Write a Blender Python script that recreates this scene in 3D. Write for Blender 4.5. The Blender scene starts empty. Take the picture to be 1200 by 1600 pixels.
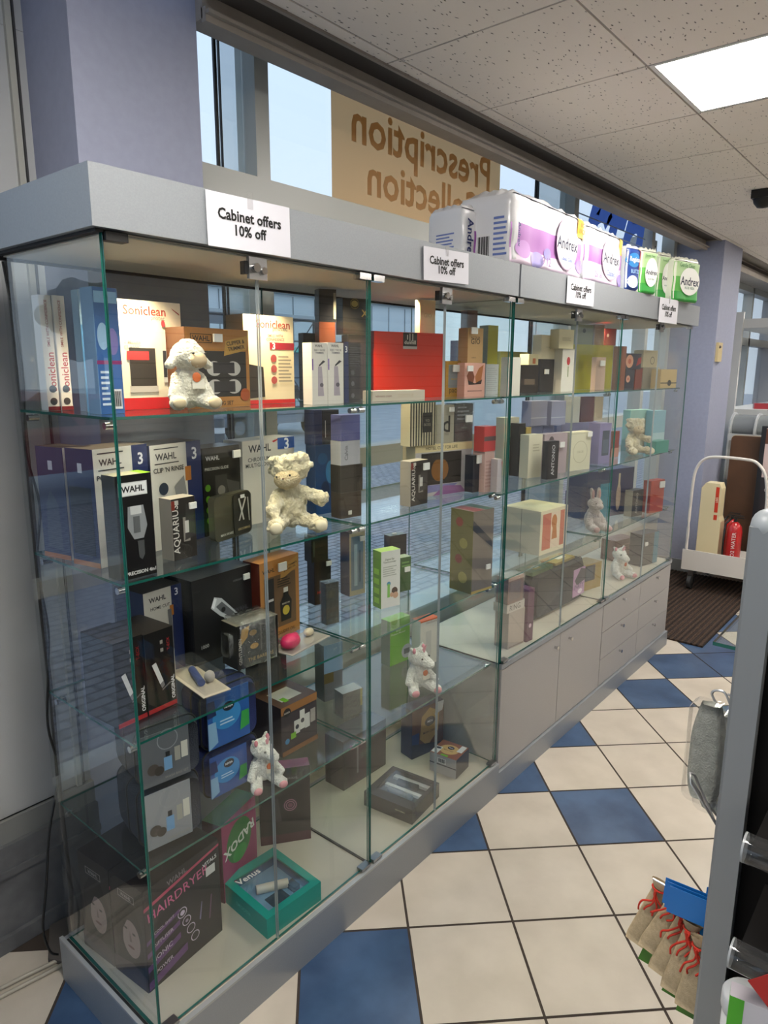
import bpy, bmesh, math, random
from mathutils import Matrix, Vector, Euler
D = bpy.data
S = bpy.context.scene
COL = S.collection
PI = math.pi
rnd = random.Random(7)

# ------------------------------------------------------------------ camera
def make_camera():
    cd = D.cameras.new('camera')
    c = D.objects.new('camera', cd); COL.objects.link(c)
    cx, cy, yaw, pitch, roll, F = -0.7083, -1.2847, 0.69563, -0.2030, 0.00398, 1079.55
    f = Vector((math.cos(yaw)*math.cos(pitch), math.sin(yaw)*math.cos(pitch), math.sin(pitch)))
    r = Vector((math.sin(yaw), -math.cos(yaw), 0)); u = r.cross(f)
    r2 = r*math.cos(roll) + u*math.sin(roll); u2 = -r*math.sin(roll) + u*math.cos(roll)
    m = Matrix(((r2.x, u2.x, -f.x, cx), (r2.y, u2.y, -f.y, cy), (r2.z, u2.z, -f.z, 1.7), (0, 0, 0, 1)))
    c.matrix_world = m
    cd.sensor_fit = 'VERTICAL'; cd.sensor_height = 36.0; cd.lens = 36.0*F/1600.0
    cd.clip_start = 0.02; cd.clip_end = 500
    S.camera = c
make_camera()

# ------------------------------------------------------------------ render look
S.view_settings.view_transform = 'Standard'
S.view_settings.look = 'None'
S.view_settings.exposure = 0.75
S.view_settings.gamma = 1.0
S.view_settings.use_curve_mapping = False
try:
    S.cycles.transparent_max_bounces = 40
    S.cycles.max_bounces = 8
    S.cycles.diffuse_bounces = 4
    S.cycles.glossy_bounces = 5
    S.cycles.transmission_bounces = 4
    S.cycles.use_denoising = True
    S.cycles.caustics_reflective = False
    S.cycles.caustics_refractive = False
    S.cycles.sample_clamp_indirect = 4.0
except Exception:
    pass

# ------------------------------------------------------------------ overcast sky
w = D.worlds.new('overcast_sky'); S.world = w; w.use_nodes = True
nt = w.node_tree; nt.nodes.clear()
o_ = nt.nodes.new('ShaderNodeOutputWorld'); b_ = nt.nodes.new('ShaderNodeBackground')
tc = nt.nodes.new('ShaderNodeTexCoord'); sx = nt.nodes.new('ShaderNodeSeparateXYZ'); cr = nt.nodes.new('ShaderNodeValToRGB')
nt.links.new(tc.outputs['Generated'], sx.inputs[0]); nt.links.new(sx.outputs['Z'], cr.inputs[0])
cr.color_ramp.elements[0].position = 0.0; cr.color_ramp.elements[0].color = (0.60, 0.69, 0.80, 1)
cr.color_ramp.elements[1].position = 0.5; cr.color_ramp.elements[1].color = (0.53, 0.67, 0.90, 1)
nt.links.new(cr.outputs[0], b_.inputs[0]); b_.inputs[1].default_value = 0.86
nt.links.new(b_.outputs[0], o_.inputs[0])

PANEL_POWER = 20.0       # ceiling light panels
SPOT_POWER = 1.5        # downlights inside the cabinets

# ------------------------------------------------------------------ colours and materials
def lin(c):
    return c/12.92 if c <= 0.04045 else ((c+0.055)/1.055)**2.4
def hx(s):
    return tuple(lin(int(s[i:i+2], 16)/255.0) for i in (0, 2, 4)) + (1.0,)
_M = {}
def setin(b, k, v):
    if k in b.inputs: b.inputs[k].default_value = v
def pm(col, rough=0.45, metal=0.0, name=None, spec=0.5, emit=None, coat=0.0):
    key = (col, rough, metal, name, emit, coat, spec)
    if key in _M: return _M[key]
    m = D.materials.new(name or 'printed_' + col); m.use_nodes = True
    b = m.node_tree.nodes['Principled BSDF']
    setin(b, 'Base Color', hx(col)); setin(b, 'Roughness', rough); setin(b, 'Metallic', metal)
    setin(b, 'Specular IOR Level', spec); setin(b, 'Coat Weight', coat); setin(b, 'Coat Roughness', 0.1)
    if emit is not None:
        setin(b, 'Emission Color', hx(col)); setin(b, 'Emission Strength', emit)
    _M[key] = m
    return m
def noisy(name, c1, c2, scale=20, rough=0.5, bump=0.0, bscale=None, metal=0.0, detail=4, stretch=None, rvar=0.0):
    if name in _M: return _M[name]
    m = D.materials.new(name); m.use_nodes = True; n = m.node_tree; L = n.links
    b = n.nodes['Principled BSDF']; setin(b, 'Roughness', rough); setin(b, 'Metallic', metal)
    t = n.nodes.new('ShaderNodeTexCoord'); mp = n.nodes.new('ShaderNodeMapping')
    if stretch: mp.inputs['Scale'].default_value = stretch
    L.new(t.outputs['Object'], mp.inputs[0])
    nz = n.nodes.new('ShaderNodeTexNoise'); nz.inputs['Scale'].default_value = scale; nz.inputs['Detail'].default_value = detail
    L.new(mp.outputs[0], nz.inputs['Vector'])
    r = n.nodes.new('ShaderNodeValToRGB'); r.color_ramp.elements[0].position = .35; r.color_ramp.elements[1].position = .65
    r.color_ramp.elements[0].color = hx(c1); r.color_ramp.elements[1].color = hx(c2)
    L.new(nz.outputs['Fac'], r.inputs[0]); L.new(r.outputs[0], b.inputs['Base Color'])
    if bump:
        n2 = n.nodes.new('ShaderNodeTexNoise'); n2.inputs['Scale'].default_value = bscale or scale*3; n2.inputs['Detail'].default_value = 6
        L.new(mp.outputs[0], n2.inputs['Vector'])
        bp = n.nodes.new('ShaderNodeBump'); bp.inputs['Strength'].default_value = bump; bp.inputs['Distance'].default_value = .01
        L.new(n2.outputs['Fac'], bp.inputs['Height']); L.new(bp.outputs[0], b.inputs['Normal'])
    _M[name] = m
    return m
def thin_glass(name, tint, refl=1.0, haze=0.0, wrinkle=0.0, base=0.04):
    """Thin pane: clear transmission plus Fresnel (Schlick) mirror reflection at every face."""
    if name in _M: return _M[name]
    m = D.materials.new(name); m.use_nodes = True; n = m.node_tree; n.nodes.clear(); L = n.links
    o = n.nodes.new('ShaderNodeOutputMaterial'); mx = n.nodes.new('ShaderNodeMixShader')
    tr = n.nodes.new('ShaderNodeBsdfTransparent'); tr.inputs[0].default_value = tint
    gl = n.nodes.new('ShaderNodeBsdfGlossy'); gl.inputs['Roughness'].default_value = 0.0 if not wrinkle else .06
    gl.inputs[0].default_value = (1, 1, 1, 1)
    lw = n.nodes.new('ShaderNodeLayerWeight'); lw.inputs['Blend'].default_value = 0.5
    p = n.nodes.new('ShaderNodeMath'); p.operation = 'POWER'; p.inputs[1].default_value = 5.0
    L.new(lw.outputs['Facing'], p.inputs[0])
    ma = n.nodes.new('ShaderNodeMath'); ma.operation = 'MULTIPLY_ADD'; ma.inputs[1].default_value = (1-base)*refl; ma.inputs[2].default_value = base*refl
    ma.use_clamp = True
    L.new(p.outputs[0], ma.inputs[0]); L.new(ma.outputs[0], mx.inputs[0])
    src = tr.outputs[0]
    if haze:
        df = n.nodes.new('ShaderNodeBsdfDiffuse'); df.inputs[0].default_value = (.8, .85, .86, 1)
        m2 = n.nodes.new('ShaderNodeMixShader'); m2.inputs[0].default_value = haze
        L.new(tr.outputs[0], m2.inputs[1]); L.new(df.outputs[0], m2.inputs[2]); src = m2.outputs[0]
    if wrinkle:
        nz = n.nodes.new('ShaderNodeTexNoise'); nz.inputs['Scale'].default_value = 60; nz.inputs['Detail'].default_value = 5
        t = n.nodes.new('ShaderNodeTexCoord'); L.new(t.outputs['Object'], nz.inputs['Vector'])
        bp = n.nodes.new('ShaderNodeBump'); bp.inputs['Strength'].default_value = wrinkle; bp.inputs['Distance'].default_value = .01
        L.new(nz.outputs['Fac'], bp.inputs['Height']); L.new(bp.outputs[0], gl.inputs['Normal'])
    L.new(src, mx.inputs[1]); L.new(gl.outputs[0], mx.inputs[2]); L.new(mx.outputs[0], o.inputs[0])
    _M[name] = m
    return m
GLASS = thin_glass('cabinet_glass', (0.975, 0.99, 0.985, 1), refl=.8)
SHELF = thin_glass('shelf_glass', (0.95, 0.985, 0.975, 1), haze=.004)
WINGLASS = thin_glass('window_glass', (0.96, 0.98, 0.98, 1))
CLEAR = thin_glass('clear_plastic', (0.97, 0.97, 0.97, 1), haze=.02)
CELLO = thin_glass('cellophane', (0.95, 0.95, 0.95, 1), refl=2.0, haze=.05, wrinkle=.9, base=.07)
EDGE = pm('1f6157', .12, name='glass_edge_green', coat=.5)
EDGE_PALE = pm('9fa8aa', .15, name='polished_glass_edge', coat=.5)
CHROME = pm('c8c8c8', .12, 1.0, 'chrome')
STEEL = pm('9a9a9a', .3, 1.0, 'brushed_steel')
SILVER = noisy('silver_laminate', '8d9297', '92979c', 300, .38, metal=.25)
SILVER_DARK = noisy('grey_laminate', '83858a', '898b90', 300, .45, metal=.15)
LINING = pm('c8c2b2', .6, name='cabinet_lining')
LILAC = noisy('lilac_paint', '979cb2', '9ba0b6', 40, .6, bump=.03, bscale=200)
CREAMP = pm('a5a59c', .5, name='cream_frame_paint')
RUBBER = pm('141414', .6, name='black_rubber')
CABLE = pm('0c0c0c', .4, name='black_cable_sheath')
WHITEP = pm('d8d8d6', .45, name='white_powder_coat')

# ------------------------------------------------------------------ mesh builder
class MB:
    def __init__(s):
        s.v = []; s.f = []; s.m = []; s.mats = []; s.sm = []; s.M = Matrix.Identity(4)
    def mi(s, mat):
        if isinstance(mat, str): mat = pm(mat)
        if mat not in s.mats: s.mats.append(mat)
        return s.mats.index(mat)
    def add(s, vs, fs, mat, smooth=False, M=None):
        T = s.M @ M if M is not None else s.M
        b = len(s.v); s.v += [tuple(T @ Vector(v)) for v in vs]
        k = mat if isinstance(mat, list) else None
        i0 = None if k else s.mi(mat)
        for j, f in enumerate(fs):
            s.f.append([b+i for i in f]); s.m.append(s.mi(k[j]) if k else i0); s.sm.append(smooth)
        return s
    def box(s, x0, y0, z0, x1, y1, z1, mat, M=None):
        """mat: one material, or a dict by face F L R B T D with '*' as default."""
        vs = [(x0, y0, z0), (x1, y0, z0), (x1, y1, z0), (x0, y1, z0), (x0, y0, z1), (x1, y0, z1), (x1, y1, z1), (x0, y1, z1)]
        fs = [(0, 1, 5, 4), (3, 7, 6, 2), (0, 4, 7, 3), (1, 2, 6, 5), (4, 5, 6, 7), (0, 3, 2, 1)]
        if isinstance(mat, dict): mat = [mat.get(k, mat.get('*')) for k in 'FBLRTD']
        return s.add(vs, fs, mat, False, M)
    def poly(s, pts, mat, M=None):
        return s.add(pts, [tuple(range(len(pts)))], mat, False, M)
    def extrude(s, pts, z0, z1, mat, M=None, smooth=False):
        """pts: 2-D outline (x, y), extruded along z."""
        n = len(pts)
        vs = [(p[0], p[1], z0) for p in pts] + [(p[0], p[1], z1) for p in pts]
        fs = [tuple(range(n-1, -1, -1)), tuple(range(n, 2*n))]
        s.add(vs, fs, mat, False, M)
        return s.add(vs, [(i, (i+1) % n, n+(i+1) % n, n+i) for i in range(n)], mat, smooth, M)
    def lathe(s, prof, mat, seg=20, M=None, smooth=True, a0=0, a1=2*PI):
        """prof: (r, z) pairs turned about z."""
        n = len(prof); vs = []; fs = []
        full = abs(a1-a0-2*PI) < 1e-6; k = seg if full else seg+1
        for i in range(k):
            a = a0 + (a1-a0)*i/seg
            vs += [(r*math.cos(a), r*math.sin(a), z) for r, z in prof]
        for i in range(seg):
            j = (i+1) % k
            for q in range(n-1):
                fs.append((i*n+q, j*n+q, j*n+q+1, i*n+q+1))
        return s.add(vs, fs, mat, smooth, M)
    def cyl(s, p0, p1, r, mat, seg=12, r1=None, caps=True):
        p0 = Vector(p0); p1 = Vector(p1); d = p1-p0; q = d.to_track_quat('Z', 'Y').to_matrix().to_4x4()
        M = Matrix.Translation(p0) @ q; h = d.length; r1 = r if r1 is None else r1
        vs = [(r*math.cos(2*PI*i/seg), r*math.sin(2*PI*i/seg), 0) for i in range(seg)] + [(r1*math.cos(2*PI*i/seg), r1*math.sin(2*PI*i/seg), h) for i in range(seg)]
        s.add(vs, [(i, (i+1) % seg, seg+(i+1) % seg, seg+i) for i in range(seg)], mat, True, M)
        if caps: s.add(vs, [tuple(range(seg-1, -1, -1)), tuple(range(seg, 2*seg))], mat, False, M)
        return s
    def tube(s, pts, r, mat, seg=8, M=None):
        P = [Vector(p) for p in pts]; vs = []; fs = []; up = Vector((0, 0, 1))
        for i, p in enumerate(P):
            t = (P[min(i+1, len(P)-1)] - P[max(i-1, 0)]).normalized()
            a = t.cross(up)
            if a.length < 1e-3: a = t.cross(Vector((1, 0, 0)))
            a.normalize(); b = t.cross(a).normalized()
            if i and (a.dot(pa) < 0): a = -a; b = -b
            pa = a
            vs += [tuple(p + a*r*math.cos(2*PI*k/seg) + b*r*math.sin(2*PI*k/seg)) for k in range(seg)]
        for i in range(len(P)-1):
            for k in range(seg):
                fs.append((i*seg+k, i*seg+(k+1) % seg, (i+1)*seg+(k+1) % seg, (i+1)*seg+k))
        n = len(P)
        fs.append(tuple(range(seg-1, -1, -1))); fs.append(tuple(range((n-1)*seg, n*seg)))
        return s.add(vs, fs, mat, True, M)
    def ball(s, c, r, mat, seg=16, rings=10, M=None, rot=None):
        if not hasattr(r, '__len__'): r = (r, r, r)
        vs = []; fs = []
        R = Euler(rot).to_matrix() if rot else Matrix.Identity(3)
        for i in range(rings+1):
            t = PI*i/rings
            for j in range(seg):
                a = 2*PI*j/seg
                v = R @ Vector((r[0]*math.sin(t)*math.cos(a), r[1]*math.sin(t)*math.sin(a), r[2]*math.cos(t)))
                vs.append((c[0]+v.x, c[1]+v.y, c[2]+v.z))
        for i in range(rings):
            for j in range(seg):
                fs.append((i*seg+j, (i+1)*seg+j, (i+1)*seg+(j+1) % seg, i*seg+(j+1) % seg))
        return s.add(vs, fs, mat, True, M)
    def text(s, body, M, mat, width=None, height=None, bold=0.0, shear=0.0):
        """Flat lettering in the XY plane of M, centred on its origin; scaled to fit width and height."""
        vs, fs, (wd, ht) = glyphs(body, bold, shear)
        if not fs: return s
        k = min([q for q in ((width/wd) if width else None, (height/ht) if height else None) if q])
        return s.add([(x*k, y*k, 0) for x, y in vs], fs, mat, False, M)
    def build(s, name, parent=None, loc=None, rot=None, **tags):
        me = D.meshes.new(name); me.from_pydata(s.v, [], s.f); 
        for m in s.mats: me.materials.append(m)
        me.polygons.foreach_set('material_index', s.m); me.polygons.foreach_set('use_smooth', s.sm); me.update()
        o = D.objects.new(name, me); COL.objects.link(o)
        if parent is not None: o.parent = parent
        if loc is not None: o.location = loc
        if rot is not None: o.rotation_euler = (0, 0, rot) if not hasattr(rot, '__len__') else rot
        for k, v in tags.items():
            if v is not None: o[k] = v
        return o
_G = {}
def glyphs(body, bold=0.0, shear=0.0):
    key = (body, bold, shear)
    if key in _G: return _G[key]
    c = D.curves.new('lettering', 'FONT'); c.body = body; c.size = 1; c.resolution_u = 2; c.offset = bold; c.shear = shear
    c.space_line = 1.0; c.align_x = 'CENTER'
    o = D.objects.new('lettering', c); COL.objects.link(o)
    bpy.context.view_layer.update()
    dg = bpy.context.evaluated_depsgraph_get(); me = D.meshes.new_from_object(o.evaluated_get(dg))
    vs = [(v.co.x, v.co.y) for v in me.vertices]; fs = [tuple(p.vertices) for p in me.polygons]
    D.objects.remove(o); D.curves.remove(c); D.meshes.remove(me)
    if vs:
        x0 = min(v[0] for v in vs); x1 = max(v[0] for v in vs); y0 = min(v[1] for v in vs); y1 = max(v[1] for v in vs)
        vs = [(x-(x0+x1)/2, y-(y0+y1)/2) for x, y in vs]
        _G[key] = (vs, fs, (max(x1-x0, 1e-6), max(y1-y0, 1e-6)))
    else: _G[key] = ([], [], (1, 1))
    return _G[key]
def smooth(pts, k=5):
    P = [Vector(p) for p in pts]; out = []
    for i in range(len(P)-1):
        a, b, c, d = P[max(i-1, 0)], P[i], P[i+1], P[min(i+2, len(P)-1)]
        for j in range(k):
            t = j/k; out.append(tuple(.5*((2*b)+(c-a)*t+(2*a-5*b+4*c-d)*t*t+(3*b-a-3*c+d)*t**3)))
    return out+[tuple(P[-1])]
def empty(name, loc=(0, 0, 0), rot=0.0, **tags):
    o = D.objects.new(name, None); COL.objects.link(o); o.location = loc; o.rotation_euler = (0, 0, rot); o.empty_display_size = .05
    for k, v in tags.items():
        if v is not None: o[k] = v
    return o
def face_M(face, w_, d_, h_, off):
    """Matrix taking (u right, v up) metres on a box face to the box's own space."""
    if face == 'F': return Matrix.Translation((0, -off, 0)) @ Matrix(((1, 0, 0, 0), (0, 0, 1, 0), (0, 1, 0, 0), (0, 0, 0, 1)))
    if face == 'L': return Matrix(((0, 0, -1, -off), (-1, 0, 0, d_), (0, 1, 0, 0), (0, 0, 0, 1)))
    if face == 'R': return Matrix(((0, 0, 1, w_+off), (1, 0, 0, 0), (0, 1, 0, 0), (0, 0, 0, 1)))
    return Matrix(((1, 0, 0, 0), (0, 1, 0, 0), (0, 0, 1, h_+off), (0, 0, 0, 1)))
def decals(mb, items, w_, d_, h_, off0=.0002, rot90=None):
    n = {}
    for it in items:
        face, kind = it[0], it[1]; n[face] = n.get(face, 0)+1
        W, H = {'F': (w_, h_), 'L': (d_, h_), 'R': (d_, h_), 'T': (w_, d_)}[face]
        M = face_M(face, w_, d_, h_, off0*n[face])
        if kind == 'r':
            u0, v0, u1, v1, c = it[2:7]
            mb.poly([(u0*W, v0*H, 0), (u1*W, v0*H, 0), (u1*W, v1*H, 0), (u0*W, v1*H, 0)], c, M)
        elif kind == 'e':
            u, v, ru, rv, c = it[2:7]
            mb.poly([((u+ru*math.cos(2*PI*i/20))*W, v*H+rv*W*math.sin(2*PI*i/20), 0) for i in range(20)], c, M)
        elif kind == 'o':       # ring
            u, v, ru, t, c = it[2:7]
            k = 20
            vs = [((u+ru*math.cos(2*PI*i/k))*W, v*H+ru*W*math.sin(2*PI*i/k), 0) for i in range(k)] + [((u+(ru-t)*math.cos(2*PI*i/k))*W, v*H+(ru-t)*W*math.sin(2*PI*i/k), 0) for i in range(k)]
            mb.add(vs, [(i, (i+1) % k, k+(i+1) % k, k+i) for i in range(k)], c, False, M)
        elif kind == 'q':       # rounded badge outline
            u, v, ru, rv, t, c = it[2:8]
            for a, b2, c2, d2 in ((u-ru, v+rv-t, u+ru, v+rv), (u-ru, v-rv, u+ru, v-rv+t), (u-ru, v-rv, u-ru+t*H/W, v+rv), (u+ru-t*H/W, v-rv, u+ru, v+rv)):
                mb.poly([(a*W, b2*H, 0), (c2*W, b2*H, 0), (c2*W, d2*H, 0), (a*W, d2*H, 0)], c, M)
        elif kind == 'p':
            pts, c = it[2:4]
            mb.poly([(u*W, v*H, 0) for u, v in pts], c, M)
        elif kind == 't':
            body, u, v, fw, c = it[2:7]; a = it[7] if len(it) > 7 else 0; bold = it[8] if len(it) > 8 else .01
            T = M @ Matrix.Translation((u*W, v*H, 0)) @ Matrix.Rotation(math.radians(a), 4, 'Z')
            mb.text(body, T, c, width=fw*(H if abs(a) > 45 else W), bold=bold)
        elif kind == 'l':       # lines of small print
            u0, v0, u1, v1, k, c = it[2:8]
            for q in range(k):
                vv = v0+(v1-v0)*(q+.25)/k; dv = (v1-v0)*.45/k; ue = u1-(u1-u0)*(.0, .12, .05, .25)[q % 4]
                mb.poly([(u0*W, vv*H, 0), (ue*W, vv*H, 0), (ue*W, (vv+dv)*H, 0), (u0*W, (vv+dv)*H, 0)], c, M)
        elif kind == 'b':       # bars of a barcode
            u0, v0, u1, v1 = it[2:6]
            mb.poly([(u0*W, v0*H, 0), (u1*W, v0*H, 0), (u1*W, v1*H, 0), (u0*W, v1*H, 0)], 'e8e8e8', M)
            M2 = face_M(face, w_, d_, h_, off0*(n[face]+.6)); k = 14
            for q in range(k):
                a = u0+(u1-u0)*(.06+.88*q/k); b = a+(u1-u0)*(.02+.03*((q*7) % 3))
                mb.poly([(a*W, (v0+(v1-v0)*.12)*H, 0), (b*W, (v0+(v1-v0)*.12)*H, 0), (b*W, (v1-(v1-v0)*.1)*H, 0), (a*W, (v1-(v1-v0)*.1)*H, 0)], '202020', M2)
def carton(x, y, z, rot, w_, h_, d_, name, label, cat, cols, dec=(), group=None, sticker=None, rough=.35, wrap=False):
    """A printed carton; origin at its front left bottom corner, cols: colour or dict by face."""
    if isinstance(cols, str): cols = {'*': cols}
    mats = {k: pm(v, rough) for k, v in cols.items()}
    mb = MB(); c = min(.0012, w_*.1)
    # carton body with softened upright corners
    o = [(c, 0), (w_-c, 0), (w_, c), (w_, d_-c), (w_-c, d_), (c, d_), (0, d_-c), (0, c)]
    g = lambda k: mats.get(k, mats['*'])
    side = [g('F'), g('F'), g('R'), g('R'), g('B'), g('B'), g('L'), g('L')]
    n = 8; vs = [(p[0], p[1], 0) for p in o] + [(p[0], p[1], h_) for p in o]
    mb.add(vs, [(i, (i+1) % n, n+(i+1) % n, n+i) for i in range(n)], side)
    mb.add(vs, [tuple(range(n-1, -1, -1)), tuple(range(n, 2*n))], [g('D'), g('T')])
    decals(mb, dec, w_, d_, h_)
    ob = mb.build(name, loc=(x, y, z), rot=math.radians(rot), label=label, category=cat, group=group)
    if sticker:
        f, u, v, su = sticker; W, H = {'F': (w_, h_), 'L': (d_, h_), 'T': (w_, d_)}[f]
        sb = MB(); M = face_M(f, w_, d_, h_, .006)
        a, b2 = su*W/2, su*W/2*.75
        M0 = M @ Matrix.Translation((u*W, v*H, 0))
        sb.box(-a, -b2, -.0012 if False else -.0055, a, b2, -.0005, 'e6e6e2', M0)
        sb.poly([(-a*.6, -b2*.1, 0), (a*.6, b2*.5, 0), (a*.6, b2*.65, 0), (-a*.6, b2*.05, 0)], '8a1a1a', M0)
        sb.build('price_sticker', parent=ob)
    if wrap:
        wb = MB(); e = .003; wb.box(-e, -e, .0, w_+e, d_+e, h_+e, CELLO); wb.build('plastic_wrap', parent=ob)
    return ob
# ================================================================== the setting
def struct(mb, name, **k):
    return mb.build(name, kind='structure', **k)

# ---- floor: diagonal square tiles, cream with scattered blue, in dark grout
TX, TY, TH, TS = 0.9918, -0.4003, -0.7952, 0.3311
BLUE = {(-2, 0), (-1, -2), (0, -3), (1, -4), (1, -2), (3, -5), (4, -4), (4, -6), (5, -6), (5, -7), (6, -8), (-4, 0), (-4, 1)}
cream = noisy('cream_floor_tile', 'b9b0a2', 'c5bcae', 6, .3, bump=.02, bscale=60)
blue = noisy('blue_floor_tile', '2c4362', '425b7c', 5, .3, bump=.03, bscale=60, detail=8)
grout = pm('3c332c', .9, name='dark_grout')
fl = MB()
fl.box(-3.2, -5.2, -.05, 9.2, .80, -.002, grout)
ct, st = math.cos(TH), math.sin(TH)
for i in range(-22, 34):
    for j in range(-34, 22):
        pts = []
        for (a, b) in ((i+.012, j+.012), (i+.988, j+.012), (i+.988, j+.988), (i+.012, j+.988)):
            pts.append((TX+TS*(a*ct+b*st), TY+TS*(a*st-b*ct)))
        cx_ = sum(p[0] for p in pts)/4; cy_ = sum(p[1] for p in pts)/4
        if not (-3 < cx_ < 9 and -5 < cy_ < .60): continue
        bl = (i, j) in BLUE
        if cy_ < -1.2 or cx_ < -.9: bl = ((i*7+j*5) % 9 == 0) or ((i*3-j*4) % 11 == 0)
        fl.poly([(p[0], p[1], 0) for p in reversed(pts)], blue if bl else cream)
struct(fl, 'floor')

# ---- suspended ceiling
cm = D.materials.new('mineral_ceiling_tile'); cm.use_nodes = True
n = cm.node_tree; L = n.links; b = n.nodes['Principled BSDF']; setin(b, 'Roughness', .9)
t = n.nodes.new('ShaderNodeTexCoord'); mp = n.nodes.new('ShaderNodeMapping'); mp.inputs['Scale'].default_value = (28, 75, 1); mp.inputs['Rotation'].default_value = (0, 0, .35)
wn = n.nodes.new('ShaderNodeTexNoise'); wn.inputs['Scale'].default_value = 9
L.new(t.outputs['Object'], wn.inputs['Vector'])
av = n.nodes.new('ShaderNodeVectorMath'); av.operation = 'MULTIPLY_ADD'; av.inputs[1].default_value = (.05, .05, 0)
L.new(wn.outputs['Color'], av.inputs[0]); L.new(t.outputs['Object'], av.inputs[2]); L.new(av.outputs[0], mp.inputs[0])
vo = n.nodes.new('ShaderNodeTexVoronoi'); vo.inputs['Scale'].default_value = 1.0
L.new(mp.outputs[0], vo.inputs['Vector'])
r = n.nodes.new('ShaderNodeValToRGB'); r.color_ramp.elements[0].position = .10; r.color_ramp.elements[1].position = .19
r.color_ramp.elements[0].color = hx('6d645c'); r.color_ramp.elements[1].color = hx('f2eae0')
L.new(vo.outputs['Distance'], r.inputs[0]); L.new(r.outputs[0], b.inputs['Base Color'])
bp = n.nodes.new('ShaderNodeBump'); bp.inputs['Strength'].default_value = .5; bp.inputs['Distance'].default_value = .004
L.new(r.outputs[0], bp.inputs['Height']); L.new(bp.outputs[0], b.inputs['Normal'])
grid = pm('a09890', .6, name='ceiling_grid_bar')
ce = MB()
xs = [1.26+.566*k for k in range(-8, 15)]; ys = [.30-.61*k for k in range(0, 10)]
PANELS = {(1, 1), (-3, 1), (5, 1), (9, 1), (-3, 5), (1, 5), (5, 5), (9, 5)}
ce.box(xs[0], ys[-1], 2.712, xs[-1], .36, 2.76, pm('5b544e', .9, name='ceiling_void'))
for i in range(len(xs)-1):
    for j in range(-1, len(ys)-1):
        if (i-8+0, j+0) in PANELS: continue
        y1 = .355 if j < 0 else ys[j]; y0 = ys[j+1]
        if j < 0: y0 = ys[0]
        ce.box(xs[i]+.004, y0+.004, 2.700, xs[i+1]-.004, y1-.004, 2.712, cm)
for x in xs: ce.box(x-.0035, ys[-1], 2.703, x+.0035, .355, 2.711, grid)
for y in ys[:-1]: ce.box(xs[0], y-.0035, 2.703, xs[-1], y+.0035, 2.711, grid)
ce.box(xs[0], .352, 2.692, xs[-1], .364, 2.75, pm('8f8780', .6, name='edge_angle'))
struct(ce, 'ceiling')
pl = pm('fff9f1', .5, name='light_panel_diffuser', emit=PANEL_POWER)
for (a, c) in sorted(PANELS):
    x0, x1, y1, y0 = xs[a+8], xs[a+9], ys[c], ys[c+1]
    e = empty('ceiling_light', ((x0+x1)/2, (y0+y1)/2, 2.70),
              label={(1, 1): 'square ceiling light panel above the aisle beside the glass cabinets', (5, 1): 'square ceiling light panel further along the aisle, past the near panel',
                     (-3, 1): 'square ceiling light panel at the near end of the aisle', (9, 1): 'square ceiling light panel at the far end of the aisle',
                     (-3, 5): 'square ceiling light panel over the rear shop floor, near end', (1, 5): 'square ceiling light panel over the rear shop floor behind the shelf stand',
                     (5, 5): 'square ceiling light panel over the rear shop floor, middle', (9, 5): 'square ceiling light panel over the rear shop floor, far end'}[(a, c)], category='ceiling light')
    hw, hh = (x1-x0)/2, (y1-y0)/2
    m = MB(); m.box(-hw+.02, -hh+.02, .002, hw-.02, hh-.02, .008, pl); m.build('diffuser', parent=e)
    m = MB()
    for q in ((-hw+.004, -hh+.004, hw-.004, -hh+.02), (-hw+.004, hh-.02, hw-.004, hh-.004), (-hw+.004, -hh+.02, -hw+.02, hh-.02), (hw-.02, -hh+.02, hw-.004, hh-.02)):
        m.box(q[0], q[1], 0, q[2], q[3], .012, WHITEP)
    m.build('frame', parent=e)

def trans(name, col, k):
    m = D.materials.new(name); m.use_nodes = True; n = m.node_tree; b = n.nodes['Principled BSDF']; setin(b, 'Base Color', hx(col)); setin(b, 'Roughness', .6)
    tl = n.nodes.new('ShaderNodeBsdfTranslucent'); tl.inputs[0].default_value = hx(col); mx = n.nodes.new('ShaderNodeMixShader'); mx.inputs[0].default_value = k
    n.links.new(b.outputs[0], mx.inputs[1]); n.links.new(tl.outputs[0], mx.inputs[2]); n.links.new(mx.outputs[0], n.nodes['Material Output'].inputs[0])
    return m
# ---- wall and window line behind the cabinets (glass at y = 0.74)
warm = noisy('window_head_paint', '9c958c', 'a39c93', 10, .6)
pale = noisy('pale_panel_paint', 'b4bcc0', 'bac2c6', 4, .5)
wallw = noisy('white_wall_panel', 'a9abac', 'b0b2b3', 3, .45)
grey_base = noisy('grey_wall_base', '5a5b5d', '6b6c6e', 12, .7, bump=.1)
hb = MB()      # boxed head above the windows
hb.box(.606, .47, 2.645, 5.35, .545, 2.72, warm); hb.box(.606, .455, 2.635, 5.35, .475, 2.672, warm); hb.box(.606, .44, 2.652, 5.35, .458, 2.662, warm)
hb.box(.606, .36, 2.708, 5.36, .56, 2.78, pm('4b4642', .9, name='slot_shade_fill')); hb.box(.606, .54, 2.68, 5.35, .56, 2.95, warm); hb.box(.606, .54, 2.93, 5.35, .80, 2.97, warm)  # near-flush dark fill, its colour standing for the shade in the slot
struct(hb, 'trim_1')
hb = MB()
hb.box(5.9, .36, 2.70, 9.0, .80, 2.97, warm); hb.box(5.35, .33, 2.70, 5.9, .80, 2.97, warm); hb.box(5.9, .47, 2.60, 9.0, .80, 2.70, warm); hb.box(5.9, .44, 2.66, 9.0, .48, 2.67, pm('3a332d', .7, name='dark_groove')); hb.box(5.9, .40, 2.56, 9.0, .47, 2.60, warm)
struct(hb, 'trim_2')
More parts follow.
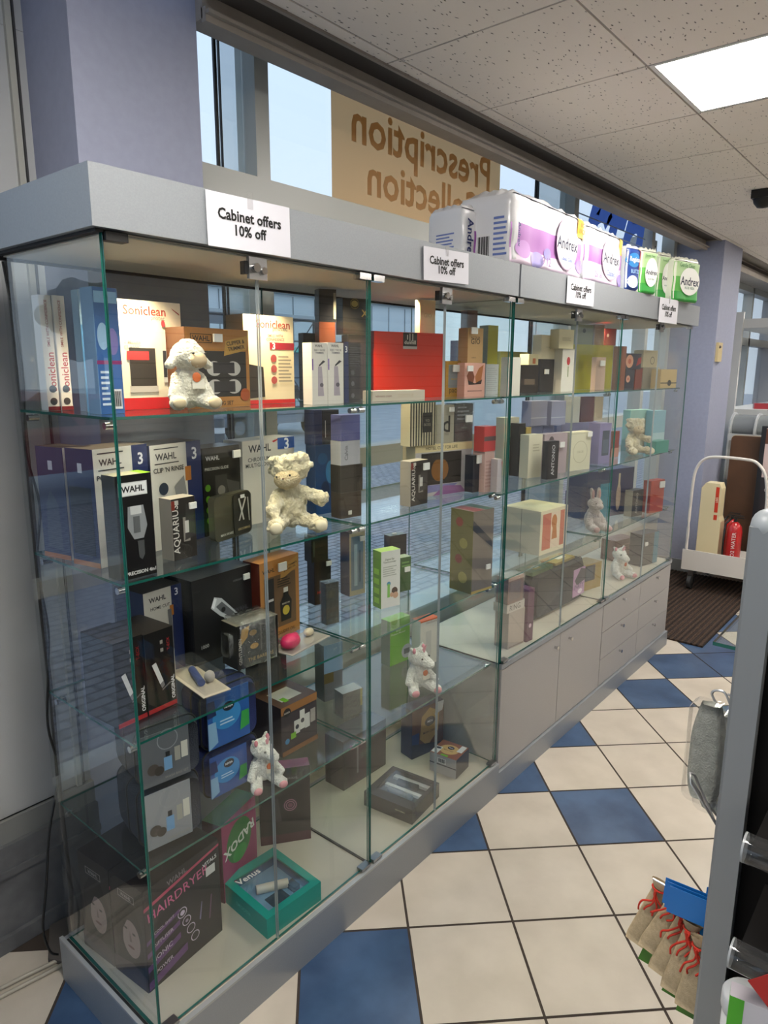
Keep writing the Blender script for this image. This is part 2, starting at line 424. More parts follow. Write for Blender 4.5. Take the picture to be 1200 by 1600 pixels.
hb = MB(); hb.box(-3.0, .735, 2.56, .235, .80, 2.95, wallw); hb.box(-3.2, .36, 2.93, .606, .80, 2.97, warm); struct(hb, 'trim_3')
# the near pillar and the far pillar
m = MB(); m.box(.234, .50, 0, .606, .79, 2.93, LILAC); struct(m, 'wall_pillar')
m = MB(); m.box(5.35, .33, 0.0, 5.90, .79, 2.70, LILAC)
struct(m, 'wall_column')
m = MB(); m.box(5.34, .32, 0, 5.91, .33, .11, pm('8a8d90', .6, name='grey_skirting')); m.box(5.34, .33, 0, 5.35, .66, .11, pm('8a8d90', .6, name='grey_skirting')); struct(m, 'baseboard_right')
# window 1: frames, transoms and glass
def window(name, x0, x1, z0, z1, posts, rails, glass=True, y=.74, col=None):
    col = col or pm('b9bbb6', .4, name='window_frame_paint')
    m = MB()
    for (a, b_, dark) in posts: m.box(a, y-.05, z0, b_, y+.05, z1, col) if not dark else m.box(a, y-.006, z0, b_, y+.003, z1, RUBBER)
    for (a, b_, d) in rails: m.box(x0, y-d, a, x1, y+.05, b_, col)
    w_ = struct(m, name)
    if glass:
        g = MB(); g.box(x0, y+.004, z0, x1, y+.010, z1, WINGLASS); g.build('window_glass', parent=w_)
    return w_
window('window_1', .606, 5.35, .45, 2.93,
       [(.606, .63, 0), (.842, .852, 1), (.862, .866, 1), (.972, 1.032, 0), (3.03, 3.045, 1), (3.06, 3.068, 1), (3.44, 3.50, 0), (4.78, 4.84, 0), (5.28, 5.35, 0)],
       [(.45, .56, .09), (1.29, 1.375, .07), (2.19, 2.345, .06)])
pale2 = thin_glass('opal_panel', (.72, .78, .80, 1), haze=.35)
m = MB(); m.poly([(.868, .755, .45), (.970, .755, .45), (.970, .755, 2.93), (.868, .755, 2.93)], pale2); m.poly([(3.07, .755, .45), (3.44, .755, .45), (3.44, .755, 2.93), (3.07, .755, 2.93)], pale2); m.build('window_panel', kind='structure')
m = MB(); m.box(.606, .66, 0, 5.35, .79, .45, noisy('low_wall_panel', 'b5b0a6', 'bcb7ad', 4, .6)); struct(m, 'wall_back')
# left of the pillar: white panel, dark recess, window towards the car park
m = MB(); m.box(-.085, .735, .40, .234, .79, 2.559, wallw)
m.box(-.085, .728, .385, .234, .735, .40, pm('77797a', .5, name='panel_lip')); m.box(.185, .722, .40, .200, .735, 2.92, CREAMP); m.box(.207, .728, .40, .212, .735, 2.92, pm('3a3a3c', .6, name='panel_joint'))
struct(m, 'wall_left')
m = MB(); m.box(-3.0, .70, 0, .3, .79, .33, grey_base); m.box(-3.0, .685, .0, .3, .70, .05, grey_base); m.box(-3.0, .692, .235, .3, .70, .255, grey_base); m.box(-3, .715, .33, .3, .79, .40, pm('7c7d7c', .6, name='base_top')); struct(m, 'baseboard_left')
window('window_2', -3.0, -.09, .40, 2.55, [(-.135, -.092, 1), (-1.2, -1.14, 0), (-2.2, -2.14, 0)], [(.40, .46, .05), (1.05, 1.10, .05), (2.49, 2.55, .05)])
window('window_3', 5.9, 9.0, 1.0, 2.60, [(6.1, 6.16, 0), (6.9, 6.96, 0), (8.0, 8.06, 0)], [(1.0, 1.08, .05), (1.98, 2.06, .05), (2.54, 2.6, .05)])
m = MB(); m.box(5.9, .70, 0, 9.0, .79, 1.0, pm('8f9496', .6, name='grey_low_wall')); struct(m, 'wall_back_far')
m = MB(); m.box(9.0, -5.2, 0, 9.15, .8, 2.72, pm('a6a6a8', .7, name='end_wall_paint')); struct(m, 'wall_right')
m = MB(); ew = pm('a6a6a8', .7, name='end_wall_paint')
m.box(-3.15, -5.2, 0, -3.0, .8, .45, ew); m.box(-3.15, -5.2, 2.55, -3.0, .8, 2.72, ew); m.box(-3.15, .55, .45, -3.0, .8, 2.55, ew); m.box(-3.15, -5.2, .45, -3.0, -4.7, 2.55, ew); struct(m, 'wall_near')
m = MB()
for y in (-4.7, -3.4, -2.1, -.8, .49): m.box(-3.12, y, .45, -3.04, y+.06, 2.55, CREAMP)
m.box(-3.12, -4.7, .45, -3.04, .55, .52, CREAMP); m.box(-3.12, -4.7, 2.48, -3.04, .55, 2.55, CREAMP)
w_ = struct(m, 'window_4'); m = MB(); m.box(-3.085, -4.7, .5, -3.079, .55, 2.5, WINGLASS); m.build('window_glass', parent=w_)
# opposite slatted wall, only met as a reflection in the glass
m = MB(); m.box(-3.0, -5.2, 0, 9.0, -5.05, 2.72, pm('b0aba4', .7, name='slat_wall_board'))
for k in range(16): m.box(-3.0, -5.052, .25+k*.15, 9.0, -5.045, .262+k*.15, pm('4b4743', .7, name='slat_groove'))
struct(m, 'wall_front')

# ---- the poster on the window, its lettering showing through in reverse
m = MB(); pv = trans('back_lit_paper', 'f0c48e', .60)
m.poly([(1.385, .735, 2.345), (2.64, .735, 2.345), (2.64, .735, 2.90), (1.385, .735, 2.90)], pv)
T = lambda x, z: Matrix.Translation((x, .7345, z)) @ Matrix(((-1, 0, 0, 0), (0, 0, 1, 0), (0, 1, 0, 0), (0, 0, 0, 1)))
inkp = trans('show_through_ink', 'cfa674', .6)
m.text('Prescription', T(2.02, 2.645), inkp, width=1.04, bold=.02); m.text('Collection', T(2.03, 2.485), inkp, width=.87, bold=.02)
m.build('window_poster', label='cream paper poster on the window, its heading Prescription Collection showing through in reverse', category='poster')
# painted script on the window pane
m = MB(); sc_ = trans('blue_vinyl', '5f7fd0', .6)
T2 = lambda x, z: Matrix.Translation((x, .738, z)) @ Matrix(((1, 0, 0, 0), (0, 0, 1, 0), (0, 1, 0, 0), (0, 0, 0, 1)))
m.text('rth', T2(4.17, 2.665), sc_, width=1.13, bold=.03, shear=.5)
for k in range(4): m.box(3.52, .737, 2.66-.06*k, 4.76, .738, 2.668-.06*k, pm('9fb2cf', .6, name='pale_blue_line'))
m.build('window_lettering', label='blue script lettering stuck on the far window pane above the packs', category='window sticker')

# ================================================================== outside
m = MB(); pav = D.materials.new('brick_paving'); pav.use_nodes = True
n = pav.node_tree; b = n.nodes['Principled BSDF']; setin(b, 'Roughness', .55)
br = n.nodes.new('ShaderNodeTexBrick'); br.inputs['Scale'].default_value = 2.8; br.inputs['Color1'].default_value = hx('8f8e94'); br.inputs['Color2'].default_value = hx('a3a1a6'); br.inputs['Mortar'].default_value = hx('55555a')
br.inputs['Mortar Size'].default_value = .03
t = n.nodes.new('ShaderNodeTexCoord'); n.links.new(t.outputs['Object'], br.inputs['Vector']); n.links.new(br.outputs['Color'], b.inputs['Base Color'])
m.box(-40, .8, -.12, 60, 7.5, -.02, pav); struct(m, 'pavement')
m = MB(); m.box(-40, -30, -.15, -3.2, .8, -.06, noisy('wet_asphalt', '85898f', '9a9ea4', 2, .35)); m.box(-40, 7.5, -.15, 60, 60, -.06, noisy('wet_asphalt', '85898f', '9a9ea4', 2, .35)); struct(m, 'road')
m = MB(); m.box(-40, 7.3, -.1, 60, 7.5, .0, pm('8f9194', .7, name='kerb_stone')); struct(m, 'kerb')
bw = pm('d3d9de', .6, name='shed_cladding'); bd = pm('8a98a4', .4, name='shed_glazing')
e = empty('retail_building', (24, 34, 0), label='long grey retail shed across the car park beyond the window', category='building')
m = MB(); m.box(-20, 0, 0, 22, 10, 6.5, bw)
for k in range(21): m.box(-20+k*2, -.05, 3.2, -19.96+k*2, 0, 6.4, pm('7d858c', .6, name='cladding_joint'))
m.build('wall', parent=e)
m = MB(); m.box(-20, -.3, 6.5, 22, 10, 7.0, pm('70787f', .5, name='shed_fascia')); m.build('roof_edge', parent=e)
m = MB(); m.box(-18, -.1, .2, 20, 0, 2.8, bd)
m.build('shopfront_glazing', parent=e)
m = MB(); m.box(-18, -1.2, 2.8, 20, 0, 3.1, pm('6fd0c0', .5, name='turquoise_band')); m.build('canopy', parent=e)
e = empty('trolley_shelter', (7.0, 9.0, -.06), label='steel framed trolley shelter with crossed braces on the car park', category='shelter')
m = MB(); sg = pm('5d656d', .5, name='galvanised_steel')
for x in (-2.4, -.8, .8, 2.4):
    for y in (0, 2.2): m.cyl((x, y, 0), (x, y, 2.7), .035, sg, 8)
for z in (.9, 1.6, 2.3, 2.7):
    m.cyl((-2.4, 0, z), (2.4, 0, z), .018, sg, 6)
for x in (-2.4, .8): m.cyl((x, 0, .9), (x+1.6, 0, 2.7), .012, sg, 6); m.cyl((x+1.6, 0, .9), (x, 0, 2.7), .012, sg, 6)
m.build('frame', parent=e)
m = MB(); m.extrude([(-2.5, -.2), (2.5, -.2), (2.5, 2.4), (-2.5, 2.4)], 2.72, 2.78, pm('aab3ba', .4, name='shelter_sheet')); m.build('roof', parent=e)
def car(x, y, rz, col, label, s=1.0):
    e = empty('parked_car', (x, y, -.06), rz, label=label, category='car', group='cars parked outside')
    p = pm(col, .25, .3, coat=.6); m = MB()
    prof = [(-2.1, .35), (-2.05, .75), (-1.75, .92), (-1.3, .95), (-.75, 1.38), (.55, 1.45), (1.25, .98), (1.95, .85), (2.12, .6), (2.1, .35)]
    M = Matrix(((1, 0, 0, 0), (0, 0, -1, .85), (0, 1, 0, 0), (0, 0, 0, 1)))
    m.extrude(prof, 0, 1.7, p, M); m.build('body', parent=e)
    gl = pm('10161b', .1, name='car_glass')
    for q in ((-.96, -.05), (.12, .95)):
        for sy in (-.856, .856):
            m = MB(); m.poly([(q[0]-.1, sy, .98), (q[1], sy, .98), (q[1]-.12, sy, 1.34), (q[0]+.22, sy, 1.34)], gl); m.build('side_window', parent=e)
    for wx in (-1.35, 1.35):
        for wy in (-.84, .84):
            m = MB(); m.cyl((wx, wy-.1, .32), (wx, wy+.1, .32), .32, RUBBER, 16); m.cyl((wx, wy-.11, .32), (wx, wy+.11, .32), .18, 'a0a4a8', 12); m.build('wheel', parent=e)
car(5.2, 12.2, .1, '23272d', 'dark car parked beyond the trolley shelter')
car(11.5, 13.5, .05, '8d949c', 'silver car parked across the road, seen past the shelter')
car(-4.0, 9.0, .0, 'a0202a', 'red car parked outside the window left of the pillar')
car(-1.0, 13.5, .15, 'c9ced2', 'pale car parked behind the red car')
car(-9.5, 12.0, .0, '31435c', 'blue car parked furthest along the car park')
car(-8.5, 2.0, 1.5, 'b8bcc0', 'white car parked outside the end window')
car(-9.0, -4.9, 1.6, '8a1c26', 'dark red car parked outside the end window')
for (x, y, h, lb) in ((-6.0, 22, 7.5, 'tall curved street lamp outside the left window'), (9.0, 24, 7.0, 'street lamp standing in front of the retail shed')):
    m = MB(); pts = [(x, y, 0), (x, y, h*.8)] + [(x-.9*(1-math.cos(a)), y, h*.8+.9*math.sin(a)) for a in (.4, .8, 1.2, 1.57, 2.0, 2.4)]
    m.tube(pts, .09, pm('6d757c', .5, name='lamp_post_paint')); m.ball((pts[-1][0], y, pts[-1][2]-.05), (.3, .15, .1), pm('50565c', .5, name='lamp_head'))
    m.build('street_lamp', label=lb, category='street lamp')
for k, (x, y, h, lb) in enumerate(((-16, 30, 6, 'broad dark tree at the far left of the car park'), (-10, 32, 5, 'bushy tree beyond the curved street lamp'), (-22, 27, 7, 'tallest tree beyond the parked cars'), (-4, 36, 4.5, 'low round tree left of the retail shed'))):
    e = empty('tree', (x, y, 0), label=lb, category='tree', group='trees beyond the car park')
    m = MB(); m.cyl((0, 0, 0), (0, 0, h*.5), .25, pm('3f362c', .9, name='bark'), 8); m.build('trunk', parent=e)
    m = MB(); lf = noisy('hazy_foliage', '5c6a5c', '78867a', 6, .9, bump=.9)
    for q in range(44):
        a = rnd.random()*6.3; rr = rnd.random()*h*.38
        m.ball((math.cos(a)*rr, math.sin(a)*rr, h*(.45+.4*rnd.random())), h*(.07+.07*rnd.random()), lf, 8, 5)
    m.build('crown', parent=e)
for (x, y, lb) in ((2.9, 4.6, 'grey steel bollard on the paving nearest the window'), (5.4, 6.9, 'grey steel bollard beside the kerb')):
    m = MB(); m.cyl((x, y, -.02), (x, y, 1.0), .08, pm('4e545b', .5, name='bollard_steel'), 16); m.ball((x, y, 1.0), (.08, .08, .03), pm('4e545b', .5, name='bollard_steel')); m.cyl((x, y, .8), (x, y, .88), .082, 'd8d8d8', 16)
    m.build('bollard', label=lb, category='bollard')
m = MB(); m.box(4.9, .80, 2.42, 5.2, 1.0, 2.72, 'c9c9c5')
for k in range(9): m.box(4.93, .795, 2.46+.026*k, 5.17, .7999, 2.468+.026*k, '6a6a68')
m.build('wall_speaker', label='white louvred box on the outside of the far window', category='vent box')
# ================================================================== the glass display cabinets
ZFB, ZT, YB = 1.9533, 2.0644, .4514
S1, S2, S3, S4, ZP = 1.605, 1.255, .885, .563, .137
def pane(x0, y0, z0, x1, y1, z1, edge=None):
    """Glass slab: the two large faces clear, the narrow ones showing the coloured edge."""
    edge = edge or EDGE; d = (x1-x0, y1-y0, z1-z0); a = d.index(min(d)); m = MB()
    fc = {k: edge for k in 'FBLRTD'}
    for k in ({0: 'LR', 1: 'FB', 2: 'TD'}[a]): fc[k] = SHELF if a == 2 else GLASS
    m.box(x0, y0, z0, x1, y1, z1, fc)
    return m
def clip(x, z, w_=.045, h_=.016, mat=None):
    m = MB(); m.box(x-w_/2, -.012, z-h_/2, x+w_/2, .012, z+h_/2, mat or CHROME); return m
def lock(x, z):
    m = MB(); m.box(x-.026, -.010, z-.024, x+.026, -.001, z+.024, STEEL); m.cyl((x-.012, -.010, z), (x-.012, -.022, z), .010, CHROME, 16); m.cyl((x+.013, -.010, z-.004), (x+.013, -.018, z-.004), .008, CHROME, 16)
    m.box(x-.034, -.006, z-.014, x-.026, .012, z+.014, RUBBER); return m
def downlight(root, x, y):
    m = MB(); m.lathe([(.036, 0), (.036, -.004), (.026, -.005), (.024, .0)], CHROME, 24, Matrix.Translation((x, y, ZFB-.0)))
    d = m.build('downlight', parent=root)
    m = MB(); m.lathe([(.0001, -.003), (.0235, -.003)], pm('ffe2b0', .5, name='warm_lamp_face', emit=14.0), 20, Matrix.Translation((x, y, ZFB)))
    m.build('lamp_face', parent=d)
    ld = D.lights.new('downlight_beam', 'SPOT'); ld.energy = SPOT_POWER*7; ld.spot_size = math.radians(115); ld.spot_blend = .8; ld.color = (1.0, .80, .52); ld.shadow_soft_size = .025
    lo = D.objects.new('downlight_beam', ld); COL.objects.link(lo); lo.location = (x, y, ZFB-.012); lo.parent = root
def pins(root, x0, x1, z):
    for x in (x0+.012, x1-.012):
        for y in (.05, .40):
            m = MB(); m.cyl((x-.012, y, z-.012), (x+.012, y, z-.012), .008, CHROME, 10); m.cyl((x-.004, y, z-.012), (x+.004, y, z-.003), .004, CHROME, 8); m.build('shelf_pin', parent=root)
def cabinet(label, xs, x_end, zb, sh, spots, base):
    x0, x4 = xs[0], xs[-1]
    r = empty('display_cabinet', (0, 0, 0), label=label, category='display cabinet')
    xa = x0-.025 if x0 == 0 else x0+.004
    m = MB(); m.box(xa, -.021, ZFB+.002, x_end-(.0 if x0 else .001), YB+.03, ZT, SILVER); m.build('canopy', parent=r)
    m = MB(); m.box(x0+.006, .006, ZFB-.006, x4-.006, YB-.01, ZFB+.001, LINING); m.build('canopy_lining', parent=r)
    m = MB(); m.box(x0-(.012 if x0 == 0 else 0), -.006, ZFB-.004, x0+.004, YB+.02, ZFB+.003, RUBBER); m.box(x0, YB-.006, ZFB-.012, x4, YB+.006, ZFB+.002, RUBBER); m.build('gasket', parent=r)
    for x, y in spots: downlight(r, x, y)
    # glass carcass
    sp = pane(x0, .004, zb, x0+.008, YB, ZFB); sp.m[1] = sp.mi(GLASS); sp.build('side_pane', parent=r)
    pane(x4-.008, .008, zb, x4-.002, YB, ZFB, EDGE_PALE if x0 else None).build('side_pane', parent=r)
    sp = pane(x0+.009, YB-.006, zb, x4-.008, YB, ZFB); sp.m[2] = sp.mi(GLASS); sp.build('back_pane', parent=r)
    pane(xs[2]-.003, .010, zb, xs[2]+.003, YB-.007, ZFB).build('partition_pane', parent=r)
    m = MB(); m.box(xs[2]-.004, .010, zb, xs[2]+.004, YB-.007, zb+.004, RUBBER); m.build('partition_gasket', parent=r)
    for i in range(4):
        a, b_ = xs[i]+.003, xs[i+1]-.003
        ed = {k: EDGE for k in 'TD'}
        mm = MB(); inner = EDGE_PALE
        mm.box(a, -.003, zb+.006, b_, .003, ZFB-.004, {'F': GLASS, 'B': GLASS, 'T': EDGE, 'D': EDGE, 'L': EDGE if i % 2 == 0 else inner, 'R': inner if i % 2 == 0 else EDGE})
        d = mm.build('glass_door', parent=r)
        hx_ = a+.025 if i % 2 == 0 else b_-.025
        clip(hx_, ZFB-.010, mat=RUBBER if (x0 == 0 and i == 0) else None).build('hinge', parent=d); clip(hx_, zb+.010, .04, .009, STEEL).build('hinge', parent=d)
        if i % 2 == 0: lock(b_, ZFB-.030).build('lock', parent=d)
    for bi in (0, 2):
        for z in sh:
            p = pane(xs[bi]+.008, .030, z-.0066, xs[bi+2]-.006, YB-.012, z-.0006).build('glass_shelf', parent=r)
            pins(p, xs[bi]+.006, xs[bi+2]-.004, z-.0068)
    base(r)
    return r
bb = noisy('pale_base_board', 'bfb8a8', 'c6bfaf', 6, .35)
def base1(r):
    m = MB(); m.box(-.018, -.020, 0, 1.5405, YB+.02, ZP-.006, SILVER); m.build('plinth', parent=r)
    m = MB(); m.box(-.018, -.020, ZP-.006, 1.541, -.006, ZP+.001, pm('a9acad', .3, .3, 'bright_edge_strip')); m.box(-.018, -.006, ZP-.006, -.008, YB+.02, ZP+.001, pm('a9acad', .3, .3, 'bright_edge_strip'))
    m.box(-.008, -.006, ZP-.006, -.001, YB, ZP-.001, RUBBER); m.build('plinth_edging', parent=r)
    m = MB(); m.box(0, -.005, ZP-.006, 1.541, YB, ZP-.0006, bb); m.build('base_board', parent=r)
cabinet('tall glass display cabinet nearest the camera, glazed down to a low silver plinth', [0, .3733, .765, 1.1219, 1.5411], 1.541, ZP, (S1, S2, S3, S4),
        [(.17, .155), (.56, .19), (.91, .20), (1.31, .26)], base1)
X4, X5, X6, X7, X8 = 1.548, 2.0735, 2.5577, 3.081, 3.5872
ZB = .559
def base2(r):
    face = noisy('grey_drawer_front', '9c9a98', 'a3a19f', 300, .45)
    m = MB(); m.box(X4-.006, -.018, 0, 3.61, YB+.02, .0913, SILVER); m.build('plinth', parent=r)
    m = MB(); m.box(X4+.003, .008, .0913, X8+.008, YB, ZB-.02, face); m.build('carcass', parent=r)
    m = MB(); m.box(X4, -.010, ZB-.02, X8+.012, YB, ZB, bb if False else SILVER); m.box(X4+.01, .006, ZB, X8, YB-.006, ZB+.001, bb); m.build('counter_board', parent=r)
    def knob(x, z, par):
        m = MB(); m.cyl((x, -.006, z), (x, -.020, z), .006, CHROME, 12); m.cyl((x, -.020, z), (x, -.024, z), .009, CHROME, 14); m.build('cupboard_lock', parent=par)
    for a, b_ in ((X4+.006, X5-.002), (X5+.002, X6-.004)):
        m = MB(); m.box(a, -.007, .096, b_, .008, ZB-.024, face); d = m.build('cupboard_door', parent=r); knob(b_-.05 if a < X5-.1 else a+.09, ZB-.075, d)
    for a, b_ in ((X6+.004, X7-.002), (X7+.002, X8+.004)):
        for k in range(3):
            z0 = .096+k*.1465; m = MB(); m.box(a, -.007, z0, b_, .008, z0+.143, face); d = m.build('drawer', parent=r); knob((a+b_)/2, z0+.115, d)
cabinet('glass display cabinet with drawers and cupboards beneath, beyond the full-height one', [X4, X5, X6, X7, X8], 3.655, ZB, (1.605, 1.24, .89),
        [(1.93, .22), (2.37, .24), (2.93, .24), (3.50, .24)], base2)
# paper notices taped to the canopies
def notice(xc, zc, w_, h_, tilt, which):
    m = MB(); M = Matrix.Translation((xc, -.026, zc)) @ Matrix.Rotation(tilt, 4, 'Y')
    m.box(-w_/2, -.0005, -h_/2, w_/2, .0005, h_/2, pm('d5d5dd', .7, name='notice_paper'), M)
    Ft = M @ Matrix.Translation((0, -.0012, h_*.13)) @ Matrix(((1, 0, 0, 0), (0, 0, 1, 0), (0, 1, 0, 0), (0, 0, 0, 1)))
    m.text('Cabinet offers', Ft, pm('0a0a0a', .7), width=w_*.76, bold=.03)
    Ft = M @ Matrix.Translation((0, -.0012, -h_*.14)) @ Matrix(((1, 0, 0, 0), (0, 0, 1, 0), (0, 1, 0, 0), (0, 0, 0, 1)))
    m.text('10% off', Ft, pm('0a0a0a', .7), width=w_*.38, bold=.03)
    o = m.build('paper_notice', label=which, category='notice', group='cabinet offer notices')
    t_ = MB(); t_.box(-.008, -.0016, h_*.30, .008, -.0012, h_*.62, CLEAR, M); t_.build('tape', parent=o)
# ================================================================== own shapes: plush toys, wrapped packs, bags
def tex(name, size):
    t = D.textures.get(name)
    if not t:
        t = D.textures.new(name, 'CLOUDS'); t.noise_scale = size; t.noise_depth = 3
    return t
def plush_mat(name, c1, c2, scale):
    if name in _M: return _M[name]
    m = noisy(name, c1, c2, scale, .95, bump=.9, bscale=scale*3, detail=6)
    setin(m.node_tree.nodes['Principled BSDF'], 'Sheen Weight', .6)
    return m
def limb(mb, p0, p1, r0, r1, mat, n=7):
    p0, p1 = Vector(p0), Vector(p1)
    for i in range(n+1):
        t = i/n; mb.ball(tuple(p0.lerp(p1, t)), r0+(r1-r0)*t, mat, 12, 8)
def plush(x, y, z, rot, w_, h_, kind, label, tag=True, group=None, lean=0, turn=0):
    """Seated soft toy h_ tall facing -y; one continuous body, with eyes, nose, ears' lining, pads and tag as parts."""
    H = h_; r = empty('plush_'+kind, (x, y, z+.003), math.radians(rot), label=label, category='soft toy', group=group)
    fur = {'lamb': plush_mat('ivory_plush', 'd9d2bc', 'eee8d6', 60), 'bear': plush_mat('curly_cream_plush', 'cfc4a0', 'ece2c4', 45),
           'unicorn': plush_mat('white_plush', 'd6d6ce', 'efefe8', 60), 'rabbit': plush_mat('pink_grey_plush', 'b7a6a4', 'd2c4c2', 60)}[kind]
    pad = pm({'lamb': 'c9b795', 'bear': 'e6dcc0', 'unicorn': 'd99aa0', 'rabbit': 'caa0a0'}[kind], .9)
    m = MB(); T = math.radians(turn); hd = Vector((0, -.05, .73)); R = Matrix.Translation(hd) @ Matrix.Rotation(T, 4, 'Z') @ Matrix.Rotation(math.radians(lean), 4, 'Y')
    m.ball((0, 0, .30), (.20, .18, .29), fur); m.ball((0, -.01, .50), (.15, .14, .14), fur)
    m.M = R
    if kind == 'lamb':
        m.ball((0, 0, .03), (.21, .20, .21), fur); m.ball((0, -.14, -.04), (.13, .12, .12), fur); m.ball((0, -.02, .2), (.12, .1, .07), fur)
        limb(m, (.17, 0, .03), (.28, -.02, -.10), .06, .065, fur); limb(m, (-.17, 0, .03), (-.28, -.02, -.10), .06, .065, fur)
    elif kind == 'bear':
        m.ball((0, 0, .04), (.24, .2, .20), fur); m.ball((0, -.14, -.06), (.15, .12, .12), fur)
        for q in range(9):
            a = q*.7; m.ball((.2*math.cos(a), .12*math.sin(a), .17), .07, fur, 10, 7)
        limb(m, (.18, 0, .1), (.26, 0, .05), .05, .05, fur); limb(m, (-.18, 0, .1), (-.26, 0, .05), .05, .05, fur)
    elif kind == 'rabbit':
        m.ball((0, 0, 0), (.17, .17, .17), fur); m.ball((0, -.14, -.04), (.1, .1, .09), fur)
        limb(m, (.07, 0, .12), (.10, .03, .40), .05, .04, fur); limb(m, (-.07, 0, .12), (-.1, .03, .40), .05, .04, fur)
    else:
        m.ball((0, .02, .03), (.19, .19, .19), fur); limb(m, (0, -.08, -.0), (0, -.24, -.07), .13, .10, fur)
        limb(m, (.12, .04, .17), (.17, .05, .27), .055, .03, fur); limb(m, (-.12, .04, .17), (-.17, .05, .27), .055, .03, fur)
        m.ball((0, -.04, .2), (.07, .09, .07), fur)
    m.M = Matrix.Identity(4)
    af = {'lamb': ((.13, -.03, .46), (.20, -.16, .20)), 'bear': ((.15, -.05, .48), (.34, -.20, .40)), 'unicorn': ((.14, -.05, .46), (.26, -.2, .26)), 'rabbit': ((.12, -.03, .44), (.2, -.15, .2))}[kind]
    if kind == 'bear': limb(m, af[0], af[1], .085, .10, fur); limb(m, (-.15, -.05, .46), (-.26, -.2, .28), .085, .10, fur)
    else:
        for s_ in (1, -1): limb(m, (af[0][0]*s_, af[0][1], af[0][2]), (af[1][0]*s_, af[1][1], af[1][2]), .075, .075, fur)
    lg = {'lamb': (.2, -.36), 'bear': (.27, -.36), 'unicorn': (.22, -.34), 'rabbit': (.16, -.3)}[kind]
    for s_ in (1, -1): limb(m, (.12*s_, -.06, .13), (lg[0]*s_, lg[1], .11), .10, .105, fur)
    K = 1.22 if kind != 'bear' else 1.05
    m.v = [(a*H*K, b_*H*K, c*H) for a, b_, c in m.v]
    o = m.build('body', parent=r)
    md = o.modifiers.new('merge', 'REMESH'); md.mode = 'VOXEL'; md.voxel_size = H*.016; md.use_smooth_shade = True
    sm = o.modifiers.new('soften', 'SMOOTH'); sm.factor = .6; sm.iterations = 5
    dp = o.modifiers.new('pile', 'DISPLACE'); dp.texture = tex('curl' if kind == 'bear' else 'pile', .018 if kind == 'bear' else .006); dp.strength = H*(.085 if kind == 'bear' else .028); dp.mid_level = .6
    def piece(nm, fn):
        q = MB(); q.M = R; fn(q); q.v = [(a*H*K, b_*H*K, c*H) for a, b_, c in q.v]; return q.build(nm, parent=r)
    blk = pm('151210', .15, name='toy_eye', coat=.8)
    ey = {'lamb': (.09, -.205, .06, .018), 'bear': (.085, -.235, -.01, .013), 'unicorn': (.105, -.15, .06, .02), 'rabbit': (.08, -.14, .04, .018)}[kind]
    for s_ in (1, -1): piece('eye', lambda q: q.ball((ey[0]*s_, ey[1], ey[2]), ey[3], blk, 10, 8))
    if kind == 'lamb':
        piece('face', lambda q: q.ball((0, -.150, -.035), (.125, .118, .115), pm('c3ae8c', .9, name='short_beige_plush')))
    if kind == 'bear':
        piece('face', lambda q: q.ball((0, -.140, -.065), (.165, .120, .125), noisy('short_tan_plush', 'c4b38f', 'd4c4a2', 60, .95, bump=.8, bscale=200)))
        piece('nose', lambda q: q.ball((0, -.255, -.04), (.018, .01, .012), pm('8b6a5c', .6, name='toy_nose')))
    if kind in ('unicorn', 'rabbit'):
        for s_ in (1, -1): piece('ear_lining', (lambda q: q.ball((.145*s_, .005, .215), (.035, .03, .065), pm('d98a98', .9, name='pink_plush'))) if kind == 'unicorn' else (lambda q: q.ball((.085*s_, -.025, .27), (.03, .03, .12), pm('c89a9a', .9, name='dusty_pink_plush'))))
    if kind == 'unicorn': piece('horn', lambda q: q.cyl((0, -.09, .19), (0, -.16, .36), .04, pm('e2a2aa', .6, name='pink_satin'), 12, r1=.006))
    for s_ in (1, -1):
        q = MB(); q.ball((lg[0]*s_, lg[1]-.075, .11), (.075, .045, .075), pad); q.v = [(a*H*K, b_*H*K, c*H) for a, b_, c in q.v]; q.build('foot_pad', parent=r)
    if tag:
        q = MB(); q.ball((.05, -.235, .46), (.05, .008, .07), pm('c8642e', .5, name='orange_tag')); q.box(.0, -.228, .30, .14, -.222, .42, 'e2dccb'); q.v = [(a*H*K, b_*H*K, c*H) for a, b_, c in q.v]; q.build('swing_tag', parent=r)
    return r

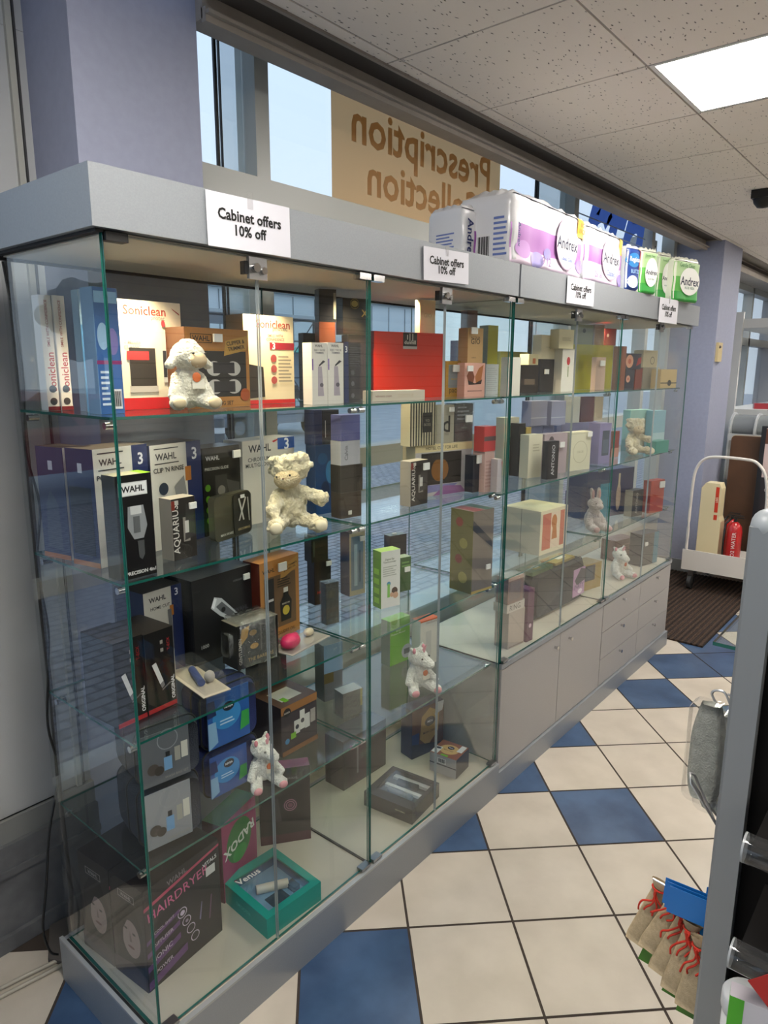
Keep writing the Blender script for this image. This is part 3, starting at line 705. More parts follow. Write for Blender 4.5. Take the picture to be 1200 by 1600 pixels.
def roll_pack(x, y, z, rot, w_, h_, d_, label, cols, rows, style, bands, body='e9e9ec', name='toilet_roll_pack', twist=.0, dec=()):
    """Film-wrapped pack of rolls: front bulging at every roll, crumpled film on top."""
    film = pm(body, .28, name='pack_film_'+body, coat=.5)
    A = min(.006, w_/cols*.06)
    def wv(u, v):       # front bulge
        e = min(u, 1-u, .06)/.06; e2 = min(v, 1-v, .05)/.05
        return -(A*abs(math.sin(PI*cols*u))**.6 + .012*min(1, e)**.5*min(1, e2)**.5)
    N = 40; Z = 18; m = MB(); vs = []; fs = []
    ring = []
    for i in range(N): ring.append(('F', i/N))
    for i in range(8): ring.append(('R', i/8))
    for i in range(N): ring.append(('B', 1-i/N))
    for i in range(8): ring.append(('L', 1-i/8))
    n = len(ring)
    for k in range(Z+1):
        v = k/Z
        for f_, u in ring:
            if f_ == 'F': p = (u*w_, wv(u, v))
            elif f_ == 'R': p = (w_, u*d_)
            elif f_ == 'B': p = (u*w_, d_-wv(u, v))
            else: p = (0, u*d_)
            sag = (.5+.5*math.sin(rows*2*PI*v-PI/2))*.003
            cx, cy = w_/2, d_/2; q = 1-.04*max(0, v-.93)/.07-.03*max(0, .05-v)/.05
            vs.append((cx+(p[0]-cx)*q, cy+(p[1]-cy)*q+(sag if f_ == 'F' else 0), v*h_))
    for k in range(Z):
        for i in range(n): fs.append((k*n+i, k*n+(i+1) % n, (k+1)*n+(i+1) % n, (k+1)*n+i))
    m.add(vs, fs, film, True)
    # top: gathered film
    top = []; tf = []; G = 14; rr = random.Random(int(w_*1e4))
    for a in range(G+1):
        for b_ in range(G+1):
            u, v = a/G, b_/G; e = min(u, 1-u, v, 1-v)
            hz = h_ + (0 if e == 0 else (.012+twist*math.exp(-((u-.3)**2+(v-.5)**2)*14)+rr.uniform(-.006, .008)))
            q = .96; top.append((w_/2+(u-.5)*w_*q, d_/2+(v-.5)*(d_+.02)*q, hz))
    for a in range(G):
        for b_ in range(G): tf.append((a*(G+1)+b_, (a+1)*(G+1)+b_, (a+1)*(G+1)+b_+1, a*(G+1)+b_+1))
    m.add(top, tf, film, True)
    m.poly([(0, 0, 0), (0, d_, 0), (w_, d_, 0), (w_, 0, 0)], film)
    # printing that follows the bulging front
    cnt = [0]
    def put(poly_uv, fcs, c, flat=False):
        cnt[0] += 1; off = .0012+.0005*cnt[0]
        m.add([(u*w_, (-(A+.012) if flat else wv(min(max(u, 0), 1), min(max(v, 0), 1))+(.5+.5*math.sin(rows*2*PI*v-PI/2))*.003)-off, v*h_) for u, v in poly_uv], fcs, c, True)
    def rect(u0, v0, u1, v1, c, top_f=None):
        G2 = 16; P = []; 
        for a in range(G2+1):
            for b_ in range(G2+1):
                u = u0+(u1-u0)*a/G2; vt = v1+(top_f(a/G2) if top_f else 0); P.append((u, v0+(vt-v0)*b_/G2))
        put(P, [(a*(G2+1)+b_, (a+1)*(G2+1)+b_, (a+1)*(G2+1)+b_+1, a*(G2+1)+b_+1) for a in range(G2) for b_ in range(G2)], c)
    def oval(uc, vc, ru, rv, c):
        P = [(uc, vc)]; k = 28; F2 = []
        for j in range(1, 5):
            for i in range(k): P.append((uc+ru*j/4*math.cos(2*PI*i/k), vc+rv*j/4*math.sin(2*PI*i/k)))
        for i in range(k): F2.append((0, 1+i, 1+(i+1) % k))
        for j in range(3):
            for i in range(k): F2.append((1+j*k+i, 1+(j+1)*k+i, 1+(j+1)*k+(i+1) % k, 1+j*k+(i+1) % k))
        put(P, F2, c, .3 < vc < .6 and rv > .25)
    def word(body_, uc, vc, wd, c, ang=0, bold=.02):
        V, F2, (gw, gh) = glyphs(body_, bold, 0)
        k = wd*w_/gw if abs(ang) < 45 else wd*h_/gw; ca, sa = math.cos(math.radians(ang)), math.sin(math.radians(ang))
        put([(uc+(a*ca-b_*sa)*k/w_, vc+(a*sa+b_*ca)*k/h_) for a, b_ in V], F2, c, True)
    for q in bands:
        {'r': rect, 'e': oval, 't': word}[q[0]](*q[1:])
    decals(m, dec, w_, d_, h_, off0=.0006)
    return m.build(name, loc=(x, y, z), rot=math.radians(rot), label=label, category='toilet roll pack')

def rounded(w_, h_, r_, n=5):
    pts = []
    for cx, cy, a0 in ((w_-r_, r_, -90), (w_-r_, h_-r_, 0), (r_, h_-r_, 90), (r_, r_, 180)):
        for i in range(n+1):
            a = math.radians(a0+90*i/n); pts.append((cx+r_*math.cos(a), cy+r_*math.sin(a)))
    return pts
UP = Matrix(((1, 0, 0, 0), (0, 0, 1, 0), (0, 1, 0, 0), (0, 0, 0, 1)))     # xy outline stood up in xz, extruded along y
def soft_case(x, y, z, rot, w_, h_, d_, col, label, card=None, dec=(), name='wash_bag', cat='wash bag', zipc='101418'):
    """Rounded fabric case standing on edge, with piping, zip pull and printed sleeve."""
    r = empty(name, (x, y, z), math.radians(rot), label=label, category=cat)
    fab = noisy('case_fabric_'+col, col, col, 50, .8, bump=.4, bscale=300)
    m = MB(); k = 8
    pts = rounded(w_, h_, min(w_, h_)*.18, 6); n = len(pts); vs = []; fs = []
    for j in range(k+1):
        t = j/k; sc = 1-.10*(abs(2*t-1))**4; 
        vs += [(w_/2+(p[0]-w_/2)*sc, t*d_, h_/2+(p[1]-h_/2)*sc) for p in pts]
    for j in range(k):
        for i in range(n): fs.append((j*n+i, j*n+(i+1) % n, (j+1)*n+(i+1) % n, (j+1)*n+i))
    fs.append(tuple(range(n))); fs.append(tuple(range((k+1)*n-1, k*n-1, -1)))
    m.add(vs, fs, fab, True); m.build('body', parent=r)
    zp_ = pm(zipc, .5)
    for yy in (.16*d_, .5*d_):
        q = MB(); q.tube([(w_/2+(p[0]-w_/2)*1.0, yy, h_/2+(p[1]-h_/2)*1.0) for p in pts+pts[:1]], .0028, zp_, 6); q.build('piping', parent=r)
    if card:
        u0, v0, u1, v1, cc = card
        q = MB(); q.box(u0*w_, -.004, v0*h_, u1*w_, -.001, v1*h_, pm(cc, .3, coat=.5))
        M0 = Matrix.Translation((u0*w_, -.0042, v0*h_))
        sub = MB(); decals(sub, dec, (u1-u0)*w_, .001, (v1-v0)*h_)
        b0 = len(q.v); q.v += [tuple(M0 @ Vector(v)) for v in sub.v]; q.f += [[b0+i for i in f] for f in sub.f]; q.m += [q.mi(sub.mats[i]) for i in sub.m]; q.sm += sub.sm
        q.build('printed_sleeve', parent=r)
    return r
def window_box(x, y, z, rot, w_, h_, d_, col, label, win, inner, dec=(), fill=(), rim=.0, name='gift_box', cat='gift box', lift=0):
    """Low box lying flat with a clear window in its lid showing what lies in the tray."""
    r = empty(name, (x, y, z), math.radians(rot), label=label, category=cat)
    c = pm(col, .35); u0, v0, u1, v1 = win; m = MB(); t = .004
    m.box(0, 0, 0, w_, d_, .003, c)
    for q in ((0, 0, w_, t), (0, d_-t, w_, d_), (0, t, t, d_-t), (w_-t, t, w_, d_-t)): m.box(q[0], q[1], .003, q[2], q[3], h_-.002, c)
    for q in ((0, 0, w_, v0*d_), (0, v1*d_, w_, d_), (0, v0*d_, u0*w_, v1*d_), (u1*w_, v0*d_, w_, v1*d_)): m.box(q[0], q[1], h_-.002, q[2], q[3], h_, c)
    decals(m, dec, w_, d_, h_); m.build('carton', parent=r)
    m = MB(); m.box(t+.001, t+.001, h_*.45, w_-t-.001, d_-t-.001, h_*.5, pm(inner, .5)); m.build('tray', parent=r)
    for f_ in fill:
        nm, kind, a = f_[0], f_[1], f_[2:]; m = MB()
        if kind == 'box': m.box(a[0]*w_, a[1]*d_, h_*.5+.001, a[2]*w_, a[3]*d_, h_*.5+a[4], a[5])
        elif kind == 'rod': m.cyl((a[0]*w_, a[1]*d_, h_*.5+a[4]), (a[2]*w_, a[3]*d_, h_*.5+a[4]), a[4]*.95, a[5], 14)
        m.build(nm, parent=r)
    m = MB(); m.box(u0*w_+.0005, v0*d_+.0005, h_-.0018, u1*w_-.0005, v1*d_-.0005, h_-.0010, CLEAR); m.build('window', parent=r)
    return r
def blister(x, y, z, rot, w_, h_, d_, card, label, fill=(), pitch=0, name='blister_pack', cat='blister pack', dec=()):
    """Backing card lying down (pitched) with a clear dome over the goods."""
    r = empty(name, (x, y, z), 0, label=label, category=cat); r.rotation_euler = (math.radians(pitch), 0, math.radians(rot))
    m = MB(); m.box(0, 0, 0, w_, d_, .002, card); decals(m, dec, w_, d_, .002); m.build('card', parent=r)
    for f_ in fill:
        m = MB(); nm, kind, a = f_[0], f_[1], f_[2:]
        if kind == 'rod': m.cyl((a[0]*w_, a[1]*d_, a[4]+.003), (a[2]*w_, a[3]*d_, a[4]+.003), a[4], a[5], 14)
        elif kind == 'ball': m.ball((a[0]*w_, a[1]*d_, a[2]+.003), (a[3], a[4], a[2]), a[5])
        m.build(nm, parent=r)
    m = MB(); b_ = .008
    m.box(b_, b_, .0022, w_-b_, d_-b_, h_, CLEAR); m.build('clear_dome', parent=r)
    return r
def tin(x, y, z, rot, w_, h_, d_, label):
    r = empty('hinged_tin', (x, y, z), math.radians(rot), label=label, category='tin')
    c = pm('4c4b3c', .3, .4, 'dark_olive_tin', coat=.4)
    m = MB(); m.extrude(rounded(w_, h_, .016), 0, d_, c, UP, True); m.build('body', parent=r)
    m = MB(); m.extrude(rounded(w_*.5, h_*.94, .012), 0, .0015, pm('2d2c26', .4), Matrix.Translation((w_*.49, -.0017, h_*.03)) @ UP)
    decals(m, [('F', 'p', [(.62, .35), (.66, .35), (.86, .85), (.82, .87)], 'b8b8ae'), ('F', 'p', [(.74, .35), (.78, .35), (.66, .87), (.62, .85)], 'b8b8ae'), ('F', 'p', [(.90, .3), (.93, .3), (.9, .85), (.87, .85)], 'a8a89e'),
               ('F', 't', 'GROOMING', .75, .16, .34, 'c9b780'), ('F', 't', 'MAN WARE', .27, .14, .34, 'c8c8bc'), ('F', 'r', .66, .86, .78, .94, 'e0e0dc')], w_, d_, h_, off0=.0008)
    for i, v in enumerate(m.v[48:]): m.v[48+i] = (v[0], v[1]-.002, v[2])
    m.build('printed_lid', parent=r)
    return r
def cello_box(x, y, z, rot, w_, h_, d_, label, cols, dec):
    """Carton in loose crinkled cellophane gathered at the ends."""
    ob = carton(x, y, z, rot, w_, h_, d_, 'gift_set', label, 'gift set', cols, dec)
    m = MB(); rr = random.Random(3); N = 12; vs = []; fs = []
    for i in range(N+1):
        u = -.10+1.2*i/N; g = 1 if .02 < u < .98 else .45
        for k in range(16):
            a = 2*PI*k/16; yy = d_/2+g*(d_/2+.008)*max(-1, min(1, 1.35*math.cos(a))); zz = max(.001, h_/2+g*(h_/2+.008)*max(-1, min(1, 1.35*math.sin(a))))
            vs.append((u*w_, yy+rr.uniform(-.004, .004), zz+rr.uniform(0, .007)))
    for i in range(N):
        for k in range(16): fs.append((i*16+k, i*16+(k+1) % 16, (i+1)*16+(k+1) % 16, (i+1)*16+k))
    m.add(vs, fs, CELLO, True); m.build('cellophane', parent=ob)
    return ob
def tote(x, y, z, rot, w_, h_, d_, col, label, dec=(), name='gift_bag', cat='gift bag', handle='c9a24a'):
    r = empty(name, (x, y, z), math.radians(rot), label=label, category=cat)
    c = pm(col, .4); m = MB(); t = d_*.30
    m.add([(0, 0, 0), (w_, 0, 0), (w_, d_, 0), (0, d_, 0), (0, t, h_), (w_, t, h_), (w_, d_-t, h_), (0, d_-t, h_)], [(0, 1, 5, 4), (3, 7, 6, 2), (0, 4, 7, 3), (1, 2, 6, 5), (4, 5, 6, 7), (0, 3, 2, 1)], c)
    m.build('body', parent=r)
    if dec:
        m = MB(); sh = Matrix(((1, 0, 0, 0), (0, 1, t/h_, -.001), (0, 0, 1, 0), (0, 0, 0, 1))); m2 = MB(); decals(m2, dec, w_, d_, h_)
        m2.v = [tuple(sh @ Vector(v)) for v in m2.v]; m2.build('printed_panel', parent=r)
    if handle:
        for yy in (t+.001, d_-t-.001):
            m = MB(); m.tube([(w_*.3+w_*.4*i/10, yy, h_+math.sin(PI*i/10)*h_*.3) for i in range(11)], .002, handle, 6); m.build('handle', parent=r)
    return r
# ================================================================== goods on the shelves (metres: x, y, z, turn, width, height, depth)
carton(0.027, 0.335, 1.605, 0.0, 0.0282, 0.2563, 0.035, 'toothbrush_box', 'slim white electric toothbrush box at the outer end of the top shelf', 'carton', 'e3e0dc', [('F', 't', 'Soniclean', 0.55, 0.34, 0.34, 'b01f2e', 90), ('F', 't', 'SMILE WITH CONFIDENCE', 0.5, 0.76, 0.4, '9c4a55', 90), ('F', 'e', 0.5, 0.19, 0.3, 0.3, '3b3f44'), ('F', 'e', 0.5, 0.08, 0.3, 0.3, '3b3f44'), ('F', 'r', 0, 0, 1, 0.035, '6e1520')])
carton(0.0558, 0.33, 1.605, 0.0, 0.0274, 0.2569, 0.035, 'toothbrush_box', 'slim white electric toothbrush box beside the outermost one, touching the clear pack', 'carton', 'e3e0dc', [('F', 't', 'Soniclean', 0.55, 0.34, 0.34, 'b01f2e', 90), ('F', 't', 'SMILE WITH CONFIDENCE', 0.5, 0.76, 0.4, '9c4a55', 90), ('F', 'e', 0.5, 0.19, 0.3, 0.3, '3b3f44'), ('F', 'e', 0.5, 0.08, 0.3, 0.3, '3b3f44'), ('F', 'r', 0, 0, 1, 0.035, '6e1520')])
carton(0.0644, 0.23, 1.605, 0.0, 0.0318, 0.2633, 0.03, 'toothbrush_pack', 'clear plastic toothbrush pack with light blue card on the top shelf', 'blister pack', {'*': '9db6c8', 'F': '86a9c9'}, [('F', 'r', 0.05, 0.0, 0.95, 0.72, '4d86bd'), ('F', 'e', 0.5, 0.85, 0.2, 0.3, 'b9a7a0'), ('F', 'r', 0.4, 0.1, 0.6, 0.6, '9cc4e4')])
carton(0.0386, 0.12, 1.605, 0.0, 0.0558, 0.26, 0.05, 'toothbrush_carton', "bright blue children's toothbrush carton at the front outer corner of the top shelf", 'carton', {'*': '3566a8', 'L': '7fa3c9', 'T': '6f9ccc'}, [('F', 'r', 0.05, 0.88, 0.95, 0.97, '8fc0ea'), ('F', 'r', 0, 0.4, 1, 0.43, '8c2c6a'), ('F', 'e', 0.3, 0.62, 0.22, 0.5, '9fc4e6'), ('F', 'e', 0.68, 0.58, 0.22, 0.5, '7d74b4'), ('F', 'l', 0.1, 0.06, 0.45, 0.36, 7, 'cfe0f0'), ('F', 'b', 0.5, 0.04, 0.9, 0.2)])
carton(0.1507, 0.226, 1.605, -2.0, 0.1652, 0.2511, 0.09, 'toothbrush_carton', 'large white electric toothbrush carton with a red foot, behind the seated lamb toy', 'carton', {'*': 'e4dcc6', 'T': 'e9e2cf'}, [('F', 'r', 0, 0, 1, 0.11, 'c8181f'), ('F', 't', 'Soniclean', 0.42, 0.91, 0.66, 'c0392b'), ('F', 't', 'protec', 0.62, 0.84, 0.22, '8f8a84'), ('F', 'p', [(0.84, 0.95), (0.97, 0.9), (0.97, 0.885), (0.87, 0.93)], '9c1f28'), ('F', 't', '2 Minute\nCLASSIC', 0.2, 0.6, 0.26, 'a5a39c'), ('F', 'r', 0.72, 0.56, 1, 0.64, '9a1f30'), ('F', 't', '4', 0.76, 0.6, 0.05, 'f0f0f0'), ('F', 't', 'SMILE WITH\nCONFIDENCE', 0.85, 0.7, 0.26, 'b0545c'), ('F', 'r', 0.12, 0.16, 0.56, 0.22, 'b8b5b0'), ('F', 'r', 0.14, 0.22, 0.54, 0.57, '2e2c2b'), ('F', 'r', 0.1, 0.46, 0.44, 0.54, 'b8343a'), ('F', 'r', 0.655, 0.25, 0.72, 0.72, 'c9c9c6'), ('F', 'r', 0.66, 0.3, 0.715, 0.55, '2c3038'), ('F', 'e', 0.69, 0.8, 0.03, 0.05, 'b8404a')])
plush(0.2522, 0.112, 1.605, -22.0, 0.1, 0.1605, 'lamb', 'white lamb soft toy with a beige face, seated on the top shelf', turn=28)
carton(0.2749, 0.15, 1.605, 3.0, 0.2004, 0.1928, 0.075, 'clipper_kit', 'brown kraft clipper and trimmer kit with a black window on the top shelf', 'hair clipper box', {'*': 'a8743a', 'L': '5d3a24', 'T': '8a5a34', 'F': 'b07a3c'}, [('F', 'r', 0.06, 0.14, 0.94, 0.72, '1c1a18'), ('F', 't', 'WAHL', 0.24, 0.87, 0.26, '20180f', 0, 0.02), ('F', 'q', 0.24, 0.87, 0.16, 0.055, 0.008, '20180f'), ('F', 'p', [(0.58, 0.66), (0.95, 0.74), (0.98, 0.93), (0.61, 0.85)], 'c59a4a'), ('F', 't', 'CLIPPER &\nTRIMMER', 0.78, 0.8, 0.3, '20180f', 8, 0.02), ('F', 'e', 0.42, 0.5, 0.12, 0.09, 'c2c0ba'), ('F', 'e', 0.72, 0.5, 0.12, 0.09, 'c2c0ba'), ('F', 'r', 0.4, 0.44, 0.74, 0.58, '26262a'), ('F', 'e', 0.42, 0.27, 0.12, 0.09, 'bcbab4'), ('F', 'e', 0.72, 0.27, 0.12, 0.09, 'bcbab4'), ('F', 'r', 0.4, 0.2, 0.74, 0.34, '232326'), ('F', 'e', 0.9, 0.16, 0.08, 0.08, 'a34a1c'), ('F', 't', 'GROOMING SET', 0.45, 0.06, 0.5, '20180f')], sticker=('F', 0.46, 0.88, 0.13))
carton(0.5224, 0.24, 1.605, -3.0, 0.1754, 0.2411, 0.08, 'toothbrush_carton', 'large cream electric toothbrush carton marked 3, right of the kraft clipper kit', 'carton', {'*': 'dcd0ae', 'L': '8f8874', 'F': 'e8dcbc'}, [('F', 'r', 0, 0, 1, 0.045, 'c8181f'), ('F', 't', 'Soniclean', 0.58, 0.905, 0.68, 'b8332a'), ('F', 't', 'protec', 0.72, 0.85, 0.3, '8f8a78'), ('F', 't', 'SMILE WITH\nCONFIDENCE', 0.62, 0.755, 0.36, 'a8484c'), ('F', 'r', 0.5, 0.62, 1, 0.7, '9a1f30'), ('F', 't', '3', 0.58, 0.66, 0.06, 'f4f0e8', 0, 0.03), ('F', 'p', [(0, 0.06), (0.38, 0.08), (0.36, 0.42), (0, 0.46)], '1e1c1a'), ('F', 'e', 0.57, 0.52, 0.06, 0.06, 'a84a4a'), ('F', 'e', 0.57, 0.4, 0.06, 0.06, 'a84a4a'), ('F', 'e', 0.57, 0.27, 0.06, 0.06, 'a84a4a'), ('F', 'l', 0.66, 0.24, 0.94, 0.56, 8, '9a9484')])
carton(0.6319, 0.09, 1.605, -4.0, 0.0555, 0.1663, 0.04, 'nose_trimmer_box', 'narrow white ear and nose trimmer box, front one of two on the top shelf', 'trimmer box', 'd9d4cb', [('F', 't', 'WAHL', 0.45, 0.95, 0.5, '2a2a30', 0, 0.02), ('F', 't', 'EAR + NOSE\nTRIMMER', 0.5, 0.86, 0.7, '50505a'), ('F', 'p', [(0.35, 0.14), (0.75, 0.14), (0.62, 0.62), (0.38, 0.62)], 'a79da6'), ('F', 'e', 0.6, 0.32, 0.12, 0.1, '5d5560'), ('F', 'r', 0, 0.56, 0.07, 0.74, '6b4a9a'), ('F', 'p', [(0.42, 0.64), (0.7, 0.72), (0.85, 0.7), (0.45, 0.62)], '3a3a40')])
carton(0.6884, 0.085, 1.605, -4.0, 0.0591, 0.168, 0.04, 'nose_trimmer_box', 'narrow white ear and nose trimmer box leaning against the navy three-year box', 'trimmer box', 'dbd6cd', [('F', 't', 'WAHL', 0.45, 0.95, 0.5, '2a2a30', 0, 0.02), ('F', 't', 'EAR + NOSE\nTRIMMER', 0.5, 0.86, 0.7, '50505a'), ('F', 'p', [(0.35, 0.14), (0.75, 0.14), (0.62, 0.62), (0.38, 0.62)], 'a79da6'), ('F', 'e', 0.6, 0.32, 0.12, 0.1, '5d5560'), ('F', 'r', 0, 0.56, 0.07, 0.74, '6b4a9a'), ('F', 'p', [(0.42, 0.64), (0.7, 0.72), (0.85, 0.7), (0.45, 0.62)], '3a3a40')])
carton(0.7692, 0.1, 1.605, -2.0, 0.0696, 0.1726, 0.04, 'guarantee_box', 'dark trimmer box with a navy strip and numeral 3 beside the slim pair', 'trimmer box', '26242a', [('F', 'r', 0, 0, 0.26, 1, '1e2f63'), ('F', 't', '3', 0.13, 0.88, 0.14, 'e6e6ee', 0, 0.02), ('F', 'e', 0.5, 0.5, 0.1, 0.1, '55525a'), ('F', 'e', 0.5, 0.32, 0.1, 0.1, '6a6670'), ('F', 'e', 0.5, 0.12, 0.1, 0.1, '6a6670'), ('F', 'l', 0.3, 0.6, 0.95, 0.93, 9, '4a4850')])
carton(0.831, 0.33, 1.605, -10.0, 0.0516, 0.2067, 0.03, 'fragrance_box', 'matt charcoal box standing behind the slim trimmer boxes', 'fragrance box', '2c2b2e', [])
carton(0.8397, 0.27, 1.605, -25.0, 0.0535, 0.2375, 0.04, 'fragrance_box', 'rust brown fragrance box with upright lettering under the tall black box', 'fragrance box', '7d3f24', [('F', 't', 'Legend', 0.5, 0.22, 0.35, 'd8c6a8', 90)])
carton(0.8419, 0.27, 1.8431, -25.0, 0.0566, 0.0969, 0.04, 'fragrance_box', 'tall black box balanced on the rust brown one, nearly touching the canopy', 'fragrance box', '17161a', [('F', 'r', 0.82, 0.1, 0.96, 0.9, '8d8878')])
carton(0.9613, 0.26, 1.605, -20.0, 0.076, 0.2041, 0.05, 'fragrance_box', 'wide dark plum box under the black and gold box on the top shelf', 'fragrance box', '2a2228', [])
carton(0.9364, 0.26, 1.8097, -20.0, 0.0995, 0.111, 0.05, 'fragrance_box', 'black box with a gold crest and gold X on the top shelf', 'fragrance box', '15120f', [('F', 't', 'X', 0.78, 0.6, 0.24, 'c9a02c', 0, 0.02), ('F', 'e', 0.42, 0.85, 0.12, 0.1, 'b9a35a'), ('F', 'o', 0.42, 0.85, 0.16, 0.02, '8f7c3c')])
carton(1.0623, 0.24, 1.605, -16.0, 0.2955, 0.2197, 0.06, 'gift_set', 'wide bright red fragrance gift set with a small black label', 'gift set', {'*': 'b3200f', 'F': 'd02a12', 'T': 'c0402a'}, [('F', 'r', 0.4, 0.79, 0.6, 0.995, '15130f'), ('F', 'r', 0.4, 0.75, 0.6, 0.79, 'b9b9ba'), ('F', 't', 'dunhill', 0.5, 0.85, 0.16, 'eae6da'), ('F', 'r', 0.455, 0.89, 0.465, 0.96, 'eae6da'), ('F', 'r', 0.49, 0.87, 0.5, 0.98, 'eae6da'), ('F', 'r', 0.53, 0.87, 0.54, 0.98, 'eae6da')])
carton(0.8938, 0.1, 1.605, -6.0, 0.2346, 0.032, 0.045, 'slim_carton', 'flat white carton lying in front of the red gift set', 'carton', {'*': 'cfc6b4', 'T': 'e4dccb'}, [('F', 't', 'reference cream', 0.2, 0.5, 0.3, '8a5a50'), ('F', 't', 'CONTOUR', 0.62, 0.5, 0.3, 'c5b59a')])
carton(1.3058, 0.235, 1.8253, -16.0, 0.069, 0.1162, 0.03, 'fragrance_box', 'pale cream fragrance box standing on top of the red gift set', 'fragrance box', 'eaddb0', [('F', 't', 'GIO', 0.5, 0.55, 0.5, 'c9b98a')])
carton(1.35, 0.15, 1.605, -14.0, 0.0831, 0.1264, 0.05, 'fragrance_box', 'ochre framed fragrance box with a blue grey front, beside the red gift set', 'fragrance box', {'*': 'b8892e', 'F': 'b88c34'}, [('F', 'r', 0.14, 0.26, 0.86, 0.9, '8d9598'), ('F', 't', 'MILLION', 0.5, 0.5, 0.4, 'c9a23c'), ('F', 't', 'paco', 0.5, 0.15, 0.6, '5b4518')], sticker=('F', 0.5, 0.8, 0.4))
carton(1.6813, 0.19, 1.605, -14.0, 0.0713, 0.1182, 0.05, 'fragrance_box', 'pale blue white fragrance box behind the pink butterfly box', 'fragrance box', 'c3c9cf', [('F', 'l', 0.1, 0.1, 0.9, 0.9, 12, 'aeb6bd')])
carton(1.3938, 0.1, 1.605, -14.0, 0.1011, 0.12, 0.05, 'fragrance_box', 'pink fragrance box printed with a bronze butterfly', 'fragrance box', {'*': 'd8a594', 'F': 'e0ab9a'}, [('F', 'p', [(0.1, 0.62), (0.3, 0.9), (0.48, 0.6), (0.42, 0.42), (0.2, 0.4)], '7a3f22'), ('F', 'p', [(0.9, 0.95), (0.68, 0.85), (0.5, 0.6), (0.55, 0.42), (0.8, 0.45)], 'b06a34'), ('F', 'p', [(0.15, 0.5), (0.5, 0.4), (0.85, 0.52), (0.8, 0.38), (0.2, 0.36)], '2b1a18'), ('F', 'l', 0.15, 0.16, 0.85, 0.2, 1, '55302a')], sticker=('F', 0.18, 0.84, 0.26))
carton(1.4084, 0.1, 1.7256, -14.0, 0.0752, 0.1206, 0.05, 'fragrance_box', 'tan box with dark capitals standing on the pink butterfly box', 'fragrance box', {'*': 'b0895a', 'F': 'c09a68'}, [('F', 't', 'ACQUA', 0.5, 0.72, 0.6, '3a2c1c'), ('F', 't', 'GIO', 0.5, 0.62, 0.6, '3a2c1c'), ('F', 't', 'ARMANI', 0.4, 0.15, 0.3, '6b573c')], sticker=('F', 0.3, 0.92, 0.4))
carton(1.7043, 0.2, 1.7238, -14.0, 0.057, 0.1494, 0.05, 'fragrance_box', 'acid yellow green box on the pale blue white one', 'fragrance box', {'*': 'a8a32a', 'L': '9a9a86'}, [])
carton(1.7518, 0.33, 1.605, -14.0, 0.0584, 0.335, 0.04, 'fragrance_box', 'tall mauve brown wrapped box behind the tan one', 'fragrance box', '8d6660', [])
carton(1.6807, 0.33, 1.605, -14.0, 0.0531, 0.2119, 0.04, 'fragrance_box', 'short purple box behind the ochre framed one', 'fragrance box', '6a4a72', [])
carton(2.0598, 0.35, 1.605, -14.0, 0.1765, 0.1778, 0.04, 'gift_set', 'broad olive green gift box at the back of the far cabinet top shelf', 'gift set', '7f8448', [])
carton(1.6485, 0.07, 1.605, -12.0, 0.0696, 0.1437, 0.04, 'fragrance_box', 'tall plain white box at the near end of the far cabinet top shelf', 'fragrance box', 'e2dfd2', [])
carton(1.9464, 0.18, 1.605, -10.0, 0.1175, 0.1178, 0.06, 'fragrance_box', 'dark brown box under the cream and orange one', 'fragrance box', '2a211d', [('F', 'r', 0.2, 0.3, 0.8, 0.5, '6b5a48')])
carton(2.0082, 0.18, 1.7234, -10.0, 0.0658, 0.0453, 0.05, 'fragrance_box', 'small cream box with an orange bottle print on the dark brown box', 'fragrance box', 'e0d5a8', [('F', 'r', 0.4, 0.1, 0.7, 0.6, 'c8682a')])
carton(2.1515, 0.2, 1.605, -10.0, 0.1277, 0.1445, 0.06, 'fragrance_box', 'broad black box with a white price tag on the far cabinet top shelf', 'fragrance box', '1c1a1c', [], sticker=('F', 0.3, 0.62, 0.22))
carton(2.1545, 0.2, 1.7501, -10.0, 0.1125, 0.1044, 0.05, 'fragrance_box', 'upright cream box standing on the broad black box', 'fragrance box', 'e6dcbc', [('F', 'l', 0.3, 0.48, 0.7, 0.52, 1, 'b0a890')], sticker=('F', 0.8, 0.92, 0.3))
carton(2.2451, 0.14, 1.605, -10.0, 0.0931, 0.1902, 0.05, 'fragrance_box', 'white box with a red drop print left of the large yellow gift box', 'fragrance box', 'dedacd', [('F', 'e', 0.5, 0.72, 0.14, 0.2, 'b3202a'), ('F', 'r', 0.46, 0.35, 0.54, 0.6, '8a9a6a')])
carton(2.2026, 0.14, 1.7958, -10.0, 0.1103, 0.0835, 0.05, 'fragrance_box', 'ivory box with beaded foot on top of the white box with the red drop', 'fragrance box', 'e2d8b0', [('F', 'l', 0.2, 0.4, 0.8, 0.6, 3, 'b8ac84')])
carton(2.6523, 0.26, 1.605, -18.0, 0.2898, 0.2241, 0.06, 'gift_set', 'large mustard yellow gift box in the middle of the far cabinet top shelf', 'gift set', {'*': 'b5ad12', 'F': 'b9b31c'}, [('F', 'r', 0.93, 0, 1, 1, '9aa3a4')])
carton(2.595, 0.13, 1.605, -18.0, 0.0692, 0.1593, 0.03, 'fragrance_box', 'slim pale pink box in front of the mustard yellow gift box', 'fragrance box', 'c9aa98', [], sticker=('F', 0.5, 0.82, 0.5))
carton(2.662, 0.265, 1.8297, -18.0, 0.1122, 0.0964, 0.05, 'fragrance_box', 'grey green box lying on the mustard yellow box, left end', 'fragrance box', '9aa088', [('F', 'e', 0.4, 0.7, 0.1, 0.1, '4a5040')])
carton(2.8262, 0.25, 1.8297, -18.0, 0.0757, 0.1041, 0.05, 'fragrance_box', 'dusty pink wrapped box on the mustard yellow box, middle', 'fragrance box', 'a8806e', [], wrap=True)
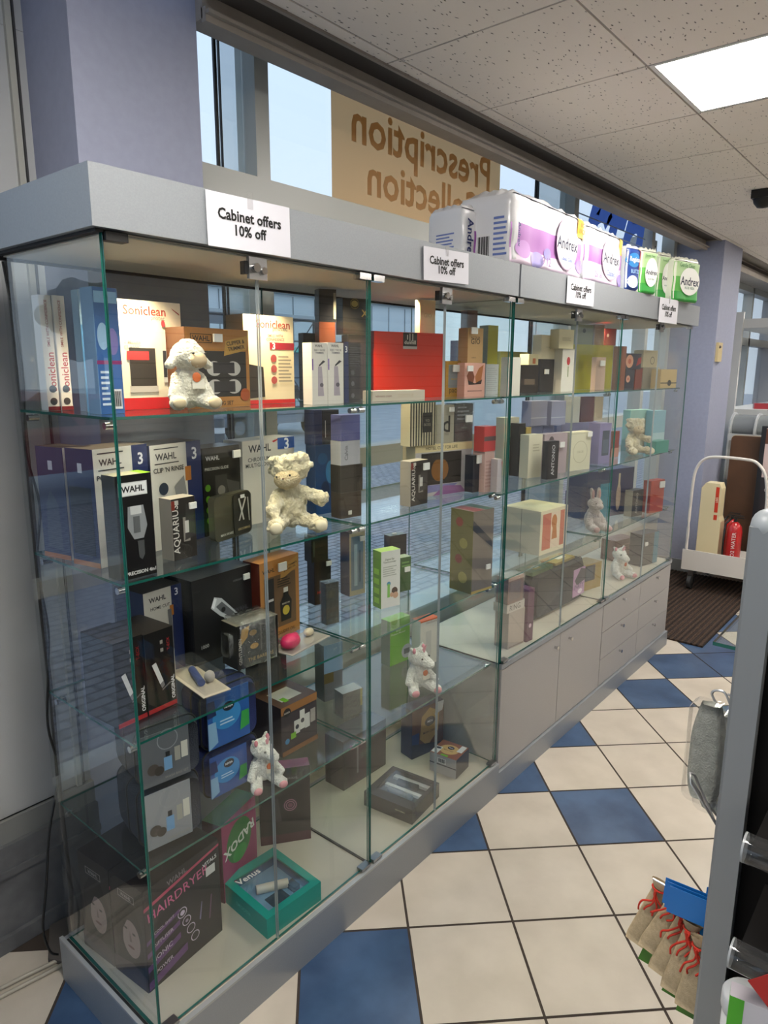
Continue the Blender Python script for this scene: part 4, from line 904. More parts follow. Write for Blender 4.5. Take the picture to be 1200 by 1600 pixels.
carton(2.919, 0.23, 1.8297, -18.0, 0.088, 0.0885, 0.05, 'fragrance_box', 'dark red box on the mustard yellow box, right end', 'fragrance box', '8e2020', [('F', 'e', 0.25, 0.6, 0.1, 0.1, 'e6d8d0')])
carton(2.7389, 0.06, 1.605, -10.0, 0.0381, 0.2135, 0.05, 'fragrance_box', 'slim copper edged box standing just past the middle partition of the far cabinet', 'fragrance box', '7a4a34', [])
carton(3.0358, 0.15, 1.605, -12.0, 0.0852, 0.1027, 0.05, 'fragrance_box', 'navy box with a peach flower, lower one of two', 'fragrance box', '2a2f3c', [('F', 'e', 0.3, 0.5, 0.22, 0.22, 'e0a88a'), ('F', 'e', 0.3, 0.5, 0.09, 0.09, 'c8684a')])
carton(3.0066, 0.15, 1.7083, -12.0, 0.1582, 0.0827, 0.05, 'fragrance_box', 'navy box with a peach flower and red corner, lying on the lower flowered one', 'fragrance box', '2a3040', [('F', 'e', 0.3, 0.5, 0.22, 0.22, 'e0a88a'), ('F', 'e', 0.3, 0.5, 0.09, 0.09, 'c8684a'), ('F', 'p', [(0.7, 0.2), (1, 0.4), (1, 0.8), (0.8, 0.7)], 'a8322c')])
carton(3.1494, 0.14, 1.605, -12.0, 0.0692, 0.11, 0.05, 'fragrance_box', 'brick red box between the navy flowered box and the beige box', 'fragrance box', '7e3526', [])
carton(3.267, 0.14, 1.605, -12.0, 0.1652, 0.114, 0.06, 'fragrance_box', 'wide beige grey box under the cream box near the end pane', 'fragrance box', '9c9684', [])
carton(3.2517, 0.14, 1.7196, -12.0, 0.1572, 0.0935, 0.06, 'fragrance_box', 'cream box with a grey seal on the wide beige grey box', 'fragrance box', {'*': 'e2d4a8', 'F': 'c4bb9c'}, [('F', 'o', 0.6, 0.4, 0.14, 0.03, '5c584c')])
carton(3.2951, 0.05, 1.605, -12.0, 0.1685, 0.1038, 0.06, 'gift_set', 'small straw coloured box tied with a black bow near the end pane', 'gift set', 'c9b07c', [('F', 'r', 0, 0.24, 1, 0.3, '1a1a18'), ('F', 'e', 0.55, 0.27, 0.12, 0.1, '1a1a18')])
carton(0.0277, 0.29, 1.255, 11.0, 0.0609, 0.2672, 0.0973, 'clipper_carton', 'navy sided clipper carton at the outer end of the second shelf, mostly behind another', 'hair clipper box', {'*': '1d2a52', 'L': '1c2950', 'F': 'd9d6d0', 'T': '4a4642'}, [('L', 'r', 0, 0.0, 1, 0.045, 'b06a30'), ('L', 'p', [(0.2, 0.1), (0.75, 0.08), (0.7, 0.5), (0.45, 0.62), (0.25, 0.5)], '3a4358'), ('L', 'r', 0.44, 0.8, 0.6, 0.88, 'c8ccd8')])
carton(0.0387, 0.1742, 1.255, 11.0, 0.1547, 0.2707, 0.092, 'clipper_carton', 'white fronted clipper carton with navy side, partly hidden by a tall black pack', 'hair clipper box', {'*': '1d2a52', 'L': '1c2950', 'F': 'dcd8d0', 'T': '6a6258'}, [('L', 'r', 0, 0.0, 1, 0.045, 'b06a30'), ('L', 'p', [(0.2, 0.1), (0.75, 0.08), (0.7, 0.5), (0.45, 0.62), (0.25, 0.5)], '3a4358'), ('L', 'r', 0.44, 0.8, 0.6, 0.88, 'c8ccd8'), ('L', 'r', 0.08, 0.1, 0.88, 0.68, '171c28'), ('F', 'r', 0.7, 0, 1, 1, '1d2b5c'), ('F', 'r', 0.66, 0.62, 0.78, 0.76, 'c07830'), ('F', 't', '3', 0.86, 0.88, 0.1, 'e8e8f0', 0, 0.02), ('F', 't', 'WAHL', 0.3, 0.885, 0.4, '2b2b2e', 0, 0.02), ('F', 'r', 0.08, 0.955, 0.54, 0.965, '2b2b2e'), ('F', 'r', 0.08, 0.815, 0.54, 0.825, '2b2b2e'), ('F', 't', 'POWER PRO', 0.34, 0.76, 0.58, '2f2f33', 0, 0.02), ('F', 'e', 0.22, 0.58, 0.09, 0.09, '2a3444'), ('F', 'e', 0.22, 0.45, 0.09, 0.09, '2a3444'), ('F', 'e', 0.22, 0.32, 0.09, 0.09, '2a3444'), ('F', 'e', 0.22, 0.2, 0.09, 0.09, '2a3444')])
carton(0.2035, 0.2158, 1.255, 11.0, 0.1735, 0.2628, 0.1, 'clipper_carton', 'white fronted clipper carton with round pictograms, navy strip and numeral 3', 'hair clipper box', {'*': '1d2a52', 'L': '1c2950', 'F': 'dcd8d0', 'T': '3a3634'}, [('L', 'r', 0.08, 0.1, 0.88, 0.68, '171c28'), ('F', 'r', 0.7, 0, 1, 1, '1d2b5c'), ('F', 'r', 0.66, 0.62, 0.78, 0.76, 'c07830'), ('F', 't', '3', 0.86, 0.88, 0.1, 'e8e8f0', 0, 0.02), ('F', 't', 'WAHL', 0.3, 0.885, 0.4, '2b2b2e', 0, 0.02), ('F', 'r', 0.08, 0.955, 0.54, 0.965, '2b2b2e'), ('F', 'r', 0.08, 0.815, 0.54, 0.825, '2b2b2e'), ('F', 't', "CLIP 'N RINSE", 0.34, 0.76, 0.58, '2f2f33', 0, 0.02), ('F', 'e', 0.22, 0.58, 0.09, 0.09, '2a3444'), ('F', 'e', 0.22, 0.45, 0.09, 0.09, '2a3444'), ('F', 'e', 0.22, 0.32, 0.09, 0.09, '2a3444'), ('F', 'e', 0.22, 0.2, 0.09, 0.09, '2a3444'), ('F', 'p', [(0.42, 0.58), (0.62, 0.68), (0.66, 0.5), (0.6, 0.36), (0.47, 0.4)], '8c8c8c'), ('F', 'e', 0.55, 0.44, 0.1, 0.1, '1c1c1e')])
carton(0.018, 0.05, 1.255, 2.0, 0.0881, 0.2262, 0.05, 'trimmer_pack', 'tall black trimmer pack with a white badge and green corner, on the second shelf', 'trimmer box', {'*': '141315', 'L': '3a3c38', 'T': 'b9b79c'}, [('F', 'r', 0.08, 0.8, 0.86, 0.93, 'd6d6d6'), ('F', 'r', 0.1, 0.81, 0.84, 0.92, 'f0f0f0'), ('F', 't', 'WAHL', 0.47, 0.865, 0.62, '16161a', 0, 0.03), ('T', 'r', 0.75, 0, 1, 1, '8fc41e'), ('F', 'p', [(0.3, 0.7), (0.72, 0.7), (0.8, 0.5), (0.68, 0.38), (0.42, 0.38), (0.26, 0.5)], '8f9296'), ('F', 'r', 0.36, 0.62, 0.66, 0.7, 'c9cacb'), ('F', 'r', 0.42, 0.44, 0.6, 0.6, '5c5f62'), ('F', 'p', [(0.5, 0.36), (0.68, 0.36), (0.68, 0.22), (0.6, 0.17), (0.52, 0.2)], '4c4e50'), ('F', 't', 'PRECISION 4in1', 0.55, 0.055, 0.82, 'd8d8d8', 0, 0.03)])
carton(0.183, 0.1048, 1.255, 4.0, 0.0699, 0.1476, 0.045, 'trimmer_box', 'grey black trimmer box with large upright lettering, beside the tall black pack', 'trimmer box', {'*': '2b2724', 'L': '8f8880', 'T': 'b5aca0'}, [('F', 't', 'AQUARIUS', 0.18, 0.5, 0.8, 'd4d0c8', 90, 0.01), ('F', 'r', 0, 0.9, 0.3, 0.97, 'c0bdb4'), ('F', 'r', 0.45, 0.28, 0.72, 0.68, '8d8880'), ('F', 'p', [(0.5, 0.3), (0.95, 0.35), (0.9, 0.85), (0.6, 0.9)], '3c3836'), ('F', 'r', 0.52, 0.42, 0.68, 0.62, 'c9c6c0'), ('F', 'r', 0, 0.82, 0.14, 0.97, '7a2a1c')], sticker=('F', 0.8, 0.86, 0.28))
carton(0.3784, 0.2494, 1.255, 6.0, 0.1363, 0.2395, 0.08, 'clipper_carton', 'black and lime clipper carton behind the olive tin', 'hair clipper box', {'*': '1d1c18'}, [('F', 't', 'WAHL', 0.26, 0.88, 0.36, 'c9c9c9', 0, 0.02), ('F', 't', 'PRECISION GLIDE', 0.36, 0.76, 0.62, 'b9b9b0'), ('F', 'r', 0.3, 0.3, 0.62, 0.68, '34332f'), ('F', 'e', 0.46, 0.5, 0.1, 0.1, '77756c'), ('F', 'p', [(0.6, 0.62), (0.95, 0.56), (0.95, 0.34), (0.7, 0.3)], '45443e'), ('F', 'r', 0.55, 0.24, 1, 0.31, '6fa01e'), ('F', 'e', 0.1, 0.55, 0.07, 0.07, '5f9a22'), ('F', 'e', 0.1, 0.42, 0.07, 0.07, '5f9a22'), ('F', 'e', 0.1, 0.3, 0.07, 0.07, '5f9a22'), ('F', 'e', 0.1, 0.18, 0.07, 0.07, '5f9a22')], sticker=('F', 0.85, 0.9, 0.2))
tin(0.3522, 0.172, 1.255, 13.0, 0.1507, 0.1205, 0.02, 'dark olive hinged grooming tin with rounded corners standing before the lime clipper carton')
carton(0.5283, 0.27, 1.255, 4.0, 0.2123, 0.2453, 0.08, 'clipper_carton', 'white clipper carton with a blue corner, behind the curly cream toy', 'hair clipper box', {'*': 'd2cec4', 'T': 'b8b4a8'}, [('F', 't', 'WAHL', 0.32, 0.9, 0.42, '1f1f22', 0, 0.02), ('F', 't', 'CHROMIUM\nMULTIGROOM', 0.3, 0.74, 0.5, '3a3a3c'), ('F', 'r', 0.66, 0.86, 1, 1, '1f4f9c'), ('F', 't', '3', 0.84, 0.92, 0.09, 'e8eef8', 0, 0.02), ('F', 'p', [(0.55, 0.97), (0.66, 0.99), (0.66, 0.975), (0.58, 0.95)], 'b02020')])
plush(0.5926, 0.145, 1.255, -30.0, 0.1, 0.2205, 'bear', 'curly cream soft toy with one raised paw on the second shelf', tag=False, turn=-35, lean=-10)
carton(0.7745, 0.2288, 1.255, -8.0, 0.0916, 0.2178, 0.05, 'fragrance_box', 'deep blue underwater printed fragrance box on the second shelf', 'fragrance box', {'*': '123a6e', 'F': '164a86'}, [('F', 'e', 0.65, 0.6, 0.22, 0.4, '3b8fcf'), ('F', 'e', 0.4, 0.35, 0.18, 0.3, '0f2d5c'), ('F', 'e', 0.8, 0.3, 0.12, 0.2, '5fb0e0'), ('F', 'e', 0.3, 0.8, 0.2, 0.2, '1d5fa2')])
carton(0.7712, 0.2288, 1.4734, -8.0, 0.0317, 0.1061, 0.05, 'fragrance_box', 'navy box on the left end of the blue underwater box', 'fragrance box', '1c2650', [])
carton(0.803, 0.2248, 1.4734, -8.0, 0.0654, 0.1049, 0.05, 'fragrance_box', 'black box with a white mark on the right end of the blue underwater box', 'fragrance box', '141318', [('F', 'r', 0.16, 0.2, 0.2, 0.7, 'd0d0d0')])
carton(0.7831, 0.13, 1.255, -8.0, 0.0815, 0.0793, 0.05, 'fragrance_box', 'dark brown gift box with a small white square, foot of the stack by the partition', 'fragrance box', '3a2c22', [('F', 'r', 0.35, 0.12, 0.52, 0.28, 'd9d5cc')])
carton(0.7827, 0.13, 1.3349, -8.0, 0.0873, 0.083, 0.05, 'fragrance_box', 'blackish brown box, second in the stack by the partition', 'fragrance box', '241a14', [])
carton(0.7837, 0.13, 1.4185, -8.0, 0.0764, 0.072, 0.05, 'fragrance_box', 'grey white box with upright lettering, third in the stack by the partition', 'fragrance box', 'b5b2ba', [('F', 't', 'Calvin', 0.28, 0.5, 0.6, '55555c', 90)])
carton(0.786, 0.13, 1.4912, -8.0, 0.0746, 0.0766, 0.05, 'fragrance_box', 'violet blue box at the top of the stack by the partition', 'fragrance box', '585a92', [])
carton(1.2031, 0.17, 1.255, -12.0, 0.2798, 0.1856, 0.07, 'gift_set', 'wide cream gift set with a dark bottle window and violet foot', 'gift set', {'*': 'cbbd9a', 'F': 'b9b4b4'}, [('F', 'r', 0, 0.86, 1, 1, 'd9c898'), ('F', 't', 'HOTEL CUT FOR LIFE', 0.45, 0.93, 0.55, '3c3428'), ('F', 'r', 0.1, 0.22, 0.8, 0.84, '1f1915'), ('F', 'e', 0.42, 0.5, 0.15, 0.15, '7c5018'), ('F', 'r', 0.36, 0.7, 0.5, 0.8, '2a211a'), ('F', 'p', [(0, 0.05), (0.6, 0.1), (0.75, 0.2), (0, 0.22)], '7a7aa8'), ('F', 'p', [(0.3, 0.0), (0.9, 0.0), (0.8, 0.14), (0.5, 0.18)], '8a5a8a')])
carton(1.1676, 0.168, 1.4412, -12.0, 0.1186, 0.1524, 0.05, 'fragrance_box', 'black and cream striped box on the cream gift set', 'fragrance box', 'd9cfae', [('F', 'r', 0.02, 0, 0.065, 1, '1c1a18'), ('F', 'r', 0.12000000000000001, 0, 0.165, 1, '1c1a18'), ('F', 'r', 0.22, 0, 0.265, 1, '1c1a18'), ('F', 'r', 0.32, 0, 0.365, 1, '1c1a18'), ('F', 'r', 0.42000000000000004, 0, 0.465, 1, '1c1a18'), ('F', 'r', 0.52, 0, 0.565, 1, '1c1a18'), ('F', 'r', 0.62, 0, 0.665, 1, '1c1a18'), ('F', 'r', 0.72, 0, 0.7649999999999999, 1, '1c1a18'), ('F', 'r', 0.8200000000000001, 0, 0.865, 1, '1c1a18'), ('F', 'r', 0.92, 0, 0.9650000000000001, 1, '1c1a18'), ('F', 'r', 0.48, 0.3, 0.84, 0.75, '17150f'), ('F', 't', 'YO\nBOSS', 0.66, 0.52, 0.26, '8d8878')])
carton(1.3118, 0.158, 1.4412, -12.0, 0.0853, 0.1369, 0.05, 'fragrance_box', 'silver grey box with a lower case d on the cream gift set', 'fragrance box', 'a19c8c', [('F', 't', 'd', 0.55, 0.5, 0.42, '161616'), ('F', 'l', 0.45, 0.2, 0.7, 0.28, 2, '7a766a')], sticker=('F', 0.75, 0.88, 0.26))
carton(1.4078, 0.146, 1.4412, -12.0, 0.0929, 0.1385, 0.05, 'fragrance_box', 'black wrapped box on the right end of the cream gift set', 'fragrance box', '15161a', [('F', 'l', 0.12, 0.55, 0.8, 0.95, 4, '7d8088')], sticker=('F', 0.68, 0.6, 0.36), wrap=True)
carton(1.073, 0.0892, 1.255, 0.0, 0.0965, 0.1495, 0.045, 'trimmer_box', 'black trimmer box with large upright lettering, before the cream gift set', 'trimmer box', {'*': '241d18', 'L': 'aaa294', 'T': 'c9c0ae'}, [('F', 't', 'AQUARIUS', 0.18, 0.5, 0.8, 'd4d0c8', 90, 0.01), ('F', 'r', 0, 0.9, 0.3, 0.97, 'c0bdb4'), ('F', 'r', 0.45, 0.28, 0.72, 0.68, '8d8880'), ('F', 'p', [(0.5, 0.3), (0.95, 0.35), (0.9, 0.85), (0.6, 0.9)], '3c3836'), ('F', 'r', 0.52, 0.42, 0.68, 0.62, 'c9c6c0'), ('F', 'r', 0, 0.82, 0.14, 0.97, '7a2a1c')], sticker=('F', 0.78, 0.86, 0.32))
carton(1.4365, 0.0801, 1.255, -8.0, 0.0697, 0.1381, 0.05, 'fragrance_box', 'narrow blue black box with a torn tag right of the cream gift set', 'fragrance box', '1e222e', [], sticker=('F', 0.45, 0.9, 0.6))
carton(1.468, 0.05, 1.255, -8.0, 0.0558, 0.1518, 0.06, 'fragrance_box', 'pale pink striped box near the end of the near cabinet second shelf', 'fragrance box', {'*': 'c9aaa4', 'F': 'c4a49c', 'T': 'e4d8c8'}, [('F', 'l', 0.1, 0.1, 0.9, 0.8, 8, 'b4908a')])
carton(1.5009, 0.015, 1.255, -6.0, 0.0276, 0.1233, 0.06, 'fragrance_box', 'white grey box with a red corner beside the pale pink striped one', 'fragrance box', {'*': 'b9b2b8', 'T': 'e6ddd0'}, [('F', 'p', [(0.85, 0.9), (1, 0.95), (1, 0.7)], 'b02838')])
carton(1.4586, 0.05, 1.4074, -8.0, 0.0662, 0.0911, 0.05, 'fragrance_box', 'coral red two tone box on top of the pale pink striped one', 'fragrance box', 'c04040', [('F', 'r', 0, 0.42, 1, 0.6, '5a4a4a')])
carton(1.9618, 0.26, 1.24, -12.0, 0.0976, 0.2561, 0.05, 'fragrance_box', 'pale ivory box with a small emblem on the far cabinet second shelf', 'fragrance box', 'c5c1aa', [('F', 'e', 0.4, 0.6, 0.1, 0.16, '8a8058')])
carton(1.9863, 0.2, 1.24, -12.0, 0.0425, 0.2328, 0.05, 'fragrance_box', 'narrow black box with three upright white capitals', 'fragrance box', '1f1c18', [('F', 't', 'NYC', 0.5, 0.62, 0.3, 'c9c0a8', 90)], sticker=('F', 0.55, 0.24, 0.5))
carton(2.0315, 0.19, 1.24, -12.0, 0.0346, 0.214, 0.05, 'fragrance_box', 'narrow gold box beside the black NYC box', 'fragrance box', 'a8904a', [])
carton(2.3391, 0.33, 1.24, -12.0, 0.0872, 0.1971, 0.05, 'fragrance_box', 'pale lilac box, nearest of the lower row at the back', 'fragrance box', '8086ae', [], group='lilac boxes')
carton(2.4431, 0.318, 1.24, -12.0, 0.0854, 0.1917, 0.05, 'fragrance_box', 'pale lilac box, middle of the lower row at the back', 'fragrance box', '8086ae', [], group='lilac boxes')
carton(2.5669, 0.306, 1.24, -12.0, 0.0998, 0.1852, 0.05, 'fragrance_box', 'pale lilac box, furthest of the lower row at the back', 'fragrance box', '8086ae', [], group='lilac boxes')
carton(2.2957, 0.31, 1.4377, -12.0, 0.1385, 0.1182, 0.06, 'fragrance_box', 'wide grey lilac box stacked on the lower lilac row, nearer one', 'fragrance box', '8e90ac', [('F', 'r', 0, 0.3, 1, 0.34, 'b0b4c4')], group='lilac boxes')
carton(2.406, 0.26, 1.4377, -12.0, 0.1116, 0.1163, 0.06, 'fragrance_box', 'wide grey lilac box stacked on the lower lilac row, further one', 'fragrance box', '8e90ac', [('F', 'r', 0, 0.3, 1, 0.34, 'b0b4c4')], group='lilac boxes')
carton(1.9685, 0.14, 1.24, -12.0, 0.0898, 0.1878, 0.05, 'fragrance_box', 'ivory box standing before the lower lilac row', 'fragrance box', 'ddd6bc', [('F', 'l', 0.3, 0.6, 0.8, 0.8, 3, 'c0b89c')])
carton(2.0913, 0.13, 1.24, -12.0, 0.1639, 0.1828, 0.05, 'fragrance_box', 'greyish pink box behind a narrow black box with upright lettering', 'fragrance box', 'a8989c', [('F', 'e', 0.3, 0.85, 0.1, 0.1, '4a4044')], sticker=('F', 0.7, 0.72, 0.2))
carton(1.9904, 0.06, 1.24, -12.0, 0.0735, 0.1641, 0.03, 'fragrance_box', 'narrow black box with white upright lettering, before the greyish pink box', 'fragrance box', '16161a', [('F', 't', 'ANTONIO', 0.5, 0.5, 0.8, 'c9c9cc', 90)])
carton(2.5838, 0.24, 1.24, -14.0, 0.2172, 0.2006, 0.06, 'fragrance_box', 'pale lilac box behind the ivory box with the ring', 'fragrance box', '8d8ab0', [])
carton(2.287, 0.1, 1.24, -14.0, 0.1544, 0.1802, 0.05, 'fragrance_box', 'ivory box with a fine ring on its front', 'fragrance box', 'd6d2b8', [('F', 'o', 0.5, 0.48, 0.34, 0.02, 'b3ae90'), ('F', 't', 'CHLOE', 0.5, 0.48, 0.3, 'a8a284'), ('F', 'r', 0.05, 0.95, 0.95, 0.96, 'b3ae90')], sticker=('F', 0.85, 0.93, 0.2))
carton(2.622, 0.1, 1.24, -14.0, 0.0933, 0.2025, 0.07, 'gift_set', 'lilac box with a dark picture window beside the ringed ivory box', 'gift set', '8e84b4', [('F', 'r', 0.25, 0.2, 0.85, 0.82, '3a4658'), ('F', 'r', 0.32, 0.26, 0.8, 0.6, '566478')])
carton(2.5835, 0.235, 1.4412, -14.0, 0.06, 0.1302, 0.05, 'fragrance_box', 'slim white box on the pale lilac box', 'fragrance box', 'c5c2ba', [])
carton(2.6713, 0.227, 1.4412, -14.0, 0.1037, 0.1281, 0.05, 'fragrance_box', 'dark wine red box on the pale lilac box', 'fragrance box', '5e2c30', [])
carton(2.8196, 0.219, 1.4412, -14.0, 0.0702, 0.1244, 0.05, 'fragrance_box', 'beige box on the pale lilac box, beside the wine red one', 'fragrance box', 'cdb99c', [])
carton(2.9324, 0.16, 1.24, -14.0, 0.0679, 0.1411, 0.05, 'fragrance_box', 'rust red box between the lilac window box and the seated toy', 'fragrance box', '8a3a30', [('F', 'r', 0, 0, 1, 0.35, 'c08a78')])
plush(3.1595, 0.13, 1.24, -30.0, 0.1, 0.2064, 'bear', 'cream soft toy seated at the far end of the far cabinet second shelf', tag=False)
carton(3.2598, 0.19, 1.24, -14.0, 0.1956, 0.2388, 0.05, 'gift_set', 'pale aqua gift box standing behind the far cream toy', 'gift set', {'*': '9fd0c8', 'F': 'a9cfc6'}, [('F', 'r', 0.1, 0.1, 0.9, 0.75, 'c9c4a8'), ('F', 'r', 0.4, 0.15, 0.55, 0.5, '3a8a90')])
carton(3.3811, 0.1, 1.24, -14.0, 0.1236, 0.2337, 0.05, 'fragrance_box', 'sky blue and white box next to the end pane', 'fragrance box', {'*': '7fb4c4', 'F': '8fb9c8'}, [('F', 'r', 0, 0, 1, 0.45, 'b9d4d8')])
carton(3.2664, 0.035, 1.24, -10.0, 0.1434, 0.0694, 0.06, 'gift_set', 'low teal box at the front next to the end pane', 'gift set', '3f9484', [])
carton(2.0168, 0.0911, 0.89, -4.0, 0.2357, 0.2007, 0.2, 'gift_set', 'large cream carton with an orange picture panel on the far cabinet third shelf', 'gift set', {'*': 'dcd2b4', 'L': 'd3cbb4', 'T': 'ece2b4'}, [('F', 'r', 0.08, 0.1, 0.88, 0.92, 'c06a50'), ('F', 'r', 0.38, 0.1, 0.72, 0.92, 'e0cdb4'), ('F', 'e', 0.5, 0.7, 0.1, 0.14, 'b8702c'), ('F', 'p', [(0.42, 0.3), (0.62, 0.3), (0.58, 0.62), (0.45, 0.6)], 'b8702c'), ('L', 'r', 0.5, 0, 0.51, 1, '6a6458')])
carton(2.9252, 0.36, 0.89, -8.0, 0.0785, 0.1412, 0.05, 'gift_set', 'small violet box behind the large cream carton', 'gift set', '6a5a8a', [('F', 'r', 0.1, 0.2, 0.9, 0.6, '4a3a5c')])
plush(2.6529, 0.12, 0.89, -30.0, 0.1, 0.1915, 'rabbit', 'pinkish rabbit soft toy on the far cabinet third shelf', tag=False)
carton(2.8589, 0.25, 0.89, -16.0, 0.4022, 0.2686, 0.13, 'gift_set', 'navy gift case with a teal panel and gold tag on the far cabinet third shelf', 'gift set', {'*': '1d2650', 'T': '3a4a84'}, [('F', 'r', 0.28, 0, 0.52, 0.72, '1f7f98'), ('F', 'e', 0.68, 0.4, 0.05, 0.2, 'b09a86'), ('F', 'r', 0.66, 0.6, 0.7, 0.9, 'c0b090')])
carton(3.1182, 0.0913, 0.89, -14.0, 0.1038, 0.1504, 0.05, 'fragrance_box', 'black box with silver upright lettering before the navy gift case', 'fragrance box', {'*': '17130f', 'L': 'a09a8c'}, [('F', 't', 'ANTONIO', 0.42, 0.5, 0.8, 'a8a69c', 90)])
carton(3.2871, 0.05, 0.89, -14.0, 0.1354, 0.189, 0.05, 'fragrance_box', 'orange red box with a white tag at the end of the far cabinet third shelf', 'fragrance box', 'a83a1c', [], sticker=('F', 0.72, 0.86, 0.36))
carton(3.298, 0.08, 0.5605, -12.0, 0.1801, 0.1944, 0.08, 'gift_set', 'dark box with a teal side at the far end of the counter board', 'gift set', {'*': '17181f', 'R': '1f7f98'}, [('F', 'r', 0.72, 0, 1, 1, '1d6d84')], sticker=('F', 0.2, 0.7, 0.16))
carton(3.3092, 0.24, 0.5605, -12.0, 0.2057, 0.1274, 0.1, 'gift_set', 'brown patterned gift box behind the white unicorn on the counter board', 'gift set', '6b4a42', [('F', 'l', 0.1, 0.2, 0.9, 0.8, 5, '8a6a5c')])
plush(3.0214, 0.11, 0.5605, -25.0, 0.1, 0.17, 'unicorn', 'white unicorn soft toy on the counter board of the far cabinet')
carton(2.6366, 0.14, 0.5605, -12.0, 0.1523, 0.1405, 0.1, 'gift_set', 'old gold gift box with a dark picture window on the counter board', 'gift set', {'*': '8d7228', 'F': 'a08436'}, [('F', 'r', 0.0, 0.35, 0.62, 0.95, '23262e'), ('F', 'r', 0.1, 0.4, 0.5, 0.88, '3a4452')])
soft_case(2.0404, 0.115, 0.5645, -2.0, 0.5083, 0.2143, 0.13, '20242c', 'black padded weekend bag with a lilac printed tag on the counter board', card=(0.74, 0.12, 0.98, 0.78, 'b98ab8'), dec=[('F', 'p', [(0.1, 0.6), (0.6, 1), (1, 0.9), (1, 0.5), (0.3, 0.4)], '2c2338'), ('F', 't', 'PARTY', 0.5, 0.35, 0.8, '3a2c5c'), ('F', 'e', 0.6, 0.15, 0.2, 0.1, 'e4d4e4')], name='weekend_bag', cat='bag')
carton(2.0412, 0.13, 0.7808, -2.0, 0.1902, 0.018, 0.09, 'gift_set', 'flat green tinsel trimmed pack lying on the black padded bag', 'gift set', {'*': '3b5a26', 'T': '4a7030'}, [('T', 'r', 0.3, 0.2, 0.6, 0.8, 'a39a3c'), ('T', 'r', 0.42, 0.35, 0.6, 0.65, 'dcdccc')])
carton(2.2715, 0.13, 0.7808, -2.0, 0.1974, 0.012, 0.09, 'gift_set', 'flat gold card with a white label lying on the black padded bag', 'gift set', {'*': '8f7a34', 'T': 'a58f42'}, [('T', 'r', 0.4, 0.3, 0.8, 0.7, 'e4e0d0')])
carton(1.6961, 0.05, 0.5605, -6.0, 0.1147, 0.1608, 0.07, 'gift_set', 'lower plain greyish pink box at the near end of the counter board', 'gift set', 'b5a79c', [('F', 'r', 0.05, 0.03, 0.95, 0.05, '8a7a70')])
carton(1.6782, 0.05, 0.7219, -6.0, 0.1244, 0.0374, 0.07, 'gift_set', 'small white box on the lower greyish pink box', 'gift set', 'cbc3ba', [('F', 't', 'RING', 0.45, 0.5, 0.6, '7c746c')])
carton(1.6804, 0.05, 0.7599, -6.0, 0.108, 0.1132, 0.06, 'gift_set', 'copper gift tin with a clear lid and ribbon on the small white box', 'gift set', {'*': '7d4a3a', 'T': 'd8d0cc'}, [('F', 'r', 0.0, 0.86, 1, 1, 'c9a08a'), ('F', 'r', 0.08, 0.1, 0.8, 0.8, '6a4a48')], wrap=True)
carton(1.8179, 0.03, 0.5605, -6.0, 0.0479, 0.234, 0.05, 'fragrance_box', 'plum coloured box between the greyish pink box and the black padded bag', 'fragrance box', '5a2a48', [('F', 'e', 0.5, 0.3, 0.2, 0.2, 'd0b0c4')])
# ---- third shelf, near cabinet
carton(0.203, 0.29, 0.885, 6.0, 0.1248, 0.2425, 0.12, 'clipper_carton', 'white fronted clipper carton with navy strip, behind the two red-footed black cartons', 'hair clipper box', {'*': '1d2a52', 'L': '1b2648', 'F': 'dcd8d0', 'T': '232021'}, [('F', 'r', 0.72, 0, 1, 1, '1c2a58'), ('F', 't', '3', 0.86, 0.92, 0.09, 'e8e8f0', 0, 0.02), ('F', 't', 'WAHL', 0.36, 0.9, 0.44, '2b2b2e', 0, 0.02), ('F', 't', 'HOME CUT', 0.42, 0.8, 0.5, '2f2f33'), ('F', 'r', 0.66, 0.66, 0.76, 0.78, 'c07830'), ('F', 'p', [(0.6, 0.74), (0.7, 0.74), (0.72, 0.3), (0.66, 0.1)], '77797c')])
carton(0.3378, 0.27, 0.885, 4.0, 0.2234, 0.249, 0.12, 'clipper_carton', 'large black clipper carton with a silver clipper print on the third shelf', 'hair clipper box', {'*': '1a1a1c', 'F': '1f1f21', 'T': '5c5c5e'}, [('F', 'p', [(0.28, 0.62), (0.34, 0.74), (0.46, 0.7), (0.74, 0.44), (0.7, 0.34), (0.42, 0.5)], 'b9bcc2'), ('F', 'p', [(0.36, 0.62), (0.46, 0.66), (0.72, 0.43), (0.7, 0.38), (0.44, 0.54)], '5a5c62'), ('F', 'p', [(0.29, 0.63), (0.34, 0.73), (0.38, 0.71), (0.33, 0.6)], 'e6e8ec'), ('F', 'e', 0.48, 0.56, 0.035, 0.035, '101012'), ('F', 't', 'CORDLESS', 0.74, 0.86, 0.16, '8a8a8c'), ('F', 't', '1000', 0.16, 0.2, 0.12, 'c0c0c0'), ('F', 't', 'WAHL', 0.78, 0.5, 0.24, '4a4a50', 0, 0.02)], sticker=('F', 0.86, 0.88, 0.1))
